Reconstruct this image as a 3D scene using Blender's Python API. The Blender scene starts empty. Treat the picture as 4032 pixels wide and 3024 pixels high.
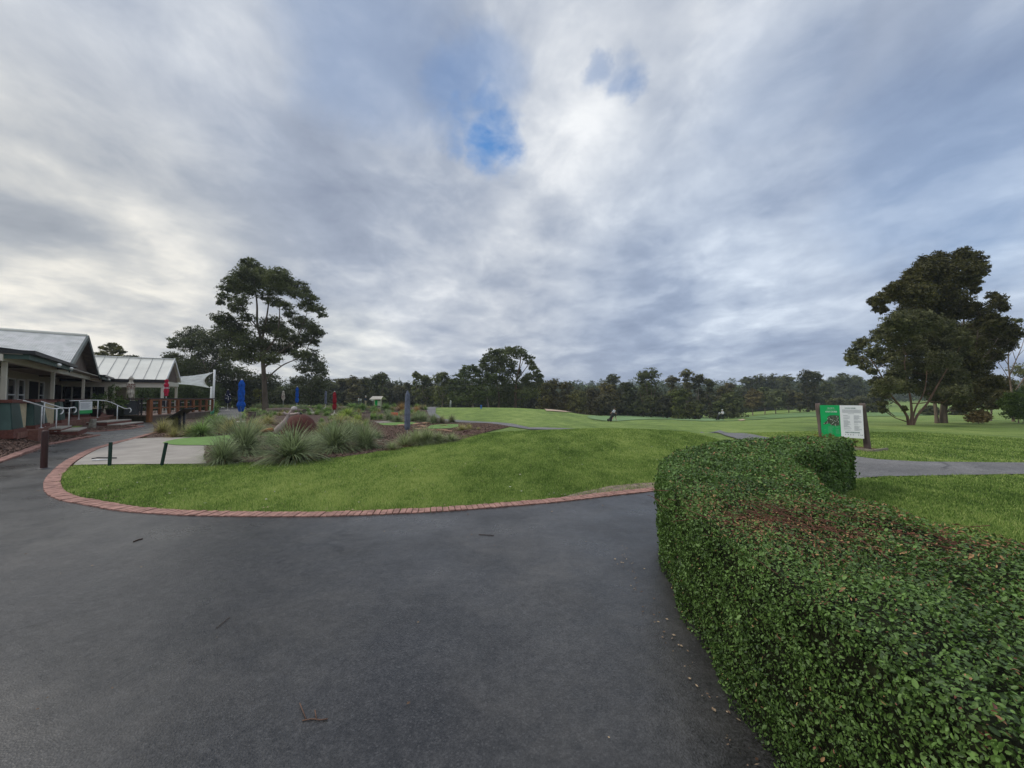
import bpy, bmesh, math, random
import numpy as np
from mathutils import Vector, Matrix, geometry
PI = math.pi
random.seed(7); RNG = np.random.default_rng(11)
S = bpy.context.scene
COL = S.collection

# ------------------------------------------------------------ camera
F = 1512.0; TH = math.atan(56/1512.0); CZ = 1.6
cam = bpy.data.cameras.new("camera"); cam.sensor_width = 36; cam.lens = 13.5; cam.clip_start = 0.05; cam.clip_end = 6000
cam_o = bpy.data.objects.new("camera", cam); COL.objects.link(cam_o)
cam_o.location = (0, 0, CZ); cam_o.rotation_euler = (PI/2 + TH, 0, 0)
S.camera = cam_o
S.view_settings.view_transform = 'Standard'; S.view_settings.look = 'None'
S.view_settings.exposure = 0.12; S.view_settings.gamma = 1.0
S.cycles.max_bounces = 6; S.cycles.transparent_max_bounces = 8
S.cycles.use_denoising = True

def dirpx(u, v):
    dx = (u-2016)/F; dy = (1512-v)/F; c, s = math.cos(TH), math.sin(TH)
    return Vector((dx, c-dy*s, s+dy*c))

# ------------------------------------------------------------ sky and sun
SUN_EL, SUN_AZ = math.radians(44), math.radians(-80)       # azimuth measured from +Y towards +X
w = bpy.data.worlds.new("World"); S.world = w; w.use_nodes = True
nt = w.node_tree; nt.nodes.clear()
def N(t, **k):
    n = nt.nodes.new(t)
    for a, b in k.items(): setattr(n, a, b)
    return n
def L(a, b): nt.links.new(a, b)
def mth(op, a, b=None, c=None, clamp=False):
    n = N('ShaderNodeMath', operation=op, use_clamp=clamp)
    for i, x in enumerate((a, b, c)):
        if x is None: continue
        if isinstance(x, (int, float)): n.inputs[i].default_value = x
        else: L(x, n.inputs[i])
    return n.outputs[0]
def vm(op, a, b=None, sc=None):
    n = N('ShaderNodeVectorMath', operation=op)
    for i, x in enumerate((a, b)):
        if x is None: continue
        if isinstance(x, (tuple, list, Vector)): n.inputs[i].default_value = tuple(x)
        else: L(x, n.inputs[i])
    if sc is not None:
        if isinstance(sc, (int, float)): n.inputs[3].default_value = sc
        else: L(sc, n.inputs[3])
    return n.outputs['Value'] if op in ('DOT_PRODUCT', 'LENGTH') else n.outputs[0]
def mrange(x, a, b, c=0., d=1.):
    n = N('ShaderNodeMapRange', interpolation_type='SMOOTHSTEP'); L(x, n.inputs[0])
    n.inputs[1].default_value = a; n.inputs[2].default_value = b; n.inputs[3].default_value = c; n.inputs[4].default_value = d
    return n.outputs[0]
def noise(vec, scale, detail=5, rough=.5, dist=0.):
    n = N('ShaderNodeTexNoise'); L(vec, n.inputs['Vector']); n.inputs['Scale'].default_value = scale
    n.inputs['Detail'].default_value = detail; n.inputs['Roughness'].default_value = rough; n.inputs['Distortion'].default_value = dist
    return n.outputs['Fac'], n.outputs['Color']
def mixc(f, a, b):
    n = N('ShaderNodeMix', data_type='RGBA'); 
    if isinstance(f, (int, float)): n.inputs[0].default_value = f
    else: L(f, n.inputs[0])
    for i, x in ((6, a), (7, b)):
        if isinstance(x, (tuple, list)): n.inputs[i].default_value = (*x[:3], 1)
        else: L(x, n.inputs[i])
    return n.outputs[2]
tc = N('ShaderNodeTexCoord').outputs['Generated']
D = vm('NORMALIZE', tc)
sep = N('ShaderNodeSeparateXYZ'); L(D, sep.inputs[0])
zc = mth('MAXIMUM', sep.outputs[2], 0.0)
inv = mth('DIVIDE', 1.0, mth('ADD', zc, 0.19))
cmb = N('ShaderNodeCombineXYZ'); L(mth('MULTIPLY', sep.outputs[0], inv), cmb.inputs[0]); L(mth('MULTIPLY', sep.outputs[1], inv), cmb.inputs[1])
PL = cmb.outputs[0]                                         # position on the cloud layer
mp = N('ShaderNodeMapping'); L(PL, mp.inputs[0]); mp.inputs['Rotation'].default_value = (0, 0, math.radians(9)); mp.inputs['Scale'].default_value = (1.35, 1.15, 1)
PR = mp.outputs[0]
f1, c1 = noise(PR, 1.05, 5, .52, .3)
f2, c2 = noise(PR, 3.2, 7, .6, .35)
f3, _ = noise(vm('MULTIPLY', D, (1, 1, 2.2)), 7.0, 8, .62)
# warped direction for the shapes that stay in one place of the sky
wrp = vm('SCALE', vm('SUBTRACT', c2, (.5, .5, .5)), sc=.16)
wrp2 = vm('SCALE', vm('SUBTRACT', noise(D, 7.0, 4, .6)[1], (.5, .5, .5)), sc=.14)
DW = vm('NORMALIZE', vm('ADD', vm('ADD', D, wrp), wrp2))
def blob(u, v, r_in, r_out, warped=True):
    d = dirpx(u, v).normalized()
    return mrange(vm('DOT_PRODUCT', DW if warped else D, d), math.cos(math.radians(r_out)), math.cos(math.radians(r_in)))
b = mth('MULTIPLY_ADD', mth('SUBTRACT', f1, .5), 1.45, .615)
b = mth('MULTIPLY_ADD', mth('SUBTRACT', f2, .5), .66, b)
b = mth('MULTIPLY_ADD', mth('SUBTRACT', f3, .5), .28, b)
for (u, v, ri, ro, amt) in (
    (2180, 380, 0, 12, .13), (2330, 600, 0, 9, .10), (1750, 260, 0, 9, -.12), (200, 720, 0, 11, .02), (560, 980, 0, 8, .08), (-150, 1300, 0, 14, .14), (150, 1330, 0, 8, .22), (700, 1400, 0, 9, .16),
    (1300, 1400, 0, 12, .16), (2900, 700, 0, 16, .14), (3650, 150, 0, 15, -.05), (1450, 330, 0, 14, -.16), (500, 350, 0, 14, -.10),
    (1150, 950, 0, 15, -.12), (3300, 1200, 0, 9, .08), (2500, 1330, 0, 14, -.12), (3900, 600, 0, 14, -.10), (300, 1050, 0, 8, -.1), (2400, 950, 0, 10, .06)):
    b = mth('MULTIPLY_ADD', blob(u, v, ri, ro), amt, b)
b = mth('MINIMUM', mth('MAXIMUM', b, 0.02), 1.0)
ramp = N('ShaderNodeValToRGB'); L(b, ramp.inputs[0]); e = ramp.color_ramp.elements
e[0].position = 0; e[0].color = (.20, .245, .345, 1)
e[1].position = 1; e[1].color = (.86, .88, .90, 1)
for p, c in ((.22, (.275, .32, .415)), (.46, (.365, .415, .51)), (.72, (.56, .60, .665))):
    x = e.new(p); x.color = (*c, 1)
cloud = ramp.outputs[0]
# warm light low on the left, cooler air low on the right
warm = blob(-100, 1400, 0, 34, False)
cloud = mixc(mth('MULTIPLY', warm, 1.0), cloud, vm('MULTIPLY', cloud, (1.10, 1.03, .90)))
warm2 = blob(1350, 1480, 0, 12, False)
cloud = mixc(mth('MULTIPLY', warm2, .7), cloud, vm('MULTIPLY', cloud, (1.18, 1.14, 1.02)))
cool = blob(3300, 1350, 0, 42, False)
cloud = mixc(mth('MULTIPLY', cool, .8), cloud, vm('MULTIPLY', cloud, (.86, .95, 1.07)))
# the part of the cloud cover overhead, out of the picture, is brightened to add light on the ground
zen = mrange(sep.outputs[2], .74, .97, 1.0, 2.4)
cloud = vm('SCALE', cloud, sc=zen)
sky = N('ShaderNodeTexSky', sky_type='NISHITA'); sky.sun_disc = False; sky.sun_elevation = SUN_EL; sky.sun_rotation = SUN_AZ
sky.air_density = 1.0; sky.dust_density = .4; sky.ozone_density = 3.0
clear = vm('SCALE', sky.outputs[0], sc=.1)
DH = vm('NORMALIZE', vm('ADD', vm('ADD', D, vm('SCALE', vm('SUBTRACT', noise(D, 5.0, 6, .62)[1], (.5, .5, .5)), sc=.16)), vm('SCALE', vm('SUBTRACT', noise(PL, 3.0, 6, .6)[1], (.5, .5, .5)), sc=.12)))
def gap(u, v, r_in, r_out, k):
    return mth('MULTIPLY', mrange(vm('DOT_PRODUCT', DH, dirpx(u, v).normalized()), math.cos(math.radians(r_out)), math.cos(math.radians(r_in))), k)
rag = mrange(noise(PL, 3.4, 8, .6, .4)[0], .30, .66, .25, 1.0)
hole = mth('MULTIPLY', mth('MAXIMUM', mth('MAXIMUM', gap(1840, 450, 0, 5.2, .8), gap(1960, 555, 0, 4.6, 1.1)), gap(2420, 340, .2, 3.0, .8)), rag)
hole = mth('MINIMUM', hole, 1.0)
hole = mth('MAXIMUM', hole, gap(2330, 310, 0, 2.2, .45)); hole = mth('MAXIMUM', hole, gap(1830, 330, 0, 8, .45))
hole = mth('MAXIMUM', hole, gap(3960, 560, 0, 15, .22)); hole = mth('MAXIMUM', hole, gap(1500, 200, 0, 12, .22)); hole = mth('MAXIMUM', hole, gap(3050, 250, 0, 9, .12))
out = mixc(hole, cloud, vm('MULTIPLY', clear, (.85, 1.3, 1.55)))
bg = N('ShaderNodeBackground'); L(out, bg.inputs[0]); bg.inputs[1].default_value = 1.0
wo = N('ShaderNodeOutputWorld'); L(bg.outputs[0], wo.inputs[0])

sun = bpy.data.lights.new("sun", 'SUN'); sun.energy = 1.5; sun.angle = math.radians(14); sun.color = (1, .95, .87)
sun_o = bpy.data.objects.new("sun", sun); COL.objects.link(sun_o)
sd = Vector((math.sin(SUN_AZ)*math.cos(SUN_EL), math.cos(SUN_AZ)*math.cos(SUN_EL), math.sin(SUN_EL)))
sun_o.rotation_euler = sd.to_track_quat('Z', 'Y').to_euler(); sun_o.location = (0, 0, 60)

# ------------------------------------------------------------ the lie of the land
UC = [-800, 0, 200, 400, 600, 800, 1200, 1600, 1800, 2016, 2200, 2400, 2800, 3200, 3600, 4032, 4800]
YR = [0, 6, 9, 12, 14, 16, 20, 25, 32, 40, 50, 65, 80, 100, 130, 180, 260, 420, 700, 2500]
TB = {
 -800: [0, 0, .1, .5, .5, .5, .5, .5, .5, .4, .3, .2, 0, 0, 0, 0, 0, 9, 24, 30],
 0:    [0, 0, 0, .35, .5, .5, .5, .5, .5, .4, .3, .2, 0, 0, 0, 0, 0, 9, 24, 30],
 200:  [0, 0, 0, 0, .05, .32, .45, .5, .5, .4, .3, .2, 0, 0, 0, 0, 0, 9, 24, 30],
 400:  [0, 0, 0, 0, 0, 0, .12, .3, .3, .3, .3, .2, 0, 0, 0, 0, 0, 9, 24, 30],
 600:  [0, 0, 0, 0, 0, 0, 0, .05, .05, .1, .1, .1, 0, 0, 0, 0, 0, 9, 24, 30],
 800:  [0, 0, 0, 0, 0, 0, 0, 0, 0, .05, .1, .0, -.2, -.4, -.5, -.5, 0, 9, 24, 30],
 1200: [0, 0, 0, 0, 0, 0, 0, .05, .15, .3, .45, .35, .1, -.4, -1, -1, 0, 9, 24, 30],
 1600: [0, 0, 0, 0, 0, .03, .05, .08, .15, .35, .42, .1, -.4, -1, -1.5, -2, -1, 8, 24, 30],
 1800: [0, 0, 0, 0, .05, .05, .02, 0, .05, .22, .38, -.1, -.7, -1.5, -2.2, -2.5, -1, 9, 24, 30],
 2016: [0, 0, 0, .08, .17, .17, .03, 0, .05, .22, .36, -.3, -1, -2, -2.6, -3, -1, 10, 24, 30],
 2200: [0, 0, .01, .12, .28, .27, -.06, -.15, -.2, -.2, -.05, -.6, -1.4, -2.4, -3, -3.5, -1, 11, 25, 30],
 2400: [0, 0, .01, .16, .36, .33, -.2, -.35, -.55, -.85, -1.25, -1.75, -2.2, -2.8, -3.5, -4, -2, 11, 25, 30],
 2800: [0, 0, 0, .08, .2, .16, -.22, -.3, -.6, -1, -1.5, -2.1, -2.8, -3.5, -4.2, -4.6, -2, 11, 25, 30],
 3200: [0, 0, 0, 0, 0, 0, -.05, -.15, -.4, -.7, -1, -1.4, -1.6, -2, -2.3, -1.5, 1.5, 14, 28, 32],
 3600: [0, 0, 0, 0, 0, 0, -.08, -.2, -.4, -.7, -1, -1.4, -1.6, -2, -2.2, -1.2, 2, 15, 28, 32],
 4032: [0, 0, 0, 0, 0, 0, -.08, -.2, -.4, -.7, -1, -1.3, -1.6, -2, -2.2, -1, 2, 15, 28, 32],
 4800: [0, 0, 0, 0, 0, 0, -.08, -.2, -.4, -.7, -1, -1.3, -1.6, -2, -2.2, -1, 2, 15, 28, 32]}
AC = [(u-2016)/F for u in UC]
TZ = np.array([TB[u] for u in UC], float)
def _cr(p0, p1, p2, p3, t):
    m1 = (p2-p0)*.4; m2 = (p3-p1)*.4
    t2, t3 = t*t, t*t*t
    return (2*t3-3*t2+1)*p1 + (t3-2*t2+t)*m1 + (-2*t3+3*t2)*p2 + (t3-t2)*m2
def H(x, y):
    x = np.asarray(x, float); y = np.asarray(y, float)
    a = x/np.maximum(y, 4.0)
    ia = np.interp(a, AC, np.arange(len(AC))); iy = np.interp(y, YR, np.arange(len(YR)))
    i0 = np.clip(np.floor(ia).astype(int), 0, len(AC)-2); j0 = np.clip(np.floor(iy).astype(int), 0, len(YR)-2)
    ta = ia-i0; ty = iy-j0
    rows = []
    for di in (-1, 0, 1, 2):
        ii = np.clip(i0+di, 0, len(AC)-1)
        q = [TZ[ii, np.clip(j0+dj, 0, len(YR)-1)] for dj in (-1, 0, 1, 2)]
        rows.append(_cr(*q, ty))
    z = _cr(*rows, ta)
    lump = .02*np.sin(x*.9+1.3*np.sin(y*.35))*np.sin(y*.55+x*.2)*np.clip((y-11)/10, 0, 1)
    return z + lump
def hz(x, y): return float(H(x, y))
def P(u, v, Y):
    d = dirpx(u, v); k = Y/d.y
    return Vector((d.x*k, Y, CZ+d.z*k))
def G(u, v):
    d = dirpx(u, v); Y = 1.0
    while Y < 1500:
        k = Y/d.y
        if CZ+d.z*k <= hz(d.x*k, Y): break
        Y *= 1.01
    lo, hi = Y/1.01, Y
    for _ in range(14):
        m = (lo+hi)/2; k = m/d.y
        if CZ+d.z*k <= hz(d.x*k, m): hi = m
        else: lo = m
    k = hi/d.y
    return Vector((d.x*k, hi, hz(d.x*k, hi)))
def XG(u, Y, dz=0.):
    x = (u-2016)/F*Y
    return Vector((x, Y, hz(x, Y)+dz))

# ------------------------------------------------------------ materials
def mat(name, col=(.5, .5, .5), rough=.7, spec=.4, metal=0., var=.15, vscale=6., bump=0., bscale=40., col2=None, tone=False, objcol=False, emit=None, coords='Object', stretch=None, detail=5, sub=0.):
    m = bpy.data.materials.new(name); m.use_nodes = True
    n_ = m.node_tree; n_.nodes.clear(); nn = n_.nodes; lk = n_.links.new
    o = nn.new('ShaderNodeOutputMaterial'); p = nn.new('ShaderNodeBsdfPrincipled'); lk(p.outputs[0], o.inputs[0])
    p.inputs['Roughness'].default_value = rough; p.inputs['Specular IOR Level'].default_value = spec; p.inputs['Metallic'].default_value = metal
    t = nn.new('ShaderNodeTexCoord'); src = t.outputs[coords]
    if stretch:
        mpn = nn.new('ShaderNodeMapping'); lk(src, mpn.inputs[0]); mpn.inputs['Scale'].default_value = stretch; src = mpn.outputs[0]
    nz = nn.new('ShaderNodeTexNoise'); lk(src, nz.inputs['Vector']); nz.inputs['Scale'].default_value = vscale; nz.inputs['Detail'].default_value = detail; nz.inputs['Roughness'].default_value = .6
    c2 = col2 or tuple(x*(1-var*2.2) for x in col); c1 = col if col2 else tuple(min(1, x*(1+var)) for x in col)
    mx = nn.new('ShaderNodeMix'); mx.data_type = 'RGBA'; mx.inputs[6].default_value = (*c2, 1); mx.inputs[7].default_value = (*c1, 1)
    mr = nn.new('ShaderNodeMapRange'); mr.inputs[1].default_value = .3; mr.inputs[2].default_value = .7
    lk(nz.outputs[0], mr.inputs[0])
    f = mr.outputs[0]
    if tone:
        at = nn.new('ShaderNodeAttribute'); at.attribute_name = 'tone'
        md = nn.new('ShaderNodeMath'); md.operation = 'MULTIPLY_ADD'; md.use_clamp = True; lk(f, md.inputs[0]); md.inputs[1].default_value = .35; lk(at.outputs['Fac'], md.inputs[2]); 
        mf = nn.new('ShaderNodeMath'); mf.operation = 'SUBTRACT'; mf.use_clamp = True; lk(md.outputs[0], mf.inputs[0]); mf.inputs[1].default_value = .17
        f = mf.outputs[0]
    lk(f, mx.inputs[0]); c = mx.outputs[2]
    if objcol:
        oi = nn.new('ShaderNodeObjectInfo'); ml = nn.new('ShaderNodeMix'); ml.data_type = 'RGBA'; ml.blend_type = 'MULTIPLY'; ml.inputs[0].default_value = 1
        lk(c, ml.inputs[6]); lk(oi.outputs['Color'], ml.inputs[7]); c = ml.outputs[2]
    lk(c, p.inputs['Base Color'])
    if bump:
        bn = nn.new('ShaderNodeTexNoise'); lk(src, bn.inputs['Vector']); bn.inputs['Scale'].default_value = bscale; bn.inputs['Detail'].default_value = 4
        bp = nn.new('ShaderNodeBump'); bp.inputs['Strength'].default_value = min(1, bump); bp.inputs['Distance'].default_value = .02*max(1, bump); lk(bn.outputs[0], bp.inputs['Height']); lk(bp.outputs[0], p.inputs['Normal'])
    if emit:
        p.inputs['Emission Color'].default_value = (*emit[0], 1); p.inputs['Emission Strength'].default_value = emit[1]
    return m

def translucent(m, tr=.3):
    n_ = m.node_tree; p = next(n for n in n_.nodes if n.type == 'BSDF_PRINCIPLED'); o = next(n for n in n_.nodes if n.type == 'OUTPUT_MATERIAL')
    t = n_.nodes.new('ShaderNodeBsdfTranslucent'); n_.links.new(p.inputs['Base Color'].links[0].from_socket, t.inputs['Color'])
    x = n_.nodes.new('ShaderNodeMixShader'); x.inputs[0].default_value = tr; n_.links.new(p.outputs[0], x.inputs[1]); n_.links.new(t.outputs[0], x.inputs[2]); n_.links.new(x.outputs[0], o.inputs[0]); return m
# ------------------------------------------------------------ object helpers
def link(o, parent=None):
    COL.objects.link(o)
    if parent is not None: o.parent = parent
    return o
def tag(o, label=None, cat=None, group=None, kind=None):
    if label: o['label'] = label
    if cat: o['category'] = cat
    if group: o['group'] = group
    if kind: o['kind'] = kind
    return o
def empty(name, loc=(0, 0, 0), rz=0., label=None, cat=None, group=None):
    o = bpy.data.objects.new(name, None); COL.objects.link(o); o.location = loc; o.rotation_euler = (0, 0, rz); o.empty_display_size = .2
    return tag(o, label, cat, group)
def np_mesh(name, V, Fc, material, parent=None, tone=None, smooth=False, attr_dom='FACE'):
    me = bpy.data.meshes.new(name); V = np.asarray(V, np.float32).reshape(-1, 3); Fc = np.asarray(Fc, np.int32)
    n, k = Fc.shape
    me.vertices.add(len(V)); me.vertices.foreach_set('co', V.ravel())
    me.loops.add(n*k); me.loops.foreach_set('vertex_index', Fc.ravel())
    me.polygons.add(n); me.polygons.foreach_set('loop_start', np.arange(0, n*k, k, dtype=np.int32)); me.polygons.foreach_set('loop_total', np.full(n, k, np.int32))
    if smooth: me.polygons.foreach_set('use_smooth', np.ones(n, bool))
    me.update(calc_edges=True)
    if tone is not None:
        at = me.attributes.new('tone', 'FLOAT', attr_dom); at.data.foreach_set('value', np.asarray(tone, np.float32))
    me.materials.append(material)
    return link(bpy.data.objects.new(name, me), parent)
class MB:
    def __init__(s): s.b = bmesh.new(); s.mi = 0
    def _set(s, fs):
        for f in fs: f.material_index = s.mi
    def box(s, x0, x1, y0, y1, z0, z1, M=None):
        vs = [s.b.verts.new(p) for p in ((x0, y0, z0), (x1, y0, z0), (x1, y1, z0), (x0, y1, z0), (x0, y0, z1), (x1, y0, z1), (x1, y1, z1), (x0, y1, z1))]
        if M is not None:
            for q in vs: q.co = M @ q.co
        s._set([s.b.faces.new([vs[i] for i in f]) for f in ((3, 2, 1, 0), (4, 5, 6, 7), (0, 1, 5, 4), (1, 2, 6, 5), (2, 3, 7, 6), (3, 0, 4, 7))])
        return s
    def hull(s, bot, top):
        n = len(bot); a = [s.b.verts.new(p) for p in bot]; c = [s.b.verts.new(p) for p in top]
        fs = [s.b.faces.new(a[::-1]), s.b.faces.new(c)]
        for i in range(n): fs.append(s.b.faces.new((a[i], a[(i+1) % n], c[(i+1) % n], c[i])))
        s._set(fs); return s
    def beam(s, p, q, w, h):
        p, q = Vector(p), Vector(q); d = (q-p); l = d.length; z = d.normalized()
        up = Vector((0, 0, 1)) if abs(z.z) < .95 else Vector((0, 1, 0))
        x = z.cross(up).normalized(); y = x.cross(z)
        M = Matrix((x, y, z)).transposed().to_4x4(); M.translation = p
        return s.box(-w/2, w/2, -h/2, h/2, 0, l, M)
    def tube(s, pts, rad, seg=8, caps=True):
        pts = [Vector(p) for p in pts]; n = len(pts)
        if not hasattr(rad, '__len__'): rad = [rad]*n
        rings = []; x = None
        for i, p in enumerate(pts):
            d = (pts[min(i+1, n-1)]-pts[max(i-1, 0)])
            d = d.normalized() if d.length > 1e-9 else Vector((0, 0, 1))
            if x is None: x = d.orthogonal().normalized()
            x = (x - d*x.dot(d)); x = x.normalized() if x.length > 1e-6 else d.orthogonal().normalized()
            y = d.cross(x)
            rings.append([s.b.verts.new(p+(x*math.cos(2*PI*k/seg)+y*math.sin(2*PI*k/seg))*rad[i]) for k in range(seg)])
        fs = []
        for i in range(n-1):
            for k in range(seg):
                f = s.b.faces.new((rings[i][k], rings[i][(k+1) % seg], rings[i+1][(k+1) % seg], rings[i+1][k])); f.smooth = True; fs.append(f)
        if caps: fs += [s.b.faces.new(rings[0][::-1]), s.b.faces.new(rings[-1])]
        s._set(fs); return s
    def lathe(s, prof, seg=16, c=(0, 0, 0), star=0., nstar=8, twist=0.):
        rings = []
        for j, (r, z) in enumerate(prof):
            rings.append([s.b.verts.new((c[0]+r*(1+star*math.cos(nstar*2*PI*k/seg+twist*j))*math.cos(2*PI*k/seg), c[1]+r*(1+star*math.cos(nstar*2*PI*k/seg+twist*j))*math.sin(2*PI*k/seg), c[2]+z)) for k in range(seg)])
        fs = []
        for i in range(len(prof)-1):
            for k in range(seg):
                f = s.b.faces.new((rings[i][k], rings[i][(k+1) % seg], rings[i+1][(k+1) % seg], rings[i+1][k])); f.smooth = True; fs.append(f)
        fs += [s.b.faces.new(rings[0][::-1]), s.b.faces.new(rings[-1])]
        s._set(fs); return s
    def quad(s, *pts):
        s._set([s.b.faces.new([s.b.verts.new(p) for p in pts])]); return s
    def build(s, name, m, parent=None, bevel=0.):
        me = bpy.data.meshes.new(name); bmesh.ops.recalc_face_normals(s.b, faces=s.b.faces); s.b.to_mesh(me); s.b.free()
        for x in (m if isinstance(m, (list, tuple)) else [m]): me.materials.append(x)
        o = link(bpy.data.objects.new(name, me), parent)
        if bevel:
            bv = o.modifiers.new('bevel', 'BEVEL'); bv.width = bevel; bv.segments = 2; bv.limit_method = 'ANGLE'
        return o
def copy_tree(o, parent=None):
    c = o.copy(); COL.objects.link(c); c.parent = parent
    for ch in [q for q in bpy.data.objects if q.parent == o]: copy_tree(ch, c)
    return c
def spline(pts, step=.1):
    pts = [Vector(p) for p in pts]; out = []
    for i in range(len(pts)-1):
        p0 = pts[max(i-1, 0)]; p1 = pts[i]; p2 = pts[i+1]; p3 = pts[min(i+2, len(pts)-1)]
        n = max(1, int((p2-p1).length/step))
        for k in range(n):
            t = k/n
            out.append(.5*((2*p1)+(-p0+p2)*t+(2*p0-5*p1+4*p2-p3)*t*t+(-p0+3*p1-3*p2+p3)*t*t*t))
    out.append(pts[-1]); return out
def inside(px, py, poly):
    px = np.asarray(px); py = np.asarray(py); r = np.zeros(px.shape, bool); n = len(poly)
    for i in range(n):
        x1, y1 = poly[i][0], poly[i][1]; x2, y2 = poly[(i+1) % n][0], poly[(i+1) % n][1]
        if y1 == y2: continue
        c = ((y1 > py) != (y2 > py)) & (px < (x2-x1)*(py-y1)/(y2-y1)+x1)
        r ^= c
    return r
def sheet(name, poly, m, off=.01, step=.5, kind='structure', zf=None, label=None, cat=None, edge=None):
    poly = [Vector((p[0], p[1])) for p in poly]
    q = []
    for i in range(len(poly)):
        a, c = poly[i], poly[(i+1) % len(poly)]; n = max(1, int((c-a).length/step))
        q += [a.lerp(c, k/n) for k in range(n)]
    xs = [p.x for p in q]; ys = [p.y for p in q]
    gx, gy = np.meshgrid(np.arange(min(xs)+step/2, max(xs), step), np.arange(min(ys)+step/2, max(ys), step))
    ok = inside(gx, gy, q); pts = q+[Vector((float(a), float(c))) for a, c in zip(gx[ok], gy[ok])]
    n = len(q)
    vs, es, fs, *_ = geometry.delaunay_2d_cdt(pts, [(i, (i+1) % n) for i in range(n)], [], 1, 1e-4)
    X = np.array([v.x for v in vs]); Y = np.array([v.y for v in vs])
    Z = (H(X, Y) if zf is None else np.full(X.shape, zf)) + off + (np.maximum(Y-15, 0)*.0007 if zf is None else 0)
    me = bpy.data.meshes.new(name); V = np.stack([X, Y, Z], 1)
    me.from_pydata(V.tolist(), [], [list(f) for f in fs]); me.materials.append(m)
    for p in me.polygons: p.use_smooth = True
    o = link(bpy.data.objects.new(name, me)); bm = bmesh.new(); bm.from_mesh(me)
    for f in bm.faces:
        if f.normal.z < 0: f.normal_flip()
    bm.to_mesh(me); bm.free()
    return tag(o, label, cat, None, kind)
# ------------------------------------------------------------ ground materials
def grass_mat(name, dark, mid, light, blade=False, s=1.0):
    m = bpy.data.materials.new(name); m.use_nodes = True; n_ = m.node_tree; n_.nodes.clear(); nn = n_.nodes; lk = n_.links.new
    o = nn.new('ShaderNodeOutputMaterial'); p = nn.new('ShaderNodeBsdfPrincipled'); lk(p.outputs[0], o.inputs[0])
    p.inputs['Roughness'].default_value = .75; p.inputs['Specular IOR Level'].default_value = .25
    t = nn.new('ShaderNodeTexCoord')
    def nz(sc, det, rg=.55, st=None):
        src = t.outputs['Object']
        mpn = nn.new('ShaderNodeMapping'); lk(src, mpn.inputs[0]); mpn.inputs['Scale'].default_value = st or (1, 1, 0); mpn.inputs['Rotation'].default_value = (0, 0, .5)
        x = nn.new('ShaderNodeTexNoise'); lk(mpn.outputs[0], x.inputs['Vector']); x.inputs['Scale'].default_value = sc; x.inputs['Detail'].default_value = det; x.inputs['Roughness'].default_value = rg
        r = nn.new('ShaderNodeMapRange'); lk(x.outputs[0], r.inputs[0]); r.inputs[1].default_value = .32; r.inputs[2].default_value = .68; return r.outputs[0]
    def ma(a, k, b):
        x = nn.new('ShaderNodeMath'); x.operation = 'MULTIPLY_ADD'; lk(a, x.inputs[0]); x.inputs[1].default_value = k
        if isinstance(b, float): x.inputs[2].default_value = b
        else: lk(b, x.inputs[2])
        return x.outputs[0]
    f = ma(nz(.22*s, 5, .6, (1, .45, 0)), .50, -.09); f = ma(nz(1.3*s, 5, .65, (1, .5, 0)), .42, f); f = ma(nz(9*s, 4, .65), .26, f); f = ma(nz(45, 3, .7), .22, f)
    if blade:
        at = nn.new('ShaderNodeAttribute'); at.attribute_name = 'tone'; f = ma(at.outputs['Fac'], .75, f)
        x = nn.new('ShaderNodeMath'); x.operation = 'SUBTRACT'; lk(f, x.inputs[0]); x.inputs[1].default_value = .30; f = x.outputs[0]
    r = nn.new('ShaderNodeValToRGB'); lk(f, r.inputs[0]); e = r.color_ramp.elements
    e[0].position = .18; e[0].color = (*dark, 1); e[1].position = 1.0; e[1].color = (*light, 1); x = e.new(.58); x.color = (*mid, 1)
    lk(r.outputs[0], p.inputs['Base Color'])
    if not blade:
        bp = nn.new('ShaderNodeBump'); bp.inputs['Strength'].default_value = .8; bp.inputs['Distance'].default_value = .05; lk(nz(28, 4, .7), bp.inputs['Height']); lk(bp.outputs[0], p.inputs['Normal'])
    return m
def translucent_blade(m):
    n_ = m.node_tree; p = next(n for n in n_.nodes if n.type == 'BSDF_PRINCIPLED'); p.inputs['Specular IOR Level'].default_value = .15; translucent(m, .4)
M_grass = grass_mat('lawn_grass', (.080, .128, .026), (.178, .262, .048), (.315, .385, .10))
M_blade = grass_mat('grass_blades', (.082, .140, .034), (.228, .345, .074), (.50, .56, .19), blade=True)
translucent_blade(M_blade)
M_green = grass_mat('putting_green', (.13, .22, .075), (.19, .30, .115), (.25, .36, .16), s=.7)
M_fair = grass_mat('fairway_grass', (.075, .135, .03), (.13, .22, .06), (.21, .31, .11), s=.4)

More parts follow.
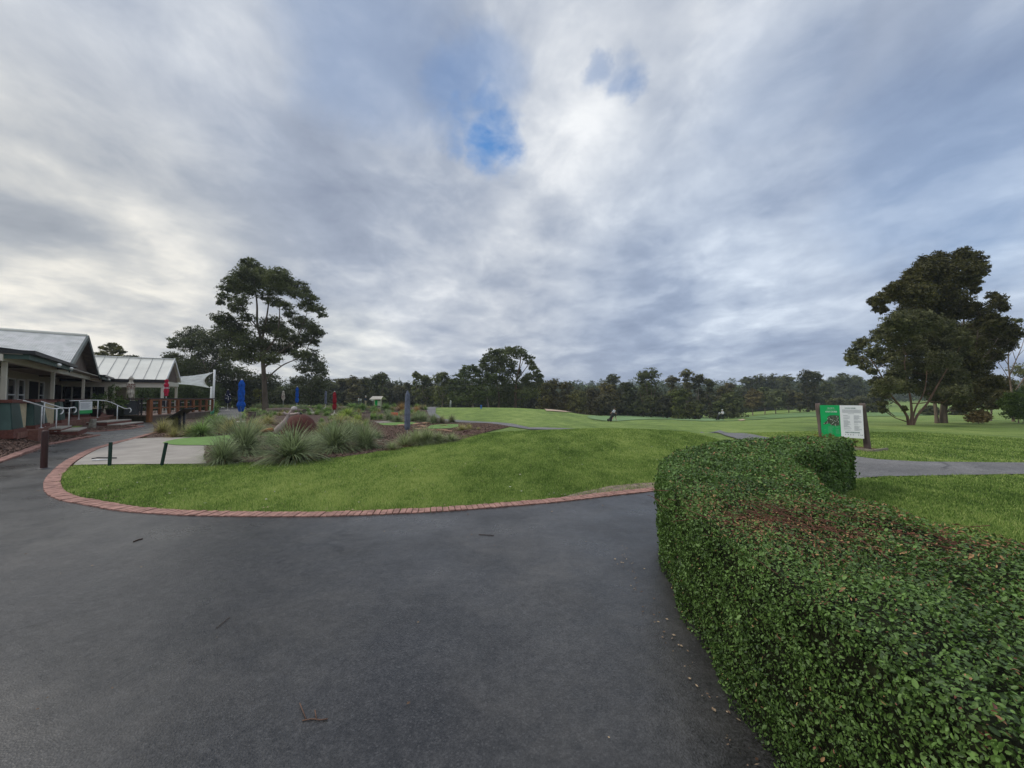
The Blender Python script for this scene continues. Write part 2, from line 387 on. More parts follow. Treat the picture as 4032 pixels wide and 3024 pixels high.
def asphalt(name, base, rl, rh, fine=1.):
    m = bpy.data.materials.new(name); m.use_nodes = True; n_ = m.node_tree; n_.nodes.clear(); nn = n_.nodes; lk = n_.links.new
    o = nn.new('ShaderNodeOutputMaterial'); p = nn.new('ShaderNodeBsdfPrincipled'); lk(p.outputs[0], o.inputs[0])
    t = nn.new('ShaderNodeTexCoord').outputs['Object']
    def nz(sc, det, rg=.6, lo=.3, hi=.7, c=0., d=1.):
        x = nn.new('ShaderNodeTexNoise'); lk(t, x.inputs['Vector']); x.inputs['Scale'].default_value = sc; x.inputs['Detail'].default_value = det; x.inputs['Roughness'].default_value = rg
        r = nn.new('ShaderNodeMapRange'); lk(x.outputs[0], r.inputs[0]); r.inputs[1].default_value = lo; r.inputs[2].default_value = hi; r.inputs[3].default_value = c; r.inputs[4].default_value = d; return r.outputs[0]
    vor = nn.new('ShaderNodeTexVoronoi'); lk(t, vor.inputs['Vector']); vor.inputs['Scale'].default_value = 110
    big = nz(.55, 5); med = nz(4.5, 5)
    c = nn.new('ShaderNodeMix'); c.data_type = 'RGBA'; lk(big, c.inputs[0]); c.inputs[6].default_value = tuple(x*.58 for x in base)+(1,); c.inputs[7].default_value = tuple(x*1.4 for x in base)+(1,)
    c2 = nn.new('ShaderNodeMix'); c2.data_type = 'RGBA'; c2.blend_type = 'MULTIPLY'; c2.inputs[0].default_value = .9; lk(c.outputs[2], c2.inputs[6])
    g = nn.new('ShaderNodeCombineColor'); gg = nn.new('ShaderNodeMath'); gg.operation = 'MULTIPLY'; lk(nz(14, 4, .7, .3, .7, .45, 1.35), gg.inputs[0]); lk(nz(75, 3, .8, .32, .68, .30, 1.9), gg.inputs[1]); [lk(gg.outputs[0], g.inputs[i]) for i in range(3)]; lk(g.outputs[0], c2.inputs[7])
    # single pale stones of the aggregate
    st = nn.new('ShaderNodeMapRange'); sx = nn.new('ShaderNodeSeparateColor'); lk(vor.outputs['Color'], sx.inputs[0]); lk(sx.outputs[0], st.inputs[0]); st.inputs[1].default_value = .86; st.inputs[2].default_value = 1.; st.inputs[4].default_value = .6
    c3 = nn.new('ShaderNodeMix'); c3.data_type = 'RGBA'; lk(st.outputs[0], c3.inputs[0]); lk(c2.outputs[2], c3.inputs[6]); c3.inputs[7].default_value = tuple(min(1, x*2.6) for x in base)+(1,)
    # fine wandering cracks, only here and there
    wn = nn.new('ShaderNodeTexNoise'); lk(t, wn.inputs['Vector']); wn.inputs['Scale'].default_value = 1.6; wn.inputs['Detail'].default_value = 6; wn.inputs['Roughness'].default_value = .7
    wa = nn.new('ShaderNodeVectorMath'); wa.operation = 'MULTIPLY_ADD'; lk(wn.outputs['Color'], wa.inputs[0]); wa.inputs[1].default_value = (.9, .9, 0); lk(t, wa.inputs[2])
    ve = nn.new('ShaderNodeTexVoronoi'); ve.feature = 'DISTANCE_TO_EDGE'; lk(wa.outputs[0], ve.inputs['Vector']); ve.inputs['Scale'].default_value = .32
    cr = nn.new('ShaderNodeMapRange'); lk(ve.outputs['Distance'], cr.inputs[0]); cr.inputs[1].default_value = .001; cr.inputs[2].default_value = .009; cr.inputs[3].default_value = 1; cr.inputs[4].default_value = 0
    cm_ = nn.new('ShaderNodeMath'); cm_.operation = 'MULTIPLY'; lk(cr.outputs[0], cm_.inputs[0]); lk(nz(.7, 3, .5, .46, .6, 0, .85), cm_.inputs[1])
    c4 = nn.new('ShaderNodeMix'); c4.data_type = 'RGBA'; lk(cm_.outputs[0], c4.inputs[0]); lk(c3.outputs[2], c4.inputs[6]); c4.inputs[7].default_value = tuple(x*.25 for x in base)+(1,)
    # pale washed patches in drifts
    md_ = nn.new('ShaderNodeMath'); md_.operation = 'MULTIPLY'; lk(nz(.4, 6, .65, .44, .70, 0, 1), md_.inputs[0]); lk(nz(2.3, 6, .7, .35, .7, 0, .55), md_.inputs[1])
    c5 = nn.new('ShaderNodeMix'); c5.data_type = 'RGBA'; lk(md_.outputs[0], c5.inputs[0]); lk(c4.outputs[2], c5.inputs[6]); c5.inputs[7].default_value = (.17, .155, .135, 1)
    lk(c5.outputs[2], p.inputs['Base Color'])
    ro = nn.new('ShaderNodeMath'); ro.operation = 'MULTIPLY_ADD'; lk(nz(.9, 4, .6, .3, .7), ro.inputs[0]); ro.inputs[1].default_value = rh-rl; ro.inputs[2].default_value = rl
    lk(ro.outputs[0], p.inputs['Roughness']); p.inputs['Specular IOR Level'].default_value = .48
    b1 = nn.new('ShaderNodeBump'); b1.inputs['Strength'].default_value = .28; b1.inputs['Distance'].default_value = .005; lk(vor.outputs['Distance'], b1.inputs['Height'])
    b2 = nn.new('ShaderNodeBump'); b2.inputs['Strength'].default_value = .15; b2.inputs['Distance'].default_value = .02; lk(med, b2.inputs['Height']); lk(b1.outputs[0], b2.inputs['Normal'])
    lk(b2.outputs[0], p.inputs['Normal'])
    return m
M_road = asphalt('asphalt', (.029, .028, .0275), .20, .50)
M_path = asphalt('path_asphalt', (.125, .118, .112), .55, .8)
M_conc = mat('concrete', (.32, .285, .245), .7, .35, var=.12, vscale=1.4, bump=.3, bscale=60)
M_mulch = mat('bark_mulch', (.105, .068, .052), .9, .2, var=.33, vscale=16, bump=2.2, bscale=30)
M_brick = mat('kerb_brick', (.36, .20, .16), .8, .25, var=.24, vscale=9, bump=.4, bscale=60, objcol=False)
M_paver = mat('terrace_brick', (.19, .085, .06), .8, .3, var=.2, vscale=8, bump=.4, bscale=30)
M_sand = mat('bunker_sand', (.47, .36, .25), .9, .2, var=.1, vscale=.8)
M_mat = mat('artificial_turf', (.145, .25, .065), .85, .2, var=.08, vscale=3, bump=.3, bscale=120)
M_gravel = mat('gravel', (.30, .26, .23), .9, .2, var=.25, vscale=18, bump=1.2, bscale=50)
M_dirt = mat('bare_soil', (.25, .19, .145), .9, .2, var=.3, vscale=7, bump=.9, bscale=25)

# ------------------------------------------------------------ ground
def axis(lo, hi, step, far, g=1.09):
    a = list(np.arange(lo, hi+1e-6, step)); s = step; x = hi
    while x < far: s *= g; x += s; a.append(x)
    s = step; x = lo
    while x > -far: s *= g; x -= s; a.insert(0, x)
    return np.array(a)
gx = axis(-36, 36, .6, 2600); gy = axis(-6, 72, .6, 2600); gy = gy[gy > -120]
GX, GY = np.meshgrid(gx, gy); GZ = H(GX, GY)-.055*((GX < -10.5-.3*(GY-10)*(GY > 12)) & (GY > 8) & (GY < 27))
nx, ny = len(gx), len(gy); ii = np.arange(nx*ny).reshape(ny, nx)
Fq = np.stack([ii[:-1, :-1], ii[:-1, 1:], ii[1:, 1:], ii[1:, :-1]], -1).reshape(-1, 4)
tag(np_mesh('ground', np.stack([GX, GY, GZ-.012], -1), Fq, M_grass, smooth=True), kind='structure')

# brick kerb: its outer (road side) edge
KPX = [(601, 1704), (475, 1736), (407, 1754), (334, 1777), (253, 1818), (199, 1863), (174, 1894), (171, 1926), (190, 1951), (235, 1971), (316, 1987), (452, 2012), (542, 2021),
       (723, 2032), (1000, 2037), (1300, 2036), (1550, 2026), (1700, 2019), (1900, 2005), (2189, 1980), (2421, 1953), (2612, 1932)]
KW = [G(u, v) for u, v in KPX] + [Vector((3.6, 7.1, 0)), Vector((5.2, 8.1, 0)), Vector((7.3, 8.9, 0))]
for k in KW: k.z = 0
KS = spline(KW, .05)
def resample(pts, step):
    out = [pts[0]]; acc = 0
    for a, b_ in zip(pts, pts[1:]):
        l = (b_-a).length
        while acc+l >= step:
            t = (step-acc)/l; a = a.lerp(b_, t); out.append(a.copy()); l = (b_-a).length; acc = 0
        acc += l
    return out
KR = resample(KS, .086)
def brick_row(pts, width, name, side=1, h=.03, wb=.076, skip=None):
    mb = MB()
    for i in range(1, len(pts)-1):
        p = pts[i]; d = (pts[i+1]-pts[i-1]).normalized(); nrm = Vector((d.y, -d.x, 0))*side
        M = Matrix((d, nrm, Vector((0, 0, 1)))).transposed().to_4x4(); jz = random.uniform(-.004, .004); M.translation = Vector((p.x, p.y, hz(p.x, p.y)+jz))
        M = M @ Matrix.Rotation(random.uniform(-.02, .02), 4, 'Z')
        j = random.uniform(-.006, .006); mb.box(-wb/2, wb/2, j, width+j, -.05, h, M)
    o = mb.build(name, M_brick, bevel=.004); return tag(o, kind='structure')
kc = sum((k for k in KS), Vector())/len(KS)
brick_row(KR, .21, 'kerb', side=-1, h=.02)
KI = []                                                          # inner edge of the kerb
for i in range(0, len(KS)-1):
    d = (KS[min(i+1, len(KS)-1)]-KS[max(i-1, 0)]).normalized(); KI.append(KS[i]+Vector((d.y, -d.x, 0))*-.25)
# kerb of the left mulch beds
K2 = [G(u, v) for u, v in ((-260, 1880), (0, 1808), (40, 1793), (90, 1775), (155, 1753), (190, 1748), (260, 1735), (330, 1722), (372, 1714))]
K3 = [G(u, v) for u, v in ((372, 1714), (330, 1711), (262, 1708))]
K4 = [G(u, v) for u, v in ((330, 1699), (470, 1692), (520, 1686), (553, 1679))]
K5 = [G(u, v) for u, v in ((553, 1679), (510, 1677), (466, 1676))]
for K in (K2, K3, K4, K5):
    s2 = resample(spline(K, .05), .086)
    brick_row(s2, .20, 'kerb', side=1 if K is K2 or K is K4 else 1, h=.035)

# hedge paths
OUT = spline([(1.04, -1.5, 0), (1.06, .3, 0), (1.13, 1.6, 0), (1.25, 2.8, 0), (1.53, 4.0, 0), (2.03, 5.0, 0), (2.75, 5.9, 0), (3.7, 6.75, 0), (4.9, 7.3, 0), (6.1, 7.45, 0)], .08)
INN = spline([(2.6, -1.5, 0), (2.62, .3, 0), (2.6, 1.8, 0), (2.56, 2.6, 0), (2.62, 3.15, 0), (2.95, 3.8, 0), (3.3, 4.5, 0), (3.95, 5.36, 0), (4.9, 6.05, 0), (5.95, 6.8, 0)], .08)

# asphalt of the forecourt, its way up to the deck and the way along the building
road = [(-60, -8), (1.5, -8), (1.5, 3), (2.6, 5.5)] + [tuple(p.xy) for p in KS[::-6] if p.x < 7.4] 
road += [tuple(G(u, v).xy) for u, v in ((640, 1690), (640, 1663), (520, 1663), (545, 1676))]
road += [tuple(p.xy) for p in K4[::-1]] + [tuple(G(u, v).xy) for u, v in ((225, 1697), (225, 1707))] + [tuple(p.xy) for p in K3[::-1]][:-1]
road += [tuple(p.xy) for p in K2[::-1]] + [(-60, 8)]
sheet('road', road, M_road, off=.004, step=.7)
# wet stains and a thin crack on it
# concrete apron, turf mat
apron = [tuple(p.xy) for p in KI if G(300, 1828).y-.2 < p.y < G(601, 1728).y and p.x < -5]
ap = [G(u, v) for u, v in ((640, 1724), (760, 1721), (830, 1722), (810, 1770), (800, 1800), (815, 1828), (700, 1829), (500, 1830), (400, 1831))]
sheet('concrete_apron', apron[::-1] + [tuple(p.xy) for p in ap], M_conc, off=.018, step=.5)
tm = [G(u, v) for u, v in ((640, 1748), (655, 1741), (700, 1731), (780, 1724), (870, 1718), (960, 1712), (985, 1725), (960, 1745), (880, 1755), (780, 1756), (690, 1755))]
sheet('turf_mat', [tuple(p.xy) for p in spline(tm+[tm[0]], .2)[:-1]], M_mat, off=.034, step=.4)
# mulch beds
bed = [(601, 1722), (730, 1718), (800, 1724), (806, 1800), (800, 1827), (950, 1824), (1150, 1816), (1300, 1806), (1408, 1792), (1517, 1775), (1598, 1762), (1680, 1747), (1802, 1737), (1900, 1708), (2008, 1680),
       (1920, 1667), (1850, 1664), (1790, 1662), (1730, 1645), (1706, 1628), (1674, 1606), (1500, 1602), (1300, 1600), (1100, 1604), (965, 1606), (970, 1640), (925, 1642), (850, 1648), (846, 1630), (600, 1663), (606, 1690)]
BEDW = [G(u, v) for u, v in bed]
sheet('mulch_bed', [tuple(p.xy) for p in BEDW], M_mulch, off=.012, step=.7)
lb = [tuple(p.xy+Vector((-.1, .1))) for p in K2[::-1]] 
sheet('road', [tuple(G(u, v).xy) for u, v in ((100, 1780), (300, 1797), (400, 1762), (575, 1716), (604, 1688), (500, 1668), (400, 1684), (240, 1700), (200, 1745))], M_road, off=.001, step=.5)
sheet('mulch_bed', [tuple(G(u, v).xy) for u, v in ((560, 1733), (590, 1714), (640, 1700), (720, 1700), (720, 1727))], M_mulch, off=.008, step=.4)
sheet('mulch_bed', [tuple(p.xy) for p in K3] + [tuple(G(u, v).xy) for u, v in ((240, 1690),)] + [(-20.8, 18.2), (-19.5, 15.6), (-16.6, 12.2), (-18.5, 9.0)] + [tuple(p.xy) for p in K2], M_mulch, off=.014, step=.5)
sheet('mulch_bed', [tuple(p.xy) for p in K4+K5] + [(-22.6, 22.4), (-21.8, 19.6), (-20.3, 18.0), tuple(G(255, 1694).xy)], M_mulch, off=.014, step=.5)
# the paths
p1u = [(1674, 1606), (1690, 1637), (1745, 1652), (1806, 1655), (1942, 1663), (2021, 1670), (2085, 1684)]
p1d = [(2085, 1692), (2002, 1679), (1920, 1667), (1800, 1663), (1740, 1656), (1734, 1642), (1715, 1629), (1716, 1606)]
A = [G(u, v) for u, v in p1u]; B = [G(u, v) for u, v in p1d]
mid1 = [(1.6, 21.6), (4, 22.3), (7, 22.2), (9.3, 20.8)]; mid2 = [(8.9, 18.6), (7, 20.2), (4, 20.5), (1.8, 20.0)]
up2 = [G(u, v) for u, v in ((2715, 1689), (2834, 1695), (2942, 1708), (3007, 1721))]; dn2 = [G(u, v) for u, v in ((2917, 1733), (2852, 1715), (2762, 1701))]
top = [(A[0].x-.2, A[0].y+14), ] ; top2 = [(B[-1].x+.4, B[-1].y+14)]
sheet('path', top+[tuple(p.xy) for p in A]+mid1+[(9.6, 19.5)]+[tuple(p.xy) for p in up2[1:]]+[(9.9, 12.2), (9.0, 10.0), (7.6, 8.7), (6.6, 9.5), (8.4, 11.6)]+[tuple(p.xy) for p in dn2]+mid2+[tuple(p.xy) for p in B]+top2, M_path, off=.022, step=.6)
r1 = [G(u, v) for u, v in ((3329, 1793), (3455, 1810), (3615, 1819), (4032, 1823))]; r2 = [G(u, v) for u, v in ((4032, 1868), (3464, 1878), (3309, 1892))]
sheet('road', [(7.0, 8.9), (8.0, 10.6)]+[tuple(p.xy) for p in r1]+[(40, 13), (40, 9.6)]+[tuple(p.xy) for p in r2]+[(5.6, 7.35), (5.0, 7.8)], M_path, off=.014, step=.6)
sheet('path', [tuple(G(u, v).xy) for u, v in ((853, 1643), (866, 1604), (926, 1604), (966, 1641), (900, 1655))], M_path, off=.02, step=1.)
sheet('gravel_patch', [tuple(G(u, v).xy) for u, v in ((1475, 1662), (1530, 1659), (1560, 1665), (1545, 1668), (1490, 1668))], M_gravel, off=.03, step=.6)
sheet('gravel_patch', [tuple(G(u, v).xy) for u, v in ((1205, 1609), (1222, 1609), (1245, 1628), (1228, 1630))], M_conc, off=.03, step=1)
for pl in (((1490, 1669), (1560, 1665), (1600, 1662), (1640, 1667), (1640, 1671), (1580, 1676), (1510, 1676)), ((1680, 1690), (1700, 1676), (1760, 1672), (1800, 1672), (1800, 1684), (1740, 1690)), ((1000, 1715), (1100, 1702), (1130, 1712), (1090, 1722)), ((1005, 1612), (1060, 1611), (1140, 1617), (1120, 1624), (1030, 1620)), ((1500, 1596), (1540, 1596), (1545, 1601), (1500, 1601))):
    g = [G(u, v) for u, v in pl]; sheet('putting_turf', [tuple(p.xy) for p in spline(g+[g[0]], .4)[:-1]], M_mat, off=.032, step=.6)
g = [G(u, v) for u, v in ((2312, 1643), (2350, 1638), (2500, 1637), (2650, 1640), (2760, 1646), (2850, 1653), (2800, 1658), (2700, 1656), (2620, 1652), (2520, 1653), (2430, 1659), (2370, 1657), (2325, 1650))]
sheet('putting_green', [tuple(p.xy) for p in spline(g+[g[0]], .8)[:-1]], M_green, off=.03, step=1.2)
for pl in (((2112, 1608), (2150, 1609), (2210, 1612), (2260, 1621), (2360, 1630), (2440, 1633), (2330, 1633), (2230, 1624), (2150, 1619)), ((2455, 1631), (2540, 1633), (2530, 1637), (2430, 1635)), ((2905, 1654), (2925, 1651), (2935, 1655), (2915, 1658))):
    g = [G(u, v) for u, v in pl]; sheet('sand_bunker', [tuple(p.xy) for p in g], M_sand, off=.05, step=1.)
g = [(16, 46), (24, 52), (60, 62), (90, 75), (90, 100), (60, 92), (44, 80), (44, 66), (30, 56)]
sheet('fairway', g, M_fair, off=.02, step=2.)
# worn soil beside the kerb near the hedge, soil at the brown patch of the mound
g = [G(u, v) for u, v in ((2180, 1969), (2260, 1945), (2400, 1915), (2520, 1903), (2640, 1900), (2640, 1918), (2400, 1945))]
sheet('bare_soil', [tuple(p.xy) for p in g], M_dirt, off=.008, step=.3)

# ------------------------------------------------------------ grass blades of the near lawns
KIN = [tuple(p.xy) for p in KI]
lawn = KIN + [(7.4, 10), (7, 17), (0, 17), (-4, 15.2)] + [tuple(G(u, v).xy) for u, v in ((1680, 1747), (1598, 1762), (1517, 1775), (1408, 1792), (1300, 1806), (1150, 1815), (950, 1824), (800, 1829), (500, 1831), (400, 1832))]
lawn = [q for q in lawn]
start = next(i for i, p in enumerate(KIN) if p[1] < G(400, 1832).y and p[0] < -6)
lawn = lawn[start:]
rlawn = [(2.7, .6), (2.6, 2.2), (2.7, 3.2), (3.3, 4.4), (4.0, 5.3), (6.0, 6.75), (6.3, 7.3)] + [tuple(p.xy) for p in r2[::-1]] + [(13, 8.3), (11, 4), (7, .6)]
blawn = [(8.6, 10.8)] + [tuple(p.xy) for p in r1] + [(20, 13), (20, 19), (9, 19), (9.8, 14)]
soil = [tuple(p.xy) for p in g]
KIN2 = [(k.x, k.y) for k in [KS[i]+Vector(((KS[min(i+1, len(KS)-1)]-KS[max(i-1, 0)]).normalized().y, -(KS[min(i+1, len(KS)-1)]-KS[max(i-1, 0)]).normalized().x, 0))*-(.205+.03*math.sin(i*.9)*math.sin(i*.37)) for i in range(0, len(KS)-1, 2)]]
s0 = next(i for i, p in enumerate(KIN2) if p[1] < G(400, 1832).y and p[0] < -6); lawn = KIN2[s0:]+lawn[len(KIN)-start:]
def tufts(poly, dens0, y0, pw, hh, wd, seed):
    r = np.random.default_rng(seed); xs = [p[0] for p in poly]; ys = [p[1] for p in poly]
    area = (max(xs)-min(xs))*(max(ys)-min(ys)); n = int(area*dens0)
    x = r.uniform(min(xs), max(xs), n); y = r.uniform(min(ys), max(ys), n)
    d = np.sqrt(x*x+y*y); k = inside(x, y, poly) & (r.random(n) < np.minimum(1, (y0/d)**pw)) & (np.abs(x)/np.maximum(y, .1) < 1.5)
    ks = inside(x, y, soil) & (r.random(n) < .62); k &= ~ks
    return x[k], y[k]
def blades(polys, name):
    V = []; T = []
    X = []; Y = []
    for i, (pl, dn) in enumerate(polys):
        a, b_ = tufts(pl, dn, 5.5, 1.6, 0, 0, 31+i); X.append(a); Y.append(b_)
    x = np.concatenate(X); y = np.concatenate(Y); n = len(x); r = RNG
    d = np.sqrt(x*x+y*y); z = H(x, y)
    clump = .5+.5*np.sin(x*5.1+np.sin(y*3.3)*2)*np.sin(y*4.3+np.cos(x*2.7)*2)
    for k in range(3):
        an = r.uniform(0, 2*PI, n); h = r.uniform(.018, .042, n)*(.7+.6*clump); wd = .0035*np.maximum(1, d/4.5); ln = r.uniform(.1, .9, n)*h; la = r.uniform(0, 2*PI, n)
        ox = x+r.normal(0, .012, n); oy = y+r.normal(0, .012, n)
        a0 = np.stack([ox-np.cos(an)*wd, oy-np.sin(an)*wd, z-.01], 1); a1 = np.stack([ox+np.cos(an)*wd, oy+np.sin(an)*wd, z-.01], 1); a2 = np.stack([ox+np.cos(la)*ln, oy+np.sin(la)*ln, z+h], 1)
        V.append(np.stack([a0, a1, a2], 1)); T.append(np.clip(r.normal(.4, .32, n), 0, 1))
    V = np.concatenate(V).reshape(-1, 3); n = len(V)//3
    o = np_mesh(name, V, np.arange(n*3).reshape(-1, 3), M_blade, tone=np.concatenate(T))
    print('blades', n)
    return o
tag(blades([(lawn, 2600), (rlawn, 2600), (blawn, 1500)], 'grass'), 'short mown green grass of the near lawns', 'grass', kind='stuff')

# fallen leaves and chips on asphalt, kerb and lawn
def litter(name, pts, size, m, kind='stuff', label=None):
    V = []; Fc = []; T = []
    for i, (x, y) in enumerate(pts):
        s = random.uniform(*size)*(1 if y < 5 else 1.9); a = random.uniform(0, 2*PI); z = hz(x, y)+.012
        if inside(np.array([x]), np.array([y]), lawn)[0]: z += .02
        ca, sa = math.cos(a), math.sin(a); asp = random.uniform(.25, .6); cu = random.uniform(.05, .3)*s
        for (lx, ly, lz) in ((-1, 0, cu), (0, -asp, 0), (1, 0, cu), (0, asp, .004)): V.append((x+(lx*ca-ly*sa)*s, y+(lx*sa+ly*ca)*s, z+lz))
        k = 4*i; Fc.append((k, k+1, k+2, k+3)); T.append(random.random())
    return tag(np_mesh(name, V, Fc, m, tone=T), label, 'leaf litter', kind=kind)
M_litter = mat('dead_leaves', (.36, .27, .17), .8, .3, col2=(.09, .05, .03), tone=True)
pts = [(random.uniform(-7, 1.0), random.uniform(.9, 5)) for _ in range(40)] + [(random.uniform(-14, 2), random.uniform(5, 12)) for _ in range(60)]
pts += [(1.08+random.gauss(-.04, .05)+(max(0, y-3)**2)*.12, y) for y in [random.uniform(.9, 4.2) for _ in range(150)]]
pts += [(k.x+random.gauss(.0, .12), k.y+random.gauss(.22, .12)) for k in random.choices(KR[60:-50], k=230)]
pts += [(random.uniform(-9, 6), random.uniform(5.5, 12)) for _ in range(160)]
litter('leaf_litter', pts, (.004, .014), M_litter, label='scattered dead leaves, chips and bark bits over the asphalt, kerb and lawn')
pts = [(random.uniform(-9, 7), random.uniform(5.6, 13)) for _ in range(150)]; pts = [q for q in pts if inside(np.array([q[0]]), np.array([q[1]]), lawn)[0]]
litter('pale_flecks', pts, (.006, .015), mat('pale_fleck', (.72, .70, .62), .8, .2, col2=(.45, .38, .26), tone=True), label='small pale petals and leaf flecks dotted over the near lawn')
M_mbark = mat('bark_chips', (.30, .19, .14), .9, .2, col2=(.045, .028, .022), tone=True)
V = []; Fc = []; T = []; r = RNG
bx = [p.x for p in BEDW]; by = [p.y for p in BEDW]
x = r.uniform(-16, 2, 150000); y = r.uniform(9.8, 24, 150000); ok = inside(x, y, [tuple(p.xy) for p in BEDW])
x2 = r.uniform(-24, -11, 150000); y2 = r.uniform(9.5, 22, 150000)
lbp = [tuple(p.xy) for p in K3] + [(-20.8, 18.2), (-19.5, 15.6), (-16.6, 12.2), (-18.5, 9.0)] + [tuple(p.xy) for p in K2]
lbq = [tuple(p.xy) for p in K4+K5] + [(-21.4, 20.4), (-20.4, 18.6)]
ok2 = inside(x2, y2, lbp) | inside(x2, y2, lbq)
tmq = [tuple(p.xy) for p in spline(tm+[tm[0]], .2)[:-1]]; ok &= ~inside(x, y, tmq)
x = np.concatenate([x[ok], x2[ok2]]); y = np.concatenate([y[ok], y2[ok2]]); n = len(x); z = H(x, y)+.03
a = r.uniform(0, 2*PI, n); s_ = r.uniform(.008, .028, n); e1 = np.stack([np.cos(a)*s_, np.sin(a)*s_, r.normal(0, .3, n)*s_], 1); e2 = np.stack([-np.sin(a)*s_*.35, np.cos(a)*s_*.35, r.normal(0, .2, n)*s_], 1); c = np.stack([x, y, z], 1)
V = np.stack([c-e1-e2, c+e1-e2, c+e1+e2, c-e1+e2], 1).reshape(-1, 3)
tag(np_mesh('mulch_chips', V, np.arange(4*n).reshape(-1, 4), M_mbark, tone=r.random(n)), 'loose bark chips covering the garden beds', 'mulch', kind='stuff')

# ------------------------------------------------------------ clipped hedge
M_hleaf = translucent(mat('hedge_leaf', (.185, .315, .065), .5, .4, col2=(.034, .066, .018), tone=True, vscale=3.2, detail=3), .2)
M_hdry = mat('dry_hedge_leaf', (.48, .30, .13), .7, .3, col2=(.17, .06, .04), tone=True)
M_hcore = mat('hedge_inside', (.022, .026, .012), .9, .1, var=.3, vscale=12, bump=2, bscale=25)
M_twig = mat('hedge_twig', (.17, .075, .05), .8, .2, var=.2)
def resn(pts, n):
    L_ = [0]
    for a, b_ in zip(pts, pts[1:]): L_.append(L_[-1]+(b_-a).length)
    q = np.linspace(0, L_[-1], n); A_ = np.array([list(p) for p in pts])
    return np.stack([np.interp(q, L_, A_[:, k]) for k in range(3)], 1)
NH = 160
HO = resn(OUT, NH); HI = resn(INN, NH)
HT = .85
def hedge_pt(s, t):
    """s along 0..1, t round the section 0..1: outer side, top, inner side; returns point and normal"""
    i = np.clip(s*(NH-1), 0, NH-1.001); k = i.astype(int); f = (i-k)[:, None]
    o = HO[k]*(1-f)+HO[k+1]*f; q = HI[k]*(1-f)+HI[k+1]*f
    w_ = np.linalg.norm(q-o, axis=1); side = (q-o)/w_[:, None]
    tot = HT+w_+HT; d = t*tot; rr = .09
    P_ = np.zeros((len(s), 3)); Nn = np.zeros((len(s), 3)); up = np.array([0, 0, 1.])
    a = d < HT; b_ = (d >= HT) & (d < HT+w_); c_ = d >= HT+w_
    P_[a] = o[a]+up*d[a][:, None]; Nn[a] = -side[a]
    P_[b_] = o[b_]+side[b_]*(d[b_]-HT)[:, None]+up*HT; Nn[b_] = up
    P_[c_] = q[c_]+up*(tot[c_]-d[c_])[:, None]; Nn[c_] = side[c_]
    # rounded shoulders, gently swelling faces
    e1 = np.clip(1-np.abs(d-HT)/.14, 0, 1)[:, None]; e2 = np.clip(1-np.abs(d-HT-w_)/.14, 0, 1)[:, None]
    P_ += side*e1**2*.022-up*e1**2*.02; P_ += -side*e2**2*.022-up*e2**2*.02
    Nn = Nn*(1-.45*e1)+(up-side)*e1*.45; Nn = Nn*(1-.45*e2)+(up+side)*e2*.45; Nn /= np.linalg.norm(Nn, axis=1)[:, None]
    x, y, z = P_.T
    sw = .022*np.sin(x*5+y*3.1)*np.sin(y*4.3+z*5)+.016*np.sin(x*11-y*9+z*13)
    sag = -.05*np.exp(-(((x-1.8)/.5)**2+((y-2.4)/.6)**2))*(Nn[:, 2] > .8)
    return P_+Nn*sw[:, None]+up*sag[:, None], Nn
hd = empty('hedge', (1.8, 3, 0), 0, 'long clipped curving hedge with small dark green leaves beside the asphalt forecourt', 'hedge')
ns_, nt_ = 120, 40
sg, tg = np.meshgrid(np.linspace(0, 1, ns_), np.linspace(0, 1, nt_)); Pp, Nn = hedge_pt(sg.ravel(), tg.ravel())
Pp = Pp-Nn*.055; Pp[:, 2] = np.maximum(Pp[:, 2], .0)
ii = np.arange(ns_*nt_).reshape(nt_, ns_); Fq = np.stack([ii[:-1, :-1], ii[:-1, 1:], ii[1:, 1:], ii[1:, :-1]], -1).reshape(-1, 4)
endf = [[int(ii[j, ns_-1]), int(ii[j+1, ns_-1]), int(ii[nt_-2-j, ns_-1]), int(ii[nt_-1-j, ns_-1])] for j in range(nt_//2-1)]
off = Vector((1.8, 3, 0))
core = np_mesh('dark_core', Pp-np.array(off), np.concatenate([Fq, np.array(endf)]), M_hcore, hd)  # dark closed shell under the leaves, shows in the gaps between them
# leaves: ovate, folded along the midrib (two quads)
def leafset(Pc, Nn, size, r, flat=.8, asp=.5):
    n = len(Pc); rnd = r.normal(0, 1, (n, 3)); nn = Nn+rnd*flat; nn /= np.linalg.norm(nn, axis=1)[:, None]
    t1 = np.cross(nn, r.normal(0, 1, (n, 3))); t1 /= np.linalg.norm(t1, axis=1)[:, None]; t2 = np.cross(nn, t1)
    s = size[:, None]; b0 = Pc-t1*s; tip = Pc+t1*s; f = nn*s*.22
    l1 = Pc-t1*s*.35+t2*s*asp+f; l2 = Pc+t1*s*.45+t2*s*asp*.85+f; r1_ = Pc-t1*s*.35-t2*s*asp+f; r2_ = Pc+t1*s*.45-t2*s*asp*.85+f
    V = np.stack([b0, r1_, r2_, tip, l2, l1], 1).reshape(-1, 3); k = np.arange(n)*6
    Fa = np.stack([k, k+1, k+2, k+3], 1); Fb = np.stack([k, k+3, k+4, k+5], 1)
    return V, np.stack([Fa, Fb], 1).reshape(-1, 4)
r = np.random.default_rng(5)
nL = 740000
s = r.random(nL)**1.0; t = r.random(nL)
Pc, Nn = hedge_pt(s, t); dist = np.linalg.norm(Pc-np.array([0, 0, 1.6]), axis=1)
keep = (r.random(nL) < np.clip((2.2/dist)**1.35, .13, 1)) & (Pc[:, 1] > .1)
Pc, Nn, dist = Pc[keep], Nn[keep], dist[keep]; n = len(Pc)
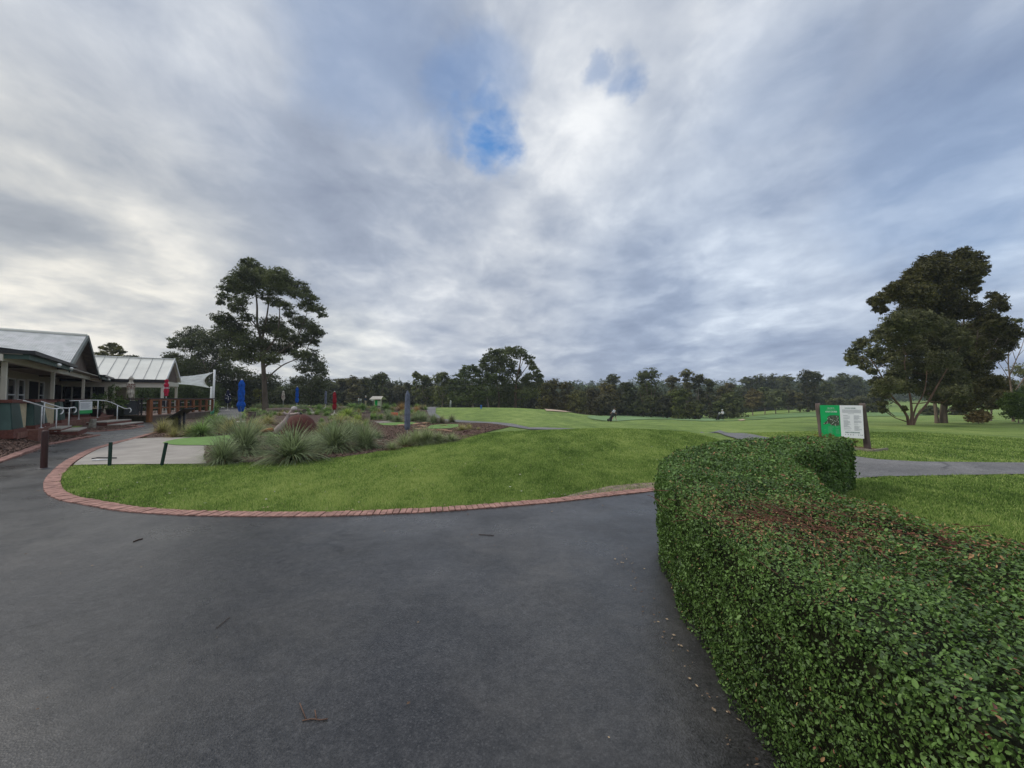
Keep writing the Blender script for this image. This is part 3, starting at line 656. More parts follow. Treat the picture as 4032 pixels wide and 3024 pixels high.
bare = .9*np.exp(-(((Pc[:, 0]-1.68)/.34)**2+((Pc[:, 1]-2.3)/.34)**2))*(Nn[:, 2] > .8)+.8*np.exp(-(((Pc[:, 0]-2.38)/.22)**2+((Pc[:, 1]-2.15)/.34)**2))*(Nn[:, 2] > .7)
patch = np.sin(Pc[:, 0]*3.7+Pc[:, 1]*1.9)*np.sin(Pc[:, 1]*2.9+Pc[:, 2]*4-Pc[:, 0])
pk = np.sin(Pc[:, 0]*23+3*np.sin(Pc[:, 1]*9))*np.sin(Pc[:, 1]*21+2*np.sin(Pc[:, 2]*17))*np.cos(Pc[:, 2]*19+Pc[:, 0]*7); k2 = (r.random(n) > bare*.7-.02) & (r.random(n) > .55*np.clip(pk-.15, 0, 1)*2); Pc, Nn, dist, patch, bare = Pc[k2], Nn[k2], dist[k2], patch[k2], bare[k2]; n = len(Pc)
dep = r.random(n)**1.6*.11-.024-.02*(r.random(n) < .04)
Pc = Pc-Nn*dep[:, None]; Pc[:, 2] = np.maximum(Pc[:, 2], .015)
size = np.clip(r.lognormal(-5.12, .32, n), .0032, .0135)*np.clip((dist/2.2)**.75, 1, 3.2)
tw = np.exp(-((Pc[:, 1]-2.5-.1*(Pc[:, 0]-1.9))/.75)**2)*(Nn[:, 2] > .7); dry = r.random(n) < (.012+.22*bare+.13*tw+.03*(Nn[:, 2] > .7)*(patch > 0))
Vv, Ff = leafset(Pc[~dry]-np.array(off), Nn[~dry], size[~dry], r, .75, .55)
tn = np.clip(r.normal(.46, .24, (~dry).sum())+.10*patch[~dry], 0, 1)
np_mesh('foliage', Vv, Ff, M_hleaf, hd, tone=np.repeat(tn, 2))
Vv, Ff = leafset(Pc[dry]+Nn[dry]*.012-np.array(off), Nn[dry], size[dry]*.95, r, .8, .4)
np_mesh('dry_leaves', Vv, Ff, M_hdry, hd, tone=np.repeat(r.random(dry.sum())**2.2, 2))
# end face of the hedge
ne = 9000; y_ = r.random(ne); o_, q_ = HO[-1], HI[-1]; Pe = o_+(q_-o_)*y_[:, None]; Pe[:, 2] = r.random(ne)*HT; en = np.array([.8, .25, 0]); en = en/np.linalg.norm(en)
Pe = Pe+en*r.normal(.03, .05, ne)[:, None]
Vv, Ff = leafset(Pe-np.array(off), np.tile(en, (ne, 1)), r.uniform(.02, .036, ne), r, .8, .5)
np_mesh('foliage', Vv, Ff, M_hleaf, hd, tone=np.repeat(np.clip(r.normal(.45, .22, ne), 0, 1), 2))
# bare twigs showing through, thin shoots above
mb = MB()
for i in range(430):
    if i < 330:
        c_ = random.choice(((1.68, 2.3), (1.6, 2.5), (2.38, 2.15), (1.9, 2.6))); x, y = random.gauss(c_[0], .20), random.gauss(c_[1], .24)
        a = random.gauss(2.5, .6); l = random.uniform(.05, .2); z = HT+random.uniform(-.07, .0)
        p = Vector((x, y, z)); q = p+Vector((math.cos(a)*l, math.sin(a)*l, random.uniform(-.02, .05)))
    else:
        s1 = np.array([random.random()]); pp, n2 = hedge_pt(s1, np.array([random.uniform(.2, .7)])); p = Vector(pp[0])-Vector(n2[0])*.05; q = p+Vector(n2[0])*random.uniform(.06, .12)+Vector((random.gauss(0, .04), random.gauss(0, .04), 0))
    if p.y < .3: continue
    m_ = p.lerp(q, .5)+Vector((random.gauss(0, .012), random.gauss(0, .012), random.gauss(0, .01)))
    mb.tube([p-off, m_-off, q-off], [.003, .0022, .0012], 3, False)
mb.build('twigs', M_twig, hd)['kind'] = 'stuff'
# ------------------------------------------------------------ buildings
M_cream = mat('cream_weatherboard', (.42, .39, .32), .7, .3, var=.06, vscale=2, bump=.5, bscale=5, stretch=(.02, .02, 1.6), detail=1)
M_creamp = mat('cream_paint', (.60, .57, .48), .5, .4, var=.05, vscale=3)
M_white = mat('white_paint', (.74, .75, .74), .45, .4, var=.03, vscale=5)
M_glass = mat('window_glass', (.018, .022, .024), .06, .7, var=.3, vscale=2)
M_dkgreen = mat('dark_green_paint', (.013, .045, .036), .45, .4, var=.1, vscale=4)
M_teal = mat('green_grey_paint', (.05, .10, .085), .55, .4, var=.1, vscale=3)
M_gutter = mat('gutter_green', (.022, .045, .042), .35, .5, var=.06)
M_blk = mat('black_metal', (.015, .016, .018), .45, .4, var=.1)
M_roofold = mat('weathered_roof', (.50, .50, .50), .6, .35, col2=(.29, .30, .29), vscale=2.6, detail=9)
M_roofcr = mat('cream_roof_panel', (.72, .70, .62), .55, .4, var=.05, vscale=1.2)
M_brown = mat('brown_boards', (.135, .10, .078), .75, .3, var=.2, vscale=4, stretch=(1, 1, .2))
M_dkbrick = mat('dark_brick', (.16, .06, .045), .8, .25, var=.2, vscale=14, bump=.5, bscale=40)
M_crbrick = mat('cream_brick', (.50, .42, .27), .8, .25, var=.12, vscale=9, bump=.4, bscale=30)
M_soffit = mat('soffit', (.30, .28, .24), .7, .3, var=.05)
M_dark = mat('dark_interior', (.012, .011, .010), .8, .2, var=.2)
M_steel = mat('galvanised_pipe', (.78, .79, .78), .4, .5, metal=.0, var=.06)
M_deckw = mat('stained_timber', (.23, .085, .030), .65, .3, var=.22, vscale=5, stretch=(1, 1, .15), bump=.3, bscale=30)
M_rail = mat('dark_timber_rail', (.075, .052, .045), .7, .3, var=.15, vscale=6)
M_lamp = mat('lamp_glass', (.75, .75, .72), .3, .5, var=.02)
M_concst = mat('concrete_step', (.36, .33, .28), .8, .25, var=.12, vscale=4)

O1 = Vector((-20.4, 17.9, 0)); RZ1 = math.atan2(.7507, -.6606)
def club(t, s, z=0.): return O1+Vector((-.6606*t-.7507*s, .7507*t-.6606*s, z))
cb = empty('clubhouse', tuple(O1), RZ1, 'long low clubhouse with verandah, grey corrugated gable roof and dark green gutters', 'building')
def corr(mb, p00, p10, p01, p11, n, h=.035):
    """corrugated sheet from edge p00-p10 (eave) to p01-p11 (ridge), n ribs"""
    p00, p10, p01, p11 = map(Vector, (p00, p10, p01, p11)); nm = (p10-p00).cross(p01-p00).normalized()
    if nm.z < 0: nm = -nm
    k = n*4; a = []; b_ = []
    for i in range(k+1):
        u = i/k; o = nm*(h*math.cos(i*PI/2))
        a.append(mb.b.verts.new(p00.lerp(p10, u)+o)); b_.append(mb.b.verts.new(p01.lerp(p11, u)+o))
    for i in range(k): mb.b.faces.new((a[i], a[i+1], b_[i+1], b_[i])).smooth = True
    lo = [mb.b.verts.new(q-nm*.07) for q in (p00, p10, p11, p01)]; mb.b.faces.new(lo)
mb = MB(); mb.box(-8.2, 16.6, 2.6, 2.8, .45, 3.3); mb.box(-8.2, -8.0, .7, 2.6, .45, 3.0); mb.box(-8.2, 16.6, 2.8, 9, .45, 3.0)
wall = mb.build('wall', M_cream, cb)
mb = MB(); mb.box(-7.4, 16.4, .2, 2.6, .3, .5); mb.build('verandah_floor', M_paver, cb)
mb = MB(); mb.box(-7.6, 16.4, .15, 2.58, 2.98, 3.03); mb.build('ceiling', M_soffit, cb)
def window(t0, t1, z0, z1, parent, s=2.6):
    m = MB(); f = .07
    m.box(t0, t1, s-.07, s-.003, z0, z0+f); m.box(t0, t1, s-.07, s-.003, z1-f, z1)
    for a in (t0, t1-f): m.box(a, a+f, s-.07, s-.003, z0+f, z1-f)
    zm = (z0+z1)/2; m.box(t0+f, t1-f, s-.06, s-.003, zm-.03, zm+.03)
    o = m.build('window', M_white, parent)
    g_ = MB(); g_.box(t0+f, t1-f, s-.03, s-.004, z0+f, zm-.03); g_.box(t0+f, t1-f, s-.03, s-.004, zm+.03, z1-f); g_.build('pane', M_glass, o)
for a, b_ in ((1.2, 2.3), (3.0, 4.3), (4.75, 5.9), (8.8, 10.0)): window(a, b_, .95, 2.6, cb)
m = MB(); m.box(6.3, 8.4, 2.5, 2.597, .52, 2.55); dr = m.build('dark_doorway', M_dark, cb); m = MB(); m.box(6.2, 6.3, 2.47, 2.597, .52, 2.65); m.box(8.4, 8.5, 2.47, 2.597, .52, 2.65); m.box(6.3, 8.4, 2.47, 2.597, 2.551, 2.65); m.build('door_frame', M_creamp, dr)  # flat dark panels, the shade of the open doorways put into their colour
m = MB(); m.box(11.4, 14.6, 2.5, 2.597, .52, 2.5); dr = m.build('dark_doorway', M_dark, cb); m = MB(); m.box(11.3, 11.4, 2.47, 2.597, .52, 2.6); m.box(14.6, 14.7, 2.47, 2.597, .52, 2.6); m.build('door_frame', M_creamp, dr)
for t in (-7.0, -.45, 7.3, 16.0):
    m = MB(); m.box(t-.055, t+.055, .54, .66, 1.55 if t < 12 else .5, 2.76); m.build('post', M_creamp, cb, bevel=.008)
m = MB(); m.box(-7.6, 16.4, .52, .68, 2.761, 2.97); m.build('beam', M_creamp, cb)
# tapered painted piers with brick caps and low walls between
def pier(tc_, wt, wb, name='pier'):
    m = MB(); m.mi = 0
    m.hull([(tc_-wb/2, .28, .62), (tc_+wb/2, .28, .62), (tc_+wb/2, .92, .62), (tc_-wb/2, .92, .62)], [(tc_-wt/2, .36, 1.45), (tc_+wt/2, .36, 1.45), (tc_+wt/2, .84, 1.45), (tc_-wt/2, .84, 1.45)])
    o = m.build(name, M_teal, cb)
    m = MB(); m.box(tc_-wt/2-.06, tc_+wt/2+.06, .3, .9, 1.451, 1.555); m.build('cap', M_dkbrick, o, bevel=.01)
    m = MB(); m.box(tc_-wb/2-.05, tc_+wb/2+.05, .22, .98, .35, .618); m.build('plinth', M_dkbrick, o)
    m = MB(); m.hull([(tc_-wb/2+.04, .262, .63), (tc_+wb/2-.3, .262, .63), (tc_+wb/2-.3, .277, .63), (tc_-wb/2+.04, .277, .63)], [(tc_-wt/2+.04, .342, 1.44), (tc_+wt/2-.22, .342, 1.44), (tc_+wt/2-.22, .357, 1.44), (tc_-wt/2+.04, .357, 1.44)]); m.build('panel', M_dkgreen, o)
pier(-7.0, 1.0, 1.3); pier(-4.1, 1.5, 2.1); pier(-.3, .8, 1.15); pier(7.3, .6, .8); pier(12.2, .6, .8)
for a, b_, c, d in ((-6.33, -5.16, -6.43, -4.92), (-3.04, -.9, -3.28, -.77), (7.72, 11.78, 7.67, 11.83), (12.62, 16.2, 12.57, 16.2)):
    o = MB().box(a, b_, .45, .75, .5, 1.42).build('low_wall', M_crbrick, cb); MB().box(c, d, .40, .80, 1.423, 1.50).build('coping', M_dkbrick, o)
# gutters and fascia
for q in ((-7.5, -.3, -.12, .02, 3.0, 3.12), (-7.62, -7.5, -.12, 6, 3.0, 3.12), (9.2, 16.5, -.12, .02, 3.0, 3.12)): MB().box(*q).build('gutter', M_blk, cb)
for q in ((-7.5, -.3, .021, .06, 2.84, 3.06), (-7.499, -7.46, .061, 6, 2.84, 3.06), (9.2, 16.5, .021, .06, 2.84, 3.06)): MB().box(*q).build('fascia', M_teal, cb)
m = MB(); corr(m, (-7.5, 0, 3.10), (-.3, 0, 3.10), (-7.5, 4, 3.62), (-.3, 4, 3.62), 90, .008); corr(m, (9.0, 0, 3.10), (16.5, 0, 3.10), (9.0, 4, 3.62), (16.5, 4, 3.62), 90, .008); m.build('verandah_roof', M_roofold, cb)
# big gable
GA, GB, GT, ZE, ZR = -.35, 9.1, 4.3, 3.02, 5.02
m = MB(); corr(m, (GA, .2, ZE), (GA, 12, ZE), (GT, .2, ZR), (GT, 12, ZR), 150, .008); rf = m.build('roof', M_roofold, cb)
m = MB(); corr(m, (GB, .2, ZE), (GB, 12, ZE), (GT, .2, ZR), (GT, 12, ZR), 150, .008); m.build('roof', M_roofold, cb)
m = MB(); m.tube([(GT, .17, ZR+.02), (GT, 12, ZR+.02)], .09, 8); m.build('ridge_cap', M_roofcr, rf)
m = MB(); m.hull([(GA+.2, .55, ZE-.1), (GB-.2, .55, ZE-.1), (GT, .55, ZR-.16)], [(GA+.2, .65, ZE-.1), (GB-.2, .65, ZE-.1), (GT, .65, ZR-.16)]); m.build('gable_wall', M_brown, cb)
m = MB()
for a in (GA, GB):
    d = 1 if a < GT else -1
    m.hull([(a, .10, ZE-.24), (a, .16, ZE-.24), (a, .16, ZE+.02), (a, .10, ZE+.02)], [(GT, .10, ZR-.22), (GT, .16, ZR-.22), (GT, .16, ZR+.04), (GT, .10, ZR+.04)])
m.build('barge_board', M_gutter, cb)
m = MB()
m.hull([(GA+.06, .18, ZE-.12), (GA+.06, 3, ZE-.12), (GT, 3, ZR-.14), (GT, .18, ZR-.14)], [(GA+.06, .18, ZE-.10), (GA+.06, 3, ZE-.10), (GT, 3, ZR-.12), (GT, .18, ZR-.12)])
m.hull([(GB-.06, .18, ZE-.12), (GB-.06, 3, ZE-.12), (GT, 3, ZR-.14), (GT, .18, ZR-.14)], [(GB-.06, .18, ZE-.10), (GB-.06, 3, ZE-.10), (GT, 3, ZR-.12), (GT, .18, ZR-.12)])
m.build('soffit', M_brown, cb)
for t in (-4.6, -2.3, 10.4):
    m = MB(); m.lathe([(.03, 0), (.05, .02), (.07, .06), (.06, .10), (.02, .12)], 12, (t, -.18, 2.80)); m.build('outdoor_light', M_lamp, cb)

# cafe wing
R2 = Vector((-28.2, 32, 0)); RZ2 = math.atan2(.5, .866)
cw = empty('cafe_wing', tuple(R2), RZ2, 'smaller clubhouse wing with pale cream panel roof opening onto the timber deck', 'building')
zr, ze = 4.85, 3.05; wv = 2.25; LW = 9.5
def panelroof(m, side):
    e0, e1 = -LW, 0.
    a = [Vector((e0, -wv*side, ze)), Vector((e1, -wv*side, ze)), Vector((e1, 0, zr)), Vector((e0, 0, zr))]
    m.hull([p-Vector((0, 0, .07)) for p in a], a)
m = MB(); panelroof(m, 1); panelroof(m, -1); rf = m.build('roof', M_roofcr, cw)
m = MB(); k = 0
sl = Vector((0, -wv, ze-zr))
for i in range(1, 14):
    x = -i*.70+.05; m.beam(Vector((x, 0, zr+.01)), Vector((x, -wv, ze+.01)), .03, .04)
m.build('seam', mat('roof_seam', (.40, .39, .36), .6, .3), rf)
m = MB(); m.beam((-LW, 0, zr+.03), (.03, 0, zr+.03), .16, .05); m.beam((.02, .05, zr), (.02, -wv-.05, ze), .04, .22); m.beam((.02, -.05, zr), (.02, wv+.05, ze), .04, .22); m.build('roof_trim', M_white, rf)
m = MB(); m.box(-LW, .02, -wv-.16, -wv-.01, ze-.24, ze-.01); m.build('gutter', M_blk, cw)
m = MB(); m.box(-LW, -.2, -wv+.02, -wv+.10, ze-.62, ze-.12); m.box(-.2, -.12, -wv+.02, wv-.02, ze-.45, ze-.12); m.build('fascia', M_creamp, cw)
m = MB(); m.box(-LW, -.21, -wv+.11, wv-.1, ze-.50, ze-.46); m.build('ceiling', M_creamp, cw)
m = MB(); m.hull([(-.18, -wv+.2, ze-.1), (-.18, wv-.2, ze-.1), (-.18, 0, zr-.12)], [(-.14, -wv+.2, ze-.1), (-.14, wv-.2, ze-.1), (-.14, 0, zr-.12)]); m.build('gable_wall', M_brown, cw)
for x, y in ((-.25, -wv+.15), (-.25, wv-.15), (-3.4, -wv+.15), (-3.0, -wv+.15), (-3.0, wv-.2), (-6, -wv+.15)):
    m = MB(); m.box(x-.08, x+.08, y-.08, y+.08, .5, ze-.46); m.build('post', M_creamp, cw, bevel=.008)
m = MB(); m.box(-9, -3.3, -wv+.25, -wv+.3, .5, .62); m.box(-9, -3.3, -wv+.25, -wv+.3, 1.5, 1.56); m.box(-9, -3.3, -wv+.25, -wv+.3, 2.45, 2.55)
for x in (-9, -7.6, -6.4, -5.2, -4.2): m.box(x-.04, x+.04, -wv+.245, -wv+.305, .5, 2.56)
dr = m.build('glazed_door', M_creamp, cw); m = MB(); m.box(-9, -3.3, -wv+.265, -wv+.285, .63, 2.44); m.build('pane', M_glass, dr)
m = MB(); m.box(-9, -3.4, wv-.3, wv-.2, .5, 2.6); m.box(-9.1, -9, -wv+.25, wv-.2, .5, 2.6); m.build('wall', M_cream, cw)

# terrace, steps, deck
ter = [(-16.3, 14.6), (-18.7, 15.3), (-21.7, 18.6), (-23.7, 22.9), (-26.2, 25.6), (-33, 30.6), (-26.0, 21.5), (-18.5, 13.2)]
ter = [(-16.35, 13.3), (-21.3, 18.3), (-22.6, 20.3), (-24.0, 22.9), (-26.2, 25.65), (-34.5, 30.6), (-25.0, 20.5), (-17.0, 12.3)]
m = MB(); m.hull([(x, y, .1) for x, y in ter], [(x, y, .503) for x, y in ter]); tag(m.build('terrace', M_paver), kind='structure')
st = empty('garden_steps', (-22.4, 21.3, 0), 0, 'wide brick steps with concrete treads going up to the terrace beside the deck', 'steps')
for i, (o_, z_) in enumerate(((.5, .34), (1.05, .18))):
    c = Vector((-22.4, 21.3, 0)); d = Vector((-.43, .90, 0)).normalized(); n_ = Vector((d.y, -d.x, 0))
    q = [Vector(a) for a in (d*-1.3+n_*-.3, d*1.5+n_*-.3, d*1.5+n_*o_, d*-1.3+n_*o_)]
    m = MB(); m.hull([p+Vector((0, 0, 0.0)) for p in q], [p+Vector((0, 0, z_-.03)) for p in q]); s_ = m.build('step', M_dkbrick, st)
    m = MB(); m.hull([p+Vector((0, 0, z_-.028)) for p in q], [p+Vector((0, 0, z_+.02)) for p in q]); m.build('tread', M_concst, s_)
st = empty('garden_steps', (-18.6, 15.6, 0), 0, 'low brick steps between the paired handrails at the verandah piers', 'steps')
for i, (o_, z_) in enumerate(((.35, .40), (.8, .30))):
    d = Vector((-.66, .75, 0)); n_ = Vector((.75, .66, 0)); q = [d*-.9+n_*-.5, d*1.3+n_*-.5, d*1.3+n_*o_, d*-.9+n_*o_]
    m = MB(); m.hull([p+Vector((0, 0, .0)) for p in q], [p+Vector((0, 0, z_-.03)) for p in q]); s_ = m.build('step', M_dkbrick, st)
    m = MB(); m.hull([p+Vector((0, 0, z_-.028)) for p in q], [p+Vector((0, 0, z_+.02)) for p in q]); m.build('tread', M_concst, s_)

D0, D1 = Vector((-23.55, 25, 0)), Vector((-26.5, 34, 0))
dk = empty('timber_deck', tuple(D0), 0, 'raised timber deck with orange-brown posts and a flat dark top rail', 'deck')
dp = [D0, D1, Vector((-30.5, 35.2, 0)), Vector((-32.5, 29.5, 0)), Vector((-26.4, 25.6, 0))]
m = MB(); m.hull([p-D0+Vector((0, 0, .42)) for p in dp], [p-D0+Vector((0, 0, .51)) for p in dp]); m.build('deck_boards', mat('deck_boards', (.30, .22, .18), .7, .3, var=.15, vscale=3), dk)
m = MB(); ins = [D0+Vector((-.1, .12, 0)), D1+Vector((-.1, -.1, 0)), Vector((-30.4, 35.1, 0)), Vector((-32.4, 29.6, 0)), Vector((-26.4, 25.75, 0))]
m.hull([p-D0+Vector((0, 0, -.3)) for p in ins], [p-D0+Vector((0, 0, .415)) for p in ins]); m.build('skirt', M_brown, dk)
dd = D1-D0; nP = 8
for i in range(nP+1):
    p = dd*(i/nP); wdt = .11 if i == 0 else .07; m = MB(); m.box(p.x-wdt, p.x+wdt, p.y-wdt, p.y+wdt, -.1 if i == 0 else .51, 1.49); m.build('post', M_deckw, dk, bevel=.006)
dn = dd.normalized(); m = MB(); m.beam(Vector((-.02, -.35, 1.57)), dd+dn*.4+Vector((0, 0, 1.57)), .34, .07); m.beam(Vector((0, 0, 1.57))-dn*.0, Vector((-2.9, .62, 1.57)), .05, .05); m.build('top_rail', M_rail, dk)
m = MB(); m.beam(Vector((0, 0, 1.49)), dd+Vector((0, 0, 1.49)), .06, .09); m.build('under_rail', M_deckw, dk)
for i in range(nP):
    a, b_ = dd*(i/nP)+dn*.075, dd*((i+1)/nP)-dn*.075
    m = MB(); m.beam(a+Vector((0, 0, .95)), b_+Vector((0, 0, .95)), .05, .08); m.build('mid_rail', M_deckw, dk)

# handrails
def handrail(name, pts, posts, label):
    base = posts[0][0]; o = Vector((base.x, base.y, 0)); e_ = empty('handrail', tuple(o), 0, label, 'handrail', 'galvanised pipe handrails at the terrace steps')
    s_ = spline(pts, .06); m = MB(); m.tube([p-o for p in s_], .024, 8); m.build('rail', M_steel, e_)
    for b_, t in posts:
        m = MB(); m.tube([b_-o, t-o], .022, 8); m.lathe([(.06, 0), (.06, .012)], 10, tuple(b_-o)); m.build('post', M_steel, e_)
def hook(a, b_):
    d = (b_-a); d.z = 0; d.normalize(); return [b_+d*.10+Vector((0, 0, -.02)), b_+d*.17+Vector((0, 0, -.10)), b_+d*.12+Vector((0, 0, -.2)), b_+d*.02+Vector((0, 0, -.24))]
def lin(pts, u):
    for a, b_ in zip(pts, pts[1:]):
        ua, ub = 2016+a.x/a.y*F, 2016+b_.x/b_.y*F
        if min(ua, ub)-1 <= u <= max(ua, ub)+1: return a.lerp(b_, (u-ua)/(ub-ua+1e-9))
    return pts[-1]
r1p = [P(58, 1577, 12.8), P(95, 1578, 13.2), P(200, 1608, 14.8), P(238, 1607, 15.3)]
r2p = [P(140, 1578, 14.2), P(152, 1578, 14.5), P(250, 1606, 16.2), P(292, 1604, 16.9)]
r3p = [P(275, 1578, 19.2), P(412, 1578, 22.4), P(488, 1607, 22.0), P(510, 1607, 21.8)]
for nm, rp, us, lb_ in (('a', r1p, (165, 226), 'galvanised pipe handrail nearest the dark timber bollard, sloping down beside the green piers'),
                     ('b', r2p, (175, 275), 'galvanised pipe handrail just behind the nearer one, against the cream low wall'),
                     ('c', r3p, (310, 384, 465), 'long galvanised pipe handrail carrying the white notice, running towards the deck')):
    ps = []
    for u in us:
        t = lin(rp, u); gz = max(hz(t.x, t.y), .02); gz = .503 if (nm == 'c' and u < 400) or u in (165, 175) else (.2 if nm == 'c' else max(.3, gz)); ps.append((Vector((t.x, t.y, gz)), t))
    handrail(nm, rp[:-1]+[rp[-1]]+hook(rp[-2], rp[-1]), ps, lb_)
# notice on the handrail
a, b_ = lin(r3p, 308), lin(r3p, 357)
o = empty('notice_board', (a.x, a.y, 0), 0, 'white notice with a green band tied to the long handrail', 'sign')
d = (b_-a); n_ = Vector((d.y, -d.x, 0)).normalized(); n_ = n_ if n_.dot(-a) > 0 else -n_
def vq(m, z0, z1, k, u0=0., u1=1.): 
    p, q = a.lerp(b_, u0)-Vector((a.x, a.y, 0))+n_*k, a.lerp(b_, u1)-Vector((a.x, a.y, 0))+n_*k; p.z = q.z = 0
    m.hull([p+Vector((0, 0, z0)), q+Vector((0, 0, z0)), q+n_*.008+Vector((0, 0, z0)), p+n_*.008+Vector((0, 0, z0))], [p+Vector((0, 0, z1)), q+Vector((0, 0, z1)), q+n_*.008+Vector((0, 0, z1)), p+n_*.008+Vector((0, 0, z1))])
zt = a.z-.04
m = MB(); vq(m, zt-.64, zt, .03); m.build('board', M_white, o)
M_sgreen = mat('sign_green', (.02, .34, .09), .45, .4, var=.04); M_ink = mat('sign_ink', (.10, .12, .13), .6, .3, var=.1); M_ink2 = mat('grey_ink', (.36, .38, .40), .6, .3, var=.05)
m = MB(); vq(m, zt-.64, zt-.46, .040); m.build('green_band', M_sgreen, o)
m = MB()
for i in range(7): vq(m, zt-.10-i*.045, zt-.085-i*.045, .040, .1, .9-.1*(i % 3))
m.build('print', M_ink2, o)

# ------------------------------------------------------------ shade sail
pt = [P(845, 1460, 36), P(833, 1526, 37.5)]
so = empty('shade_sail', (pt[0].x, pt[0].y, 0), 0, 'pale grey shade sail stretched between the cafe roof and two white leaning poles', 'shade sail')
org = Vector((pt[0].x, pt[0].y, 0))
A_, B_, C_, D_ = P(690, 1483, 33), P(843, 1464, 36), P(831, 1529, 37.5), P(692, 1512, 35.5)
def ed(p, q, sag, tow, n=14): return [p.lerp(q, i/n)+tow*(4*sag*(i/n)*(1-i/n)) for i in range(n+1)]
ctr = (A_+B_+C_+D_)/4
n = 14; e_t = ed(A_, B_, .25, (ctr-(A_+B_)/2).normalized(), n); e_b = ed(D_, C_, .25, (ctr-(D_+C_)/2).normalized(), n); e_l = ed(A_, D_, .1, (ctr-(A_+D_)/2).normalized(), n); e_r = ed(B_, C_, .65, (ctr-(B_+C_)/2).normalized(), n)
V = []
for j in range(n+1):
    v = j/n
    for i in range(n+1):
        u = i/n; p = e_t[i]*(1-v)+e_b[i]*v+e_l[j]*(1-u)+e_r[j]*u-(A_*(1-u)*(1-v)+B_*u*(1-v)+C_*u*v+D_*(1-u)*v); V.append(tuple(p-org))
ii = np.arange((n+1)**2).reshape(n+1, n+1); Fq = np.stack([ii[:-1, :-1], ii[:-1, 1:], ii[1:, 1:], ii[1:, :-1]], -1).reshape(-1, 4)
M_sail = translucent(mat('sail_cloth', (.84, .86, .88), .8, .2, var=.08, vscale=3), .62)
s_ = np_mesh('sail', V, Fq, M_sail, so, smooth=True); sm = s_.modifiers.new('solid', 'SOLIDIFY'); sm.thickness = .012
m = MB(); m.tube([p-org for p in e_r], .025, 6); m.build('hem', M_white, so)
for t, bu, Y in ((pt[0], 840, 36), (pt[1], 830, 37.5)):
    b_ = Vector(((bu-2016)/F*Y, Y, -.1)); m = MB(); m.tube([b_-org, t+Vector((0, 0, .1))-org], .085, 12); p_ = m.build('pole', M_white, so)
    m = MB(); m.tube([b_-org+Vector((0, 0, .05)), b_-org+(t-b_)*.18], .10, 12); m.build('sleeve', mat('green_sleeve', (.05, .30, .18), .5), p_)

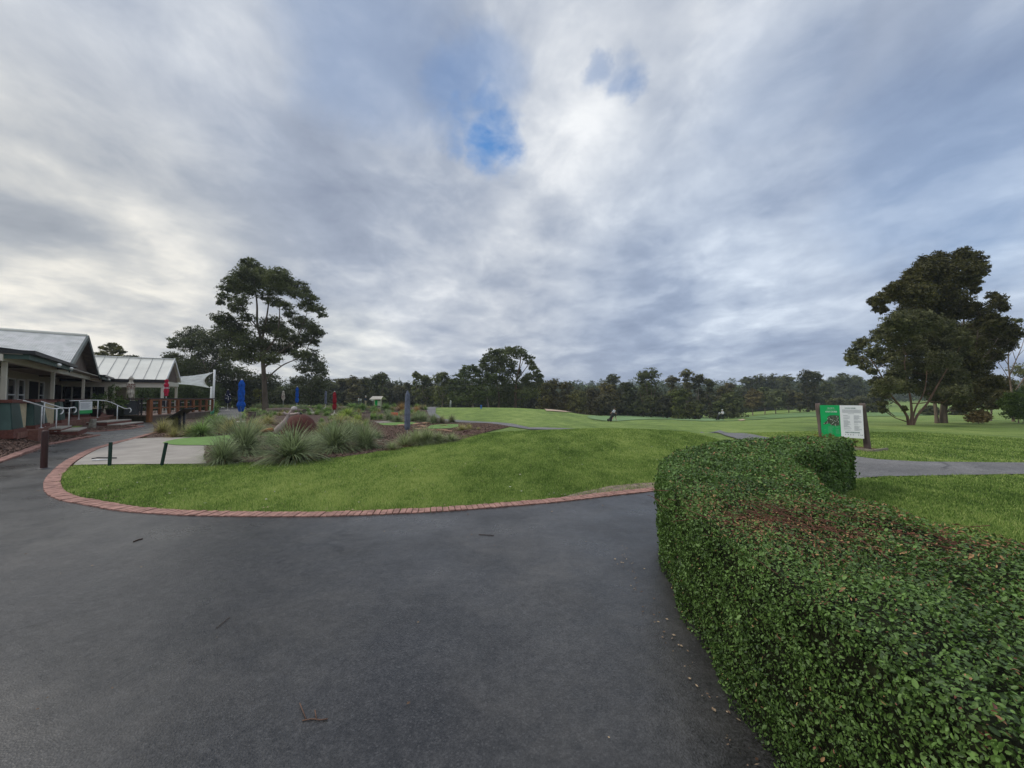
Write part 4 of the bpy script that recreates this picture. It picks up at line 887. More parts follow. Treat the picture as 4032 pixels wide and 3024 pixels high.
# ------------------------------------------------------------ closed umbrellas
def cloth(name, c): return mat(name, c, .8, .2, var=.22, vscale=5, bump=.6, bscale=9)
M_ucream = cloth('cream_cloth', (.62, .57, .48)); M_ured = cloth('crimson_cloth', (.52, .018, .06)); M_ublue = cloth('blue_cloth', (.010, .10, .48)); M_unavy = cloth('navy_cloth', (.012, .016, .06)); M_ugrey = cloth('grey_cover', (.15, .17, .22)); M_uburg = cloth('deep_red_cloth', (.30, .012, .022))
M_ubase = mat('umbrella_base', (.55, .52, .46), .8)
def umbrella(u, vt, vb, wpx, Y, m_, label, shape='tied', zg=None, deco=None, base=True):
    x = (u-2016)/F*Y; zg_ = hz(x, Y) if zg is None else zg
    zt = P(u, vt, Y).z-zg_; zb = P(u, vb, Y).z-zg_; r = wpx/F*Y/2/math.sqrt(1+(x/Y)**2)/(1.03 if shape == 'cover' else 1.2)
    e_ = empty('closed_umbrella', (x, Y, zg_), random.uniform(0, 6), label, 'umbrella', 'furled umbrellas around the deck and the mini golf garden')
    m = MB(); m.tube([(0, 0, 0), (0, 0, zt-.02)], .024, 8); m.build('pole', M_white, e_)
    h = zt-zb; prof = {'tied': [(.18, 1.0), (.42, .965), (.98, .80), (.72, .775), (.80, .7), (.92, .55), (.90, .42), (.70, .325), (1.0, .28), (1.06, .18), (.92, .08), (.55, 0)],
                      'blob': [(.1, 1.0), (.36, .98), (.60, .90), (.58, .86), (.26, .82), (.42, .77), (.66, .68), (.60, .56), (.68, .45), (.72, .38), (.84, .24), (.50, .13), (.58, .06), (.25, 0)],
                      'cone': [(.12, 1.0), (.4, .9), (.45, .8), (.8, .6), (1.0, .4), (1.05, .25), (.7, .12), (.6, 0)],
                      'cover': [(.15, 1.0), (.52, .985), (.74, .95), (.84, .86), (.92, .7), (.98, .45), (1.0, .2), (.96, .06), (.8, 0)]}[shape]
    m = MB(); fine = []
    for (r0, z0), (r1, z1) in zip(prof, prof[1:]):
        for k in range(3): fine.append((r0+(r1-r0)*k/3, z0+(z1-z0)*k/3))
    fine.append(prof[-1]); m.lathe([(a*r*(random.uniform(.97, 1.03) if shape == 'cover' else random.uniform(.86, 1.12)), zb+b__*h) for a, b__ in fine], 32, star=.05 if shape == 'cover' else .24, nstar=8 if shape == 'cover' else 7, twist=.05 if shape == 'cover' else .16)
    cn = m.build('canopy', m_, e_)
    m = MB(); m.lathe([(.05, 0), (.06, .03), (.03, .08), (.01, .1)], 10, (0, 0, zt-.03)); m.build('finial', M_ubase if shape != 'cover' else m_, e_)
    if shape in ('tied', 'blob'):
        zz, rr = (.33, .8) if shape == 'tied' else (.8, .5); m = MB(); m.lathe([(rr*r*.98, zb+zz*h-.02), (rr*r*1.02, zb+zz*h+.02)], 16); m.build('tie_strap', m_, e_)
    if deco:
        # printed patches of the folded cloth: short bent strips hugging it
        dm, z0, z1, nrow, cov = deco; m = MB()
        for rw in range(nrow):
            zc_ = zb+h*(z0+(z1-z0)*(rw+.5)/nrow); hh_ = h*(z1-z0)/nrow*.32
            for k in range(14):
                if random.random() > cov: continue
                a0 = k*2*PI/14+random.uniform(-.05, .05); a1 = a0+.30
                R_ = r*1.04
                m.quad(*[(R_*math.cos(a), R_*math.sin(a), zc_+s2*hh_) for a, s2 in ((a0, -1), (a1, -1), (a1, 1), (a0, 1))])
        o_ = m.build('print', dm, cn); sm = o_.modifiers.new('solid', 'SOLIDIFY'); sm.thickness = .006
    if base:
        m = MB(); m.lathe([(.26, 0), (.27, .05), (.2, .09), (.05, .12), (.04, .3)], 16); m.build('base', M_ubase, e_)
    return e_
M_wprint = mat('white_print', (.72, .72, .74), .7, .2, var=.05); M_bprint = mat('brown_print', (.20, .07, .06), .7, .2)
umbrella(515, 1483, 1566, 40, 25.5, M_ucream, 'cream umbrella with brown printing, folded beside the cafe doors', 'blob', .5, (M_bprint, .42, .66, 3, .5))
umbrella(655, 1493, 1560, 30, 28.8, M_ured, 'bright red umbrella with a white band, folded behind the deck rail', 'blob', .51, (M_wprint, .44, .52, 1, .95))
umbrella(898, 1535, 1588, 26, 45, M_unavy, 'navy umbrella with white lettering, folded at the far end of the path', 'cone', None, (M_wprint, .22, .72, 5, .45))
umbrella(951, 1495, 1621, 33, 25, M_ublue, 'tall blue umbrella, the nearest blue one, behind the tussock grasses')
umbrella(1048, 1538, 1574, 16, 48, M_ured, 'small crimson umbrella in front of the big eucalyptus trunk', 'blob', None, (M_wprint, .2, .45, 2, .5))
umbrella(1116, 1540, 1577, 19, 50, M_ucream, 'small cream umbrella against the dark trees', 'blob', None, (M_bprint, .3, .6, 2, .3))
umbrella(1170, 1523, 1586, 15, 42, M_ublue, 'small distant blue umbrella above the garden')
umbrella(1283, 1541, 1591, 10, 45, M_ugrey, 'thin grey covered umbrella left of the deep red one', 'cover')
umbrella(1318, 1542, 1614, 17, 33, M_uburg, 'deep red umbrella standing over the green shrubs')
umbrella(1605, 1545, 1692, 24, 16.6, M_ugrey, 'nearest umbrella in a long grey protective cover beside the pale tussocks', 'cover', None, None, False)

# ------------------------------------------------------------ big course sign
M_post = mat('weathered_post', (.19, .15, .125), .9, .2, col2=(.07, .05, .045), vscale=7, stretch=(1, 1, .12), bump=1.2, bscale=30)
sb = G(3418, 1772); Ys = sb.y; XR = sb.x
pR0, pR1 = sb, P(3394, 1588, Ys); YL = Ys*1.06
pL0, pL1 = Vector(((3236-2016)/F*YL, YL, 0)), P(3219, 1588, YL)
ORG = Vector((sb.x, sb.y, 0)); sg_ = empty('course_sign', tuple(ORG), 0, 'green and white golf course information sign on two weathered timber posts behind the hedge', 'sign')
def lpost(a, b_, r_):
    m = MB(); n = 9; pts = [a.lerp(b_, i/(n-1))-ORG for i in range(n)]; m.tube(pts, [r_*(1.12-.2*i/(n-1))*random.uniform(.95, 1.05) for i in range(n)], 10); return m.build('post', M_post, sg_)
lpost(Vector((pL0.x, pL0.y, -.1)), pL1, .075); lpost(Vector((pR0.x, pR0.y, -.1)), pR1, .085)
tl = P(3228, 1595, YL-.09); bl = P(3236, 1717, YL-.09); tr = P(3396, 1597, Ys-.09); br = P(3403, 1728, Ys-.09)
tl.z = tr.z = (tl.z+tr.z)/2; bl.z = br.z = (bl.z+br.z)/2
ex = (tr-tl); W_ = ex.length; ex.normalize(); ez = (tl-bl); H_ = ez.length; ez.normalize(); en_ = ex.cross(ez).normalized()
if en_.y > 0: en_ = -en_
def sp(u, v, k=0.): return tl.lerp(tr, u).lerp(bl.lerp(br, u), v)+en_*k-ORG
def slab(m, u0, u1, v0, v1, k0, k1): m.hull([sp(u0, v1, k0), sp(u1, v1, k0), sp(u1, v0, k0), sp(u0, v0, k0)], [sp(u0, v1, k1), sp(u1, v1, k1), sp(u1, v0, k1), sp(u0, v0, k1)])
M_swhite = mat('sign_white', (.86, .87, .87), .45, .4, var=.02)
m = MB(); slab(m, 0, .478, 0, 1, 0, .02); gp = m.build('green_panel', mat('sign_green_panel', (.004, .42, .11), .45, .4, var=.05), sg_)
m = MB(); slab(m, .478, 1, 0, 1, 0, .02); wp = m.build('white_panel', M_swhite, sg_)
Msg = Matrix((ex, ez, -ex.cross(ez)*-1)).transposed().to_4x4()
def text(s_, u, v, h, m_, parent, maxw=None, align='CENTER', bold=0.):
    c = bpy.data.curves.new('lettering', 'FONT'); c.body = s_; c.align_x = align; c.align_y = 'CENTER'; c.size = h*1.35; c.extrude = .0015; c.offset = bold; c.resolution_u = 2
    o_ = bpy.data.objects.new('lettering', c); COL.objects.link(o_); bpy.context.view_layer.update()
    if maxw and o_.dimensions.x > 0: o_.scale.x = maxw/o_.dimensions.x
    R = Matrix((ex, ez, ex.cross(ez))).transposed().to_4x4(); R.translation = sp(u, v, .0225)
    o_.matrix_basis = R @ Matrix.Diagonal((o_.scale.x, 1, 1, 1))
    c.materials.append(m_); dg = bpy.context.evaluated_depsgraph_get(); me = bpy.data.meshes.new_from_object(o_.evaluated_get(dg)); o2 = bpy.data.objects.new('lettering', me); COL.objects.link(o2); o2.matrix_basis = o_.matrix_basis; o2.parent = parent
    bpy.data.objects.remove(o_); return o2
M_mint = mat('pale_lettering', (.62, .78, .66), .5, .3, var=.02)
text('WELCOME TO', .265, .092, .026, M_mint, gp, W_*.17, bold=.0012); text('YARRAMBAT PARK', .265, .145, .028, mat('mint_lettering', (.22, .58, .32), .5), gp, W_*.22, bold=.001); text('GOLF COURSE', .27, .205, .046, M_mint, gp, W_*.28, bold=.002)
# course map: dark shape with pale marks
mp_ = [(.055, .60), (.10, .54), (.17, .47), (.17, .37), (.24, .32), (.33, .31), (.45, .32), (.455, .50), (.45, .63), (.36, .645), (.25, .63), (.21, .575), (.12, .60), (.075, .62)]
m = MB(); m.hull([sp(u, v, .0203) for u, v in mp_], [sp(u, v, .0225) for u, v in mp_]); cm = m.build('course_map', mat('map_green', (.12, .15, .10), .6, .3, col2=(.02, .03, .018), vscale=22), gp)
m = MB()
for u, v in ((.08, .58), (.15, .575), (.165, .535), (.17, .425), (.21, .385), (.235, .435), (.255, .455), (.29, .465), (.33, .49), (.37, .5), (.31, .54), (.28, .575), (.35, .60), (.25, .62), (.35, .64), (.42, .40), (.43, .51), (.40, .46), (.39, .36)):
    m.hull([sp(u+a, v+b__, .0232) for a, b__ in ((-.014, .004), (0, .014), (.016, -.002), (.002, -.012))], [sp(u+a, v+b__, .0240) for a, b__ in ((-.014, .004), (0, .014), (.016, -.002), (.002, -.012))])
m.build('fairway_marks', mat('map_marks', (.55, .62, .50), .6), cm)
def lines(parent, m_, rows, th=.006):
    m = MB()
    for u0, u1, v in rows: slab(m, u0, u1, v-th, v+th, .0205, .0222)
    m.build('printed_lines', m_, parent)
rows = []
for v in np.arange(.67, .93, .026):
    if random.random() < .85: rows.append((.17, .17+random.uniform(.07, .17), v))
    if random.random() < .7: rows.append((.35, .35+random.uniform(.07, .11), v))
    if random.random() < .35: rows.append((.07, .07+random.uniform(.03, .07), v))
lines(gp, mat('pale_green_print', (.14, .50, .25), .5), rows, .005)
text('THE GOLF COURSE', .715, .085, .026, mat('green_lettering', (.10, .24, .18), .5), wp, W_*.25, bold=.001); text('ENJOY YOUR ROUND', .745, .83, .034, bpy.data.materials['green_lettering'], wp, W_*.33, bold=.001)
rows = [(.53, .96, v) for v in np.arange(.135, .245, .022)]+[(.66, .80, .255)]
for v in np.arange(.31, .77, .0225):
    if random.random() < .82: rows.append((.55, .55+random.uniform(.08, .18), v))
    if random.random() < .82: rows.append((.79, .79+random.uniform(.08, .18), v))
lines(wp, M_ink2, rows, .004)
m = MB()
for u in (.58, .64, .70, .76, .88, .93, .965): m.hull([sp(u+.011*math.cos(a), .90+.011*math.sin(a), .0205) for a in np.arange(0, 6.2, .8)], [sp(u+.011*math.cos(a), .90+.011*math.sin(a), .0222) for a in np.arange(0, 6.2, .8)])
m.build('logo', M_ink, wp)
# garden bed under the sign with a timber edge
be = [G(u, v) for u, v in ((3290, 1752), (3350, 1757), (3425, 1766), (3490, 1772), (3440, 1779), (3360, 1770), (3290, 1760))]
sheet('mulch_bed', [tuple(p.xy) for p in be], mat('reddish_bark', (.22, .11, .07), .9, .2, var=.25, vscale=14, bump=1.5), off=.02, step=.3)
m = MB(); e_ = [G(u, v) for u, v in ((3290, 1762), (3360, 1772), (3440, 1780), (3494, 1773))]; o0 = e_[0].copy()
for a, b_ in zip(e_, e_[1:]): m.beam(a-o0+Vector((0, 0, .03)), b_-o0+Vector((0, 0, .03)), .05, .09)
o = m.build('timber_edging', mat('grey_sleeper', (.26, .23, .17), .85, var=.2)); o.location = o0; tag(o, 'low grey timber edging round the bed under the course sign', 'garden edging')

# ------------------------------------------------------------ bollard, stakes, plaque, stones
M_boll = mat('stained_bollard', (.045, .014, .010), .55, .35, var=.3, vscale=5, stretch=(1, 1, .1), bump=.3)
g = G(172, 1846); o = empty('bollard', tuple(g), 0, 'dark red-brown timber bollard standing in the asphalt path on the left', 'bollard')
h = P(172, 1695, g.y).z; m = MB(); m.lathe([(.058, -.1), (.058, .02), (.056, h-.03), (.050, h-.01), (.035, h)], 24); m.build('shaft', M_boll, o); m = MB(); m.lathe([(.12, .003), (.10, .010), (.065, .02)], 20); m.build('collar', asphalt('bollard_patch', (.05, .05, .052), .5, .7), o)
M_stake = mat('green_stake', (.014, .045, .032), .6, .3, var=.2)
for (u0, v0, u1, v1, lb_) in ((431, 1836, 436, 1741, 'upright dark green stake at the lawn corner, nearer the bollard'), (635, 1834, 655, 1743, 'dark green stake leaning to the right at the edge of the concrete apron')):
    g = G(u0, v0); t = P(u1, v1, g.y)-g; m = MB(); m.beam((0, 0, -.05), t, .05, .05); o = m.build('marker_stake', M_stake, bevel=.004); o.location = g; tag(o, lb_, 'stake', 'dark green stakes along the lawn edge')
# loose edging strips on the apron
for pp, m_, lb_, nm in ((((362, 1812), (385, 1808), (458, 1809)), M_blk, 'thin black strip lying on the concrete apron', 'strip'), (((362, 1818), (430, 1815)), M_white, 'short white strip lying on the concrete apron next to the black one', 'strip')):
    q = [G(u, v) for u, v in pp]; m = MB(); m.tube([p-q[0]+Vector((0, 0, .04)) for p in q], .015, 6); o = m.build('plastic_strip', m_); o.location = q[0]; tag(o, lb_, nm)
g = G(712, 1700); o = empty('lectern_plaque', (g.x, g.y, g.z), 0, 'black slanted information lectern above the tan grasses in front of the deck', 'information plaque')
p0, p1 = P(672, 1652, g.y)-g, P(748, 1608, g.y-.2)-g; m = MB(); d = (p1-p0).normalized(); m.beam(p0, p1, .55, .05); m.build('panel', M_blk, o, bevel=.01)
m = MB(); cx = (p0+p1)/2+d*.1; m.tube([(cx.x-.1, cx.y, -.1), (cx.x-.1, cx.y, cx.z-.1)], .05, 8); m.build('leg', M_blk, o); m = MB(); m.tube([(cx.x+.12, cx.y, -.1), (cx.x+.12, cx.y, cx.z+.03)], .05, 8); m.build('leg', M_blk, o)
def rock(g, rx, ry, rz_, m_, label, name='rock', cat='rock', group=None, seed=0):
    rr = random.Random(seed); bm = bmesh.new(); bmesh.ops.create_icosphere(bm, subdivisions=3, radius=1)
    ph = [rr.uniform(0, 6) for _ in range(6)]
    for v in bm.verts:
        k = 1+.14*math.sin(v.co.x*3+ph[0])*math.sin(v.co.y*3.3+ph[1])+.09*math.sin(v.co.z*6+ph[2]+v.co.x*4); c = v.co*k
        v.co = Vector((max(-.82, min(.82, c.x))*rx*1.15, max(-.8, min(.8, c.y))*ry*1.15, max(-.5, min(.62, c.z))*rz_*1.4))
    me = bpy.data.meshes.new(name); bm.to_mesh(me); bm.free(); me.materials.append(m_); o = link(bpy.data.objects.new(name, me)); o.location = g+Vector((0, 0, rz_*.25)); o.rotation_euler = (rr.uniform(-.08, .08), rr.uniform(-.08, .08), rr.uniform(0, 6)); return tag(o, label, cat, group)
M_rock = mat('sandstone', (.40, .26, .16), .9, .2, col2=(.24, .13, .08), vscale=6, bump=1.2, bscale=14); M_rockg = mat('grey_rock', (.30, .28, .23), .9, .2, var=.25, vscale=8, bump=1.2, bscale=14)
rk = [(1748, 1677, 18, 5, 'flat sandstone rock, alone on the small turf behind the grey cover'), (1640, 1672, 16, 6, 'sandstone rock right beside the grey umbrella cover'), (1665, 1680, 22, 5, 'long low sandstone slab right of the grey umbrella'), (1678, 1668, 18, 6, 'brown boulder above the sandstone slabs'),
      (1660, 1690, 28, 5, 'broad pale sandstone slab in front of the others'), (1705, 1695, 20, 5, 'pale sandstone step at the turf edge'), (1742, 1697, 22, 8, 'squarish sandstone block at the right of the rock group'), (1765, 1700, 16, 6, 'orange sandstone block, rightmost of the rock group'), (1580, 1675, 18, 4, 'flat rock half hidden left of the grey umbrella'),
      (1500, 1728, 16, 3, 'pale flat stone in the bark left of the pale tussocks'), (1497, 1737, 14, 3, 'small white-ish flat stone nearest the lawn'), (1540, 1643, 9, 4, 'small round rock among the shrubs behind the log post')]
for i, (u, v, wp_, hp, lb_) in enumerate(rk):
    g = G(u, v); k = g.y/F; rock(g, wp_*k, wp_*k*.8, hp*k*.8, M_rock if i < 9 else M_rockg, lb_, group='sandstone rocks in the garden', seed=i+3)
g = G(363, 1686); rock(g+Vector((0, 0, .12)), .16, .12, .30, M_rockg, 'upright pointed grey stone in the mulch below the white notice', seed=40)
g = G(1552, 1644); rock(g+Vector((0, 0, .2)), .28, .2, .16, mat('orange_red', (.65, .12, .05), .6), 'small bright orange-red object among the shrubs', 'orange_boulder', 'boulder', seed=9)
rock(G(1835, 1702)+Vector((0, 0, 0)), .12, .1, .08, mat('dark_pod', (.07, .03, .025), .9), 'small dark lump at the tip of the bark bed', 'bark_clod', 'clod', seed=12)
# sawn stumps / log posts
M_log = mat('weathered_log', (.30, .24, .19), .9, .2, col2=(.09, .065, .05), vscale=5, stretch=(1, 1, .2), bump=1, bscale=18)
M_logc = mat('log_end', (.13, .10, .085), .9, .2, var=.25)
def stump(u, v, wp_, hp, label, dark=False, Y=None):
    g = G(u, v); k = g.y/F; r_ = wp_*k/2; h_ = hp*k; o = empty('log_stump', tuple(g), 0, label, 'log')
    m = MB(); m.lathe([(r_*1.02, -.1), (r_, 0), (r_*.97, h_*.6), (r_, h_)], 18, star=.05, nstar=5); m.build('trunk', M_logc if dark else M_log, o)
    m = MB(); m.lathe([(r_*1.05, h_+.001), (r_*1.05, h_+.05)], 18, star=.05, nstar=5); m.build('sawn_top', M_logc, o); return o
stump(1441, 1660, 33, 34, 'thick upright sawn log with a dark top, left of the grey umbrella')
stump(993, 1650, 27, 26, 'dark sawn log stump behind the tall blue umbrella', True)
stump(1244, 1632, 11, 14, 'small pale log stump by the far concrete path')
stump(1132, 1597, 9, 12, 'thin pale post in the far garden below the cream umbrella'); stump(1213, 1592, 12, 14, 'brown log post among the far grasses')
def logpiece(pts, rad, m_, label, name='fallen_log', cat='log'):
    q = [Vector(p) for p in pts]; o0 = q[0].copy(); m = MB(); m.tube([p-o0 for p in spline(q, .15)], [rad[0]+(rad[1]-rad[0])*i/max(1, len(spline(q, .15))-1)*random.uniform(.95, 1.05) for i in range(len(spline(q, .15)))], 10); o = m.build(name, m_); o.location = o0; return tag(o, label, cat)
logpiece([G(1055, 1622)+Vector((0, 0, .1)), G(1120, 1625)+Vector((0, 0, .25)), G(1200, 1628)+Vector((0, 0, .2))], (.28, .2), M_logc, 'long dark fallen log on the grass behind the driftwood')
logpiece([G(1055, 1627)+Vector((0, 0, .06)), G(1110, 1634)+Vector((0, 0, .1)), G(1135, 1637)+Vector((0, 0, .1))], (.12, .14), M_log, 'paler fallen log lying in front of the dark one')
logpiece([G(1262, 1583)+Vector((0, 0, .3)), G(1300, 1592)+Vector((0, 0, .3))], (.2, .2), M_log, 'grey log lying beside the thin grey covered umbrella')
# the sculpture: rusted half dome with a driftwood trunk leaning on it
M_rust = mat('rusted_steel', (.115, .038, .026), .85, .25, col2=(.055, .020, .016), vscale=4, stretch=(3, 3, .4)); M_drift = mat('driftwood', (.40, .32, .29), .85, .2, var=.15, vscale=6, stretch=(1, 1, .3), bump=.9, bscale=25)
g = G(1180, 1712); Yd = g.y; kk = Yd/F; o = empty('rusted_dome', (g.x, g.y, g.z), 0, 'big rusty brown steel dome among the tussock grasses', 'sculpture')
R_ = 66*kk; m = MB(); prof = [(R_*math.cos(a), R_*1.22*math.sin(a)) for a in np.linspace(0, PI/2-.02, 18)]; m.lathe([(x, z) for x, z in prof], 40); dm_ = m.build('shell', M_rust, o)
m = MB(); m.lathe([(.08, R_*1.2), (.07, R_*1.22+.05), (.03, R_*1.22+.08)], 10, (.0, 0, 0)); m.build('cap', M_blk, dm_)
m = MB(); c = P(1110, 1690, Yd-.9)-g; m.lathe([(R_*.35, -.2), (R_*.35, .1)], 10, (-R_*.75, -.2, 0)) ; m.build('mouth', M_dark, dm_)
dr_ = empty('driftwood_log', (0, 0, 0), 0, 'pale grey driftwood trunk with two arms leaning across the rusty dome', 'driftwood')
q = [P(1080, 1704, Yd-1.3), P(1100, 1684, Yd-1.25), P(1122, 1659, Yd-1.2), P(1137, 1632, Yd-1.1), P(1150, 1618, Yd-1.0), P(1158, 1611, Yd-1.0)]; b0 = q[0].copy(); dr_.location = b0
qs = spline([p-b0 for p in q], .08); nq = len(qs); m = MB(); m.tube(qs, [kk*(15-5*i/nq+(3*math.sin(i/nq*7)))*.66 for i in range(nq)], 12); m.build('trunk', M_drift, dr_)
m = MB(); m.tube(spline([p-b0 for p in (P(1142, 1634, Yd-1.1), P(1126, 1631, Yd-1.15), P(1115, 1623, Yd-1.2))], .08), [kk*4.5]*1 and .05, 8); m.build('branch', M_drift, dr_)
m = MB(); m.tube(spline([p-b0 for p in (P(1145, 1631, Yd-1.1), P(1160, 1630, Yd-1.2), P(1176, 1627, Yd-1.3))], .08), .05, 8); m.build('branch', M_drift, dr_)
m = MB(); m.lathe([(.1, -.06), (.12, 0), (.09, .08), (.02, .11)], 10, tuple(P(1158, 1610, Yd-1.0)-b0)); m.build('knob', mat('bleached_knob', (.5, .45, .42), .8), dr_)
m = MB(); q = [P(1022, 1700, Yd-1.9), P(1050, 1694, Yd-1.8), P(1074, 1692, Yd-1.6)]; b1 = q[0].copy(); m.tube([p-b1 for p in spline(q, .1)], [kk*7*(.5+.5*min(1, i/3)) for i in range(len(spline(q, .1)))], 8); o = m.build('split_log', mat('split_timber', (.36, .17, .06), .8, .2, col2=(.12, .045, .02), vscale=6, stretch=(.3, 1, 1))); o.location = b1; tag(o, 'orange-brown split log lying at the foot of the driftwood', 'log')

# ------------------------------------------------------------ little notice shelter far off
Yk = 62.; xk = (1488-2016)/F*Yk; zk = hz(xk, Yk); o = empty('notice_shelter', (xk, Yk, zk), -.25, 'small roofed notice shelter with green and white boards on the crest', 'notice shelter')
tz = P(1488, 1560, Yk).z-zk; ek = P(1488, 1572, Yk).z-zk; sc = Yk/F; w2 = 14*sc
for sx in (-w2, w2):
    m = MB(); m.box(sx-.06, sx+.06, -.06, .06, -.2, ek+.1); m.build('post', M_creamp, o)
m = MB(); m.box(-w2+.07, -.04, -.05, -.01, .15, ek-.15); m.build('green_board', bpy.data.materials['sign_green_panel'], o); m = MB(); m.box(.0, w2-.07, -.05, -.01, .15, ek-.25); m.build('white_board', M_white, o)
m = MB(); a = 23*sc
for sy in (-1, 1): m.hull([(-a, 0, tz-.05), (a, 0, tz-.05), (a+.15, sy*.75, ek-.05), (-a-.15, sy*.75, ek-.05)], [(-a, 0, tz), (a, 0, tz), (a+.15, sy*.75, ek), (-a-.15, sy*.75, ek)])
m.build('roof', mat('pale_shingle', (.45, .42, .36), .8, var=.15), o)
# flag on the green, tee marker
g = G(2552, 1643); hh = P(2552, 1604, g.y).z-g.z; o = empty('golf_flag', tuple(g), 0, 'white golf flag on a thin pale stick at the back of the green', 'golf flag')
m = MB(); m.tube([(0, 0, -.1), (0, 0, hh)], .03, 6); m.build('stick', M_white, o); m = MB(); m.hull([(0, 0, hh), (0, 0, hh-.55), (-.28, .02, hh-.5), (-.24, .02, hh-.1)], [(0, .015, hh), (0, .015, hh-.55), (-.28, .035, hh-.5), (-.24, .035, hh-.1)]); m.build('flag', M_white, o)
g = G(1897, 1607); m = MB(); m.box(-.08, .08, -.08, .08, -.1, .36); m.box(-.1, .1, -.1, .1, .36, .4); o = m.build('tee_marker', mat('blue_marker', (.03, .16, .55), .5)); o.location = g+Vector((0, -1, 0)); tag(o, 'small blue marker post on the crest left of the big round tree', 'marker post')

# ------------------------------------------------------------ furniture on the deck and terrace
M_chair = mat('dark_chair', (.03, .032, .04), .5, .4, var=.1); M_top = mat('cafe_tabletop', (.33, .32, .31), .4, .5, var=.05)
def stool(x, y, z, rz, label):
    o = empty('bar_chair', (x, y, z), rz, label, 'chair', 'dark metal chairs behind the deck rail')
    m = MB(); m.box(-.2, .2, -.2, .2, .45, .48); m.build('seat', M_chair, o, bevel=.01); m = MB(); m.box(-.19, .19, .17, .2, .52, .92); m.build('backrest', M_chair, o, bevel=.01)
    for a in (-1, 1):
        for b__ in (-1, 1): m = MB(); m.tube([(a*.22, b__*.22, 0), (a*.17, b__*.17, .45)], .014, 6); m.build('leg', M_chair, o)
def ctable(x, y, z, label):
    o = empty('cafe_table', (x, y, z), 0, label, 'table', 'small pale tables on the deck'); m = MB(); m.box(-.38, .38, -.38, .38, .72, .75); m.build('tabletop', M_top, o, bevel=.01)
    m = MB(); m.tube([(0, 0, .02), (0, 0, .72)], .03, 8); m.build('leg', M_chair, o); m = MB(); m.box(-.25, .25, -.03, .03, 0, .03); m.box(-.03, .03, -.25, .25, 0, .03); m.build('base', M_chair, o)
pos = ['just inside the big corner post', 'second bay from the corner post', 'under the bright red umbrella', 'near the far end of the rail']
for i, t in enumerate((.14, .36, .56, .80)):
    p = D0+dd*t+Vector((-1.5, -.35, 0)); ctable(p.x, p.y, .51, 'small pale topped deck table, '+pos[i])
    for j, (ox, oy, rz_, wd_) in enumerate(((-.1, -.7, 3.1, 'near side'), (.15, .72, 0, 'far side'))): stool(p.x+ox, p.y+oy, .51, rz_+random.uniform(-.3, .3), f'dark metal chair, {wd_} of table {pos[i]}')
# serving stand and pots by the cafe doors
p = P(517, 1600, 24.6); o = empty('bar_stand', (p.x, p.y, .503), .5, 'black framed high bar stand under the cream umbrella', 'bar table')
m = MB(); m.box(-.5, .5, -.35, .35, 1.0, 1.06); m.build('top', M_rail, o); m = MB(); m.box(-.32, .32, -.25, .25, .05, .93); m.build('cabinet', mat('slate_panel', (.06, .065, .075), .6), o)
for a in (-.42, .42):
    for b__ in (-.28, .28): m = MB(); m.box(a-.03, a+.03, b__-.03, b__+.03, 0, 1.0); m.build('leg', M_chair, o)
# ------------------------------------------------------------ trees
def leafmat(name, pale_tone, dark, tr=.25, rough=.6, vs=1.2):  # paler and darker leaf colours, mixed by the scattered tone value
    m = mat(name, pale_tone, rough, .3, col2=dark, tone=True, vscale=vs, detail=3, objcol=True)
    n_ = m.node_tree; p = next(n for n in n_.nodes if n.type == 'BSDF_PRINCIPLED'); o = next(n for n in n_.nodes if n.type == 'OUTPUT_MATERIAL')
    t = n_.nodes.new('ShaderNodeBsdfTranslucent'); src = p.inputs['Base Color'].links[0].from_socket; n_.links.new(src, t.inputs['Color'])
    x = n_.nodes.new('ShaderNodeMixShader'); x.inputs[0].default_value = tr; n_.links.new(p.outputs[0], x.inputs[1]); n_.links.new(t.outputs[0], x.inputs[2]); n_.links.new(x.outputs[0], o.inputs[0]); return m
M_gum = leafmat('gum_leaves', (.165, .180, .075), (.040, .050, .020), tr=.3)
M_bark = mat('gum_bark', (.33, .27, .22), .85, .2, col2=(.12, .09, .07), vscale=3, stretch=(1, 1, .25), bump=.8, bscale=10, objcol=True)
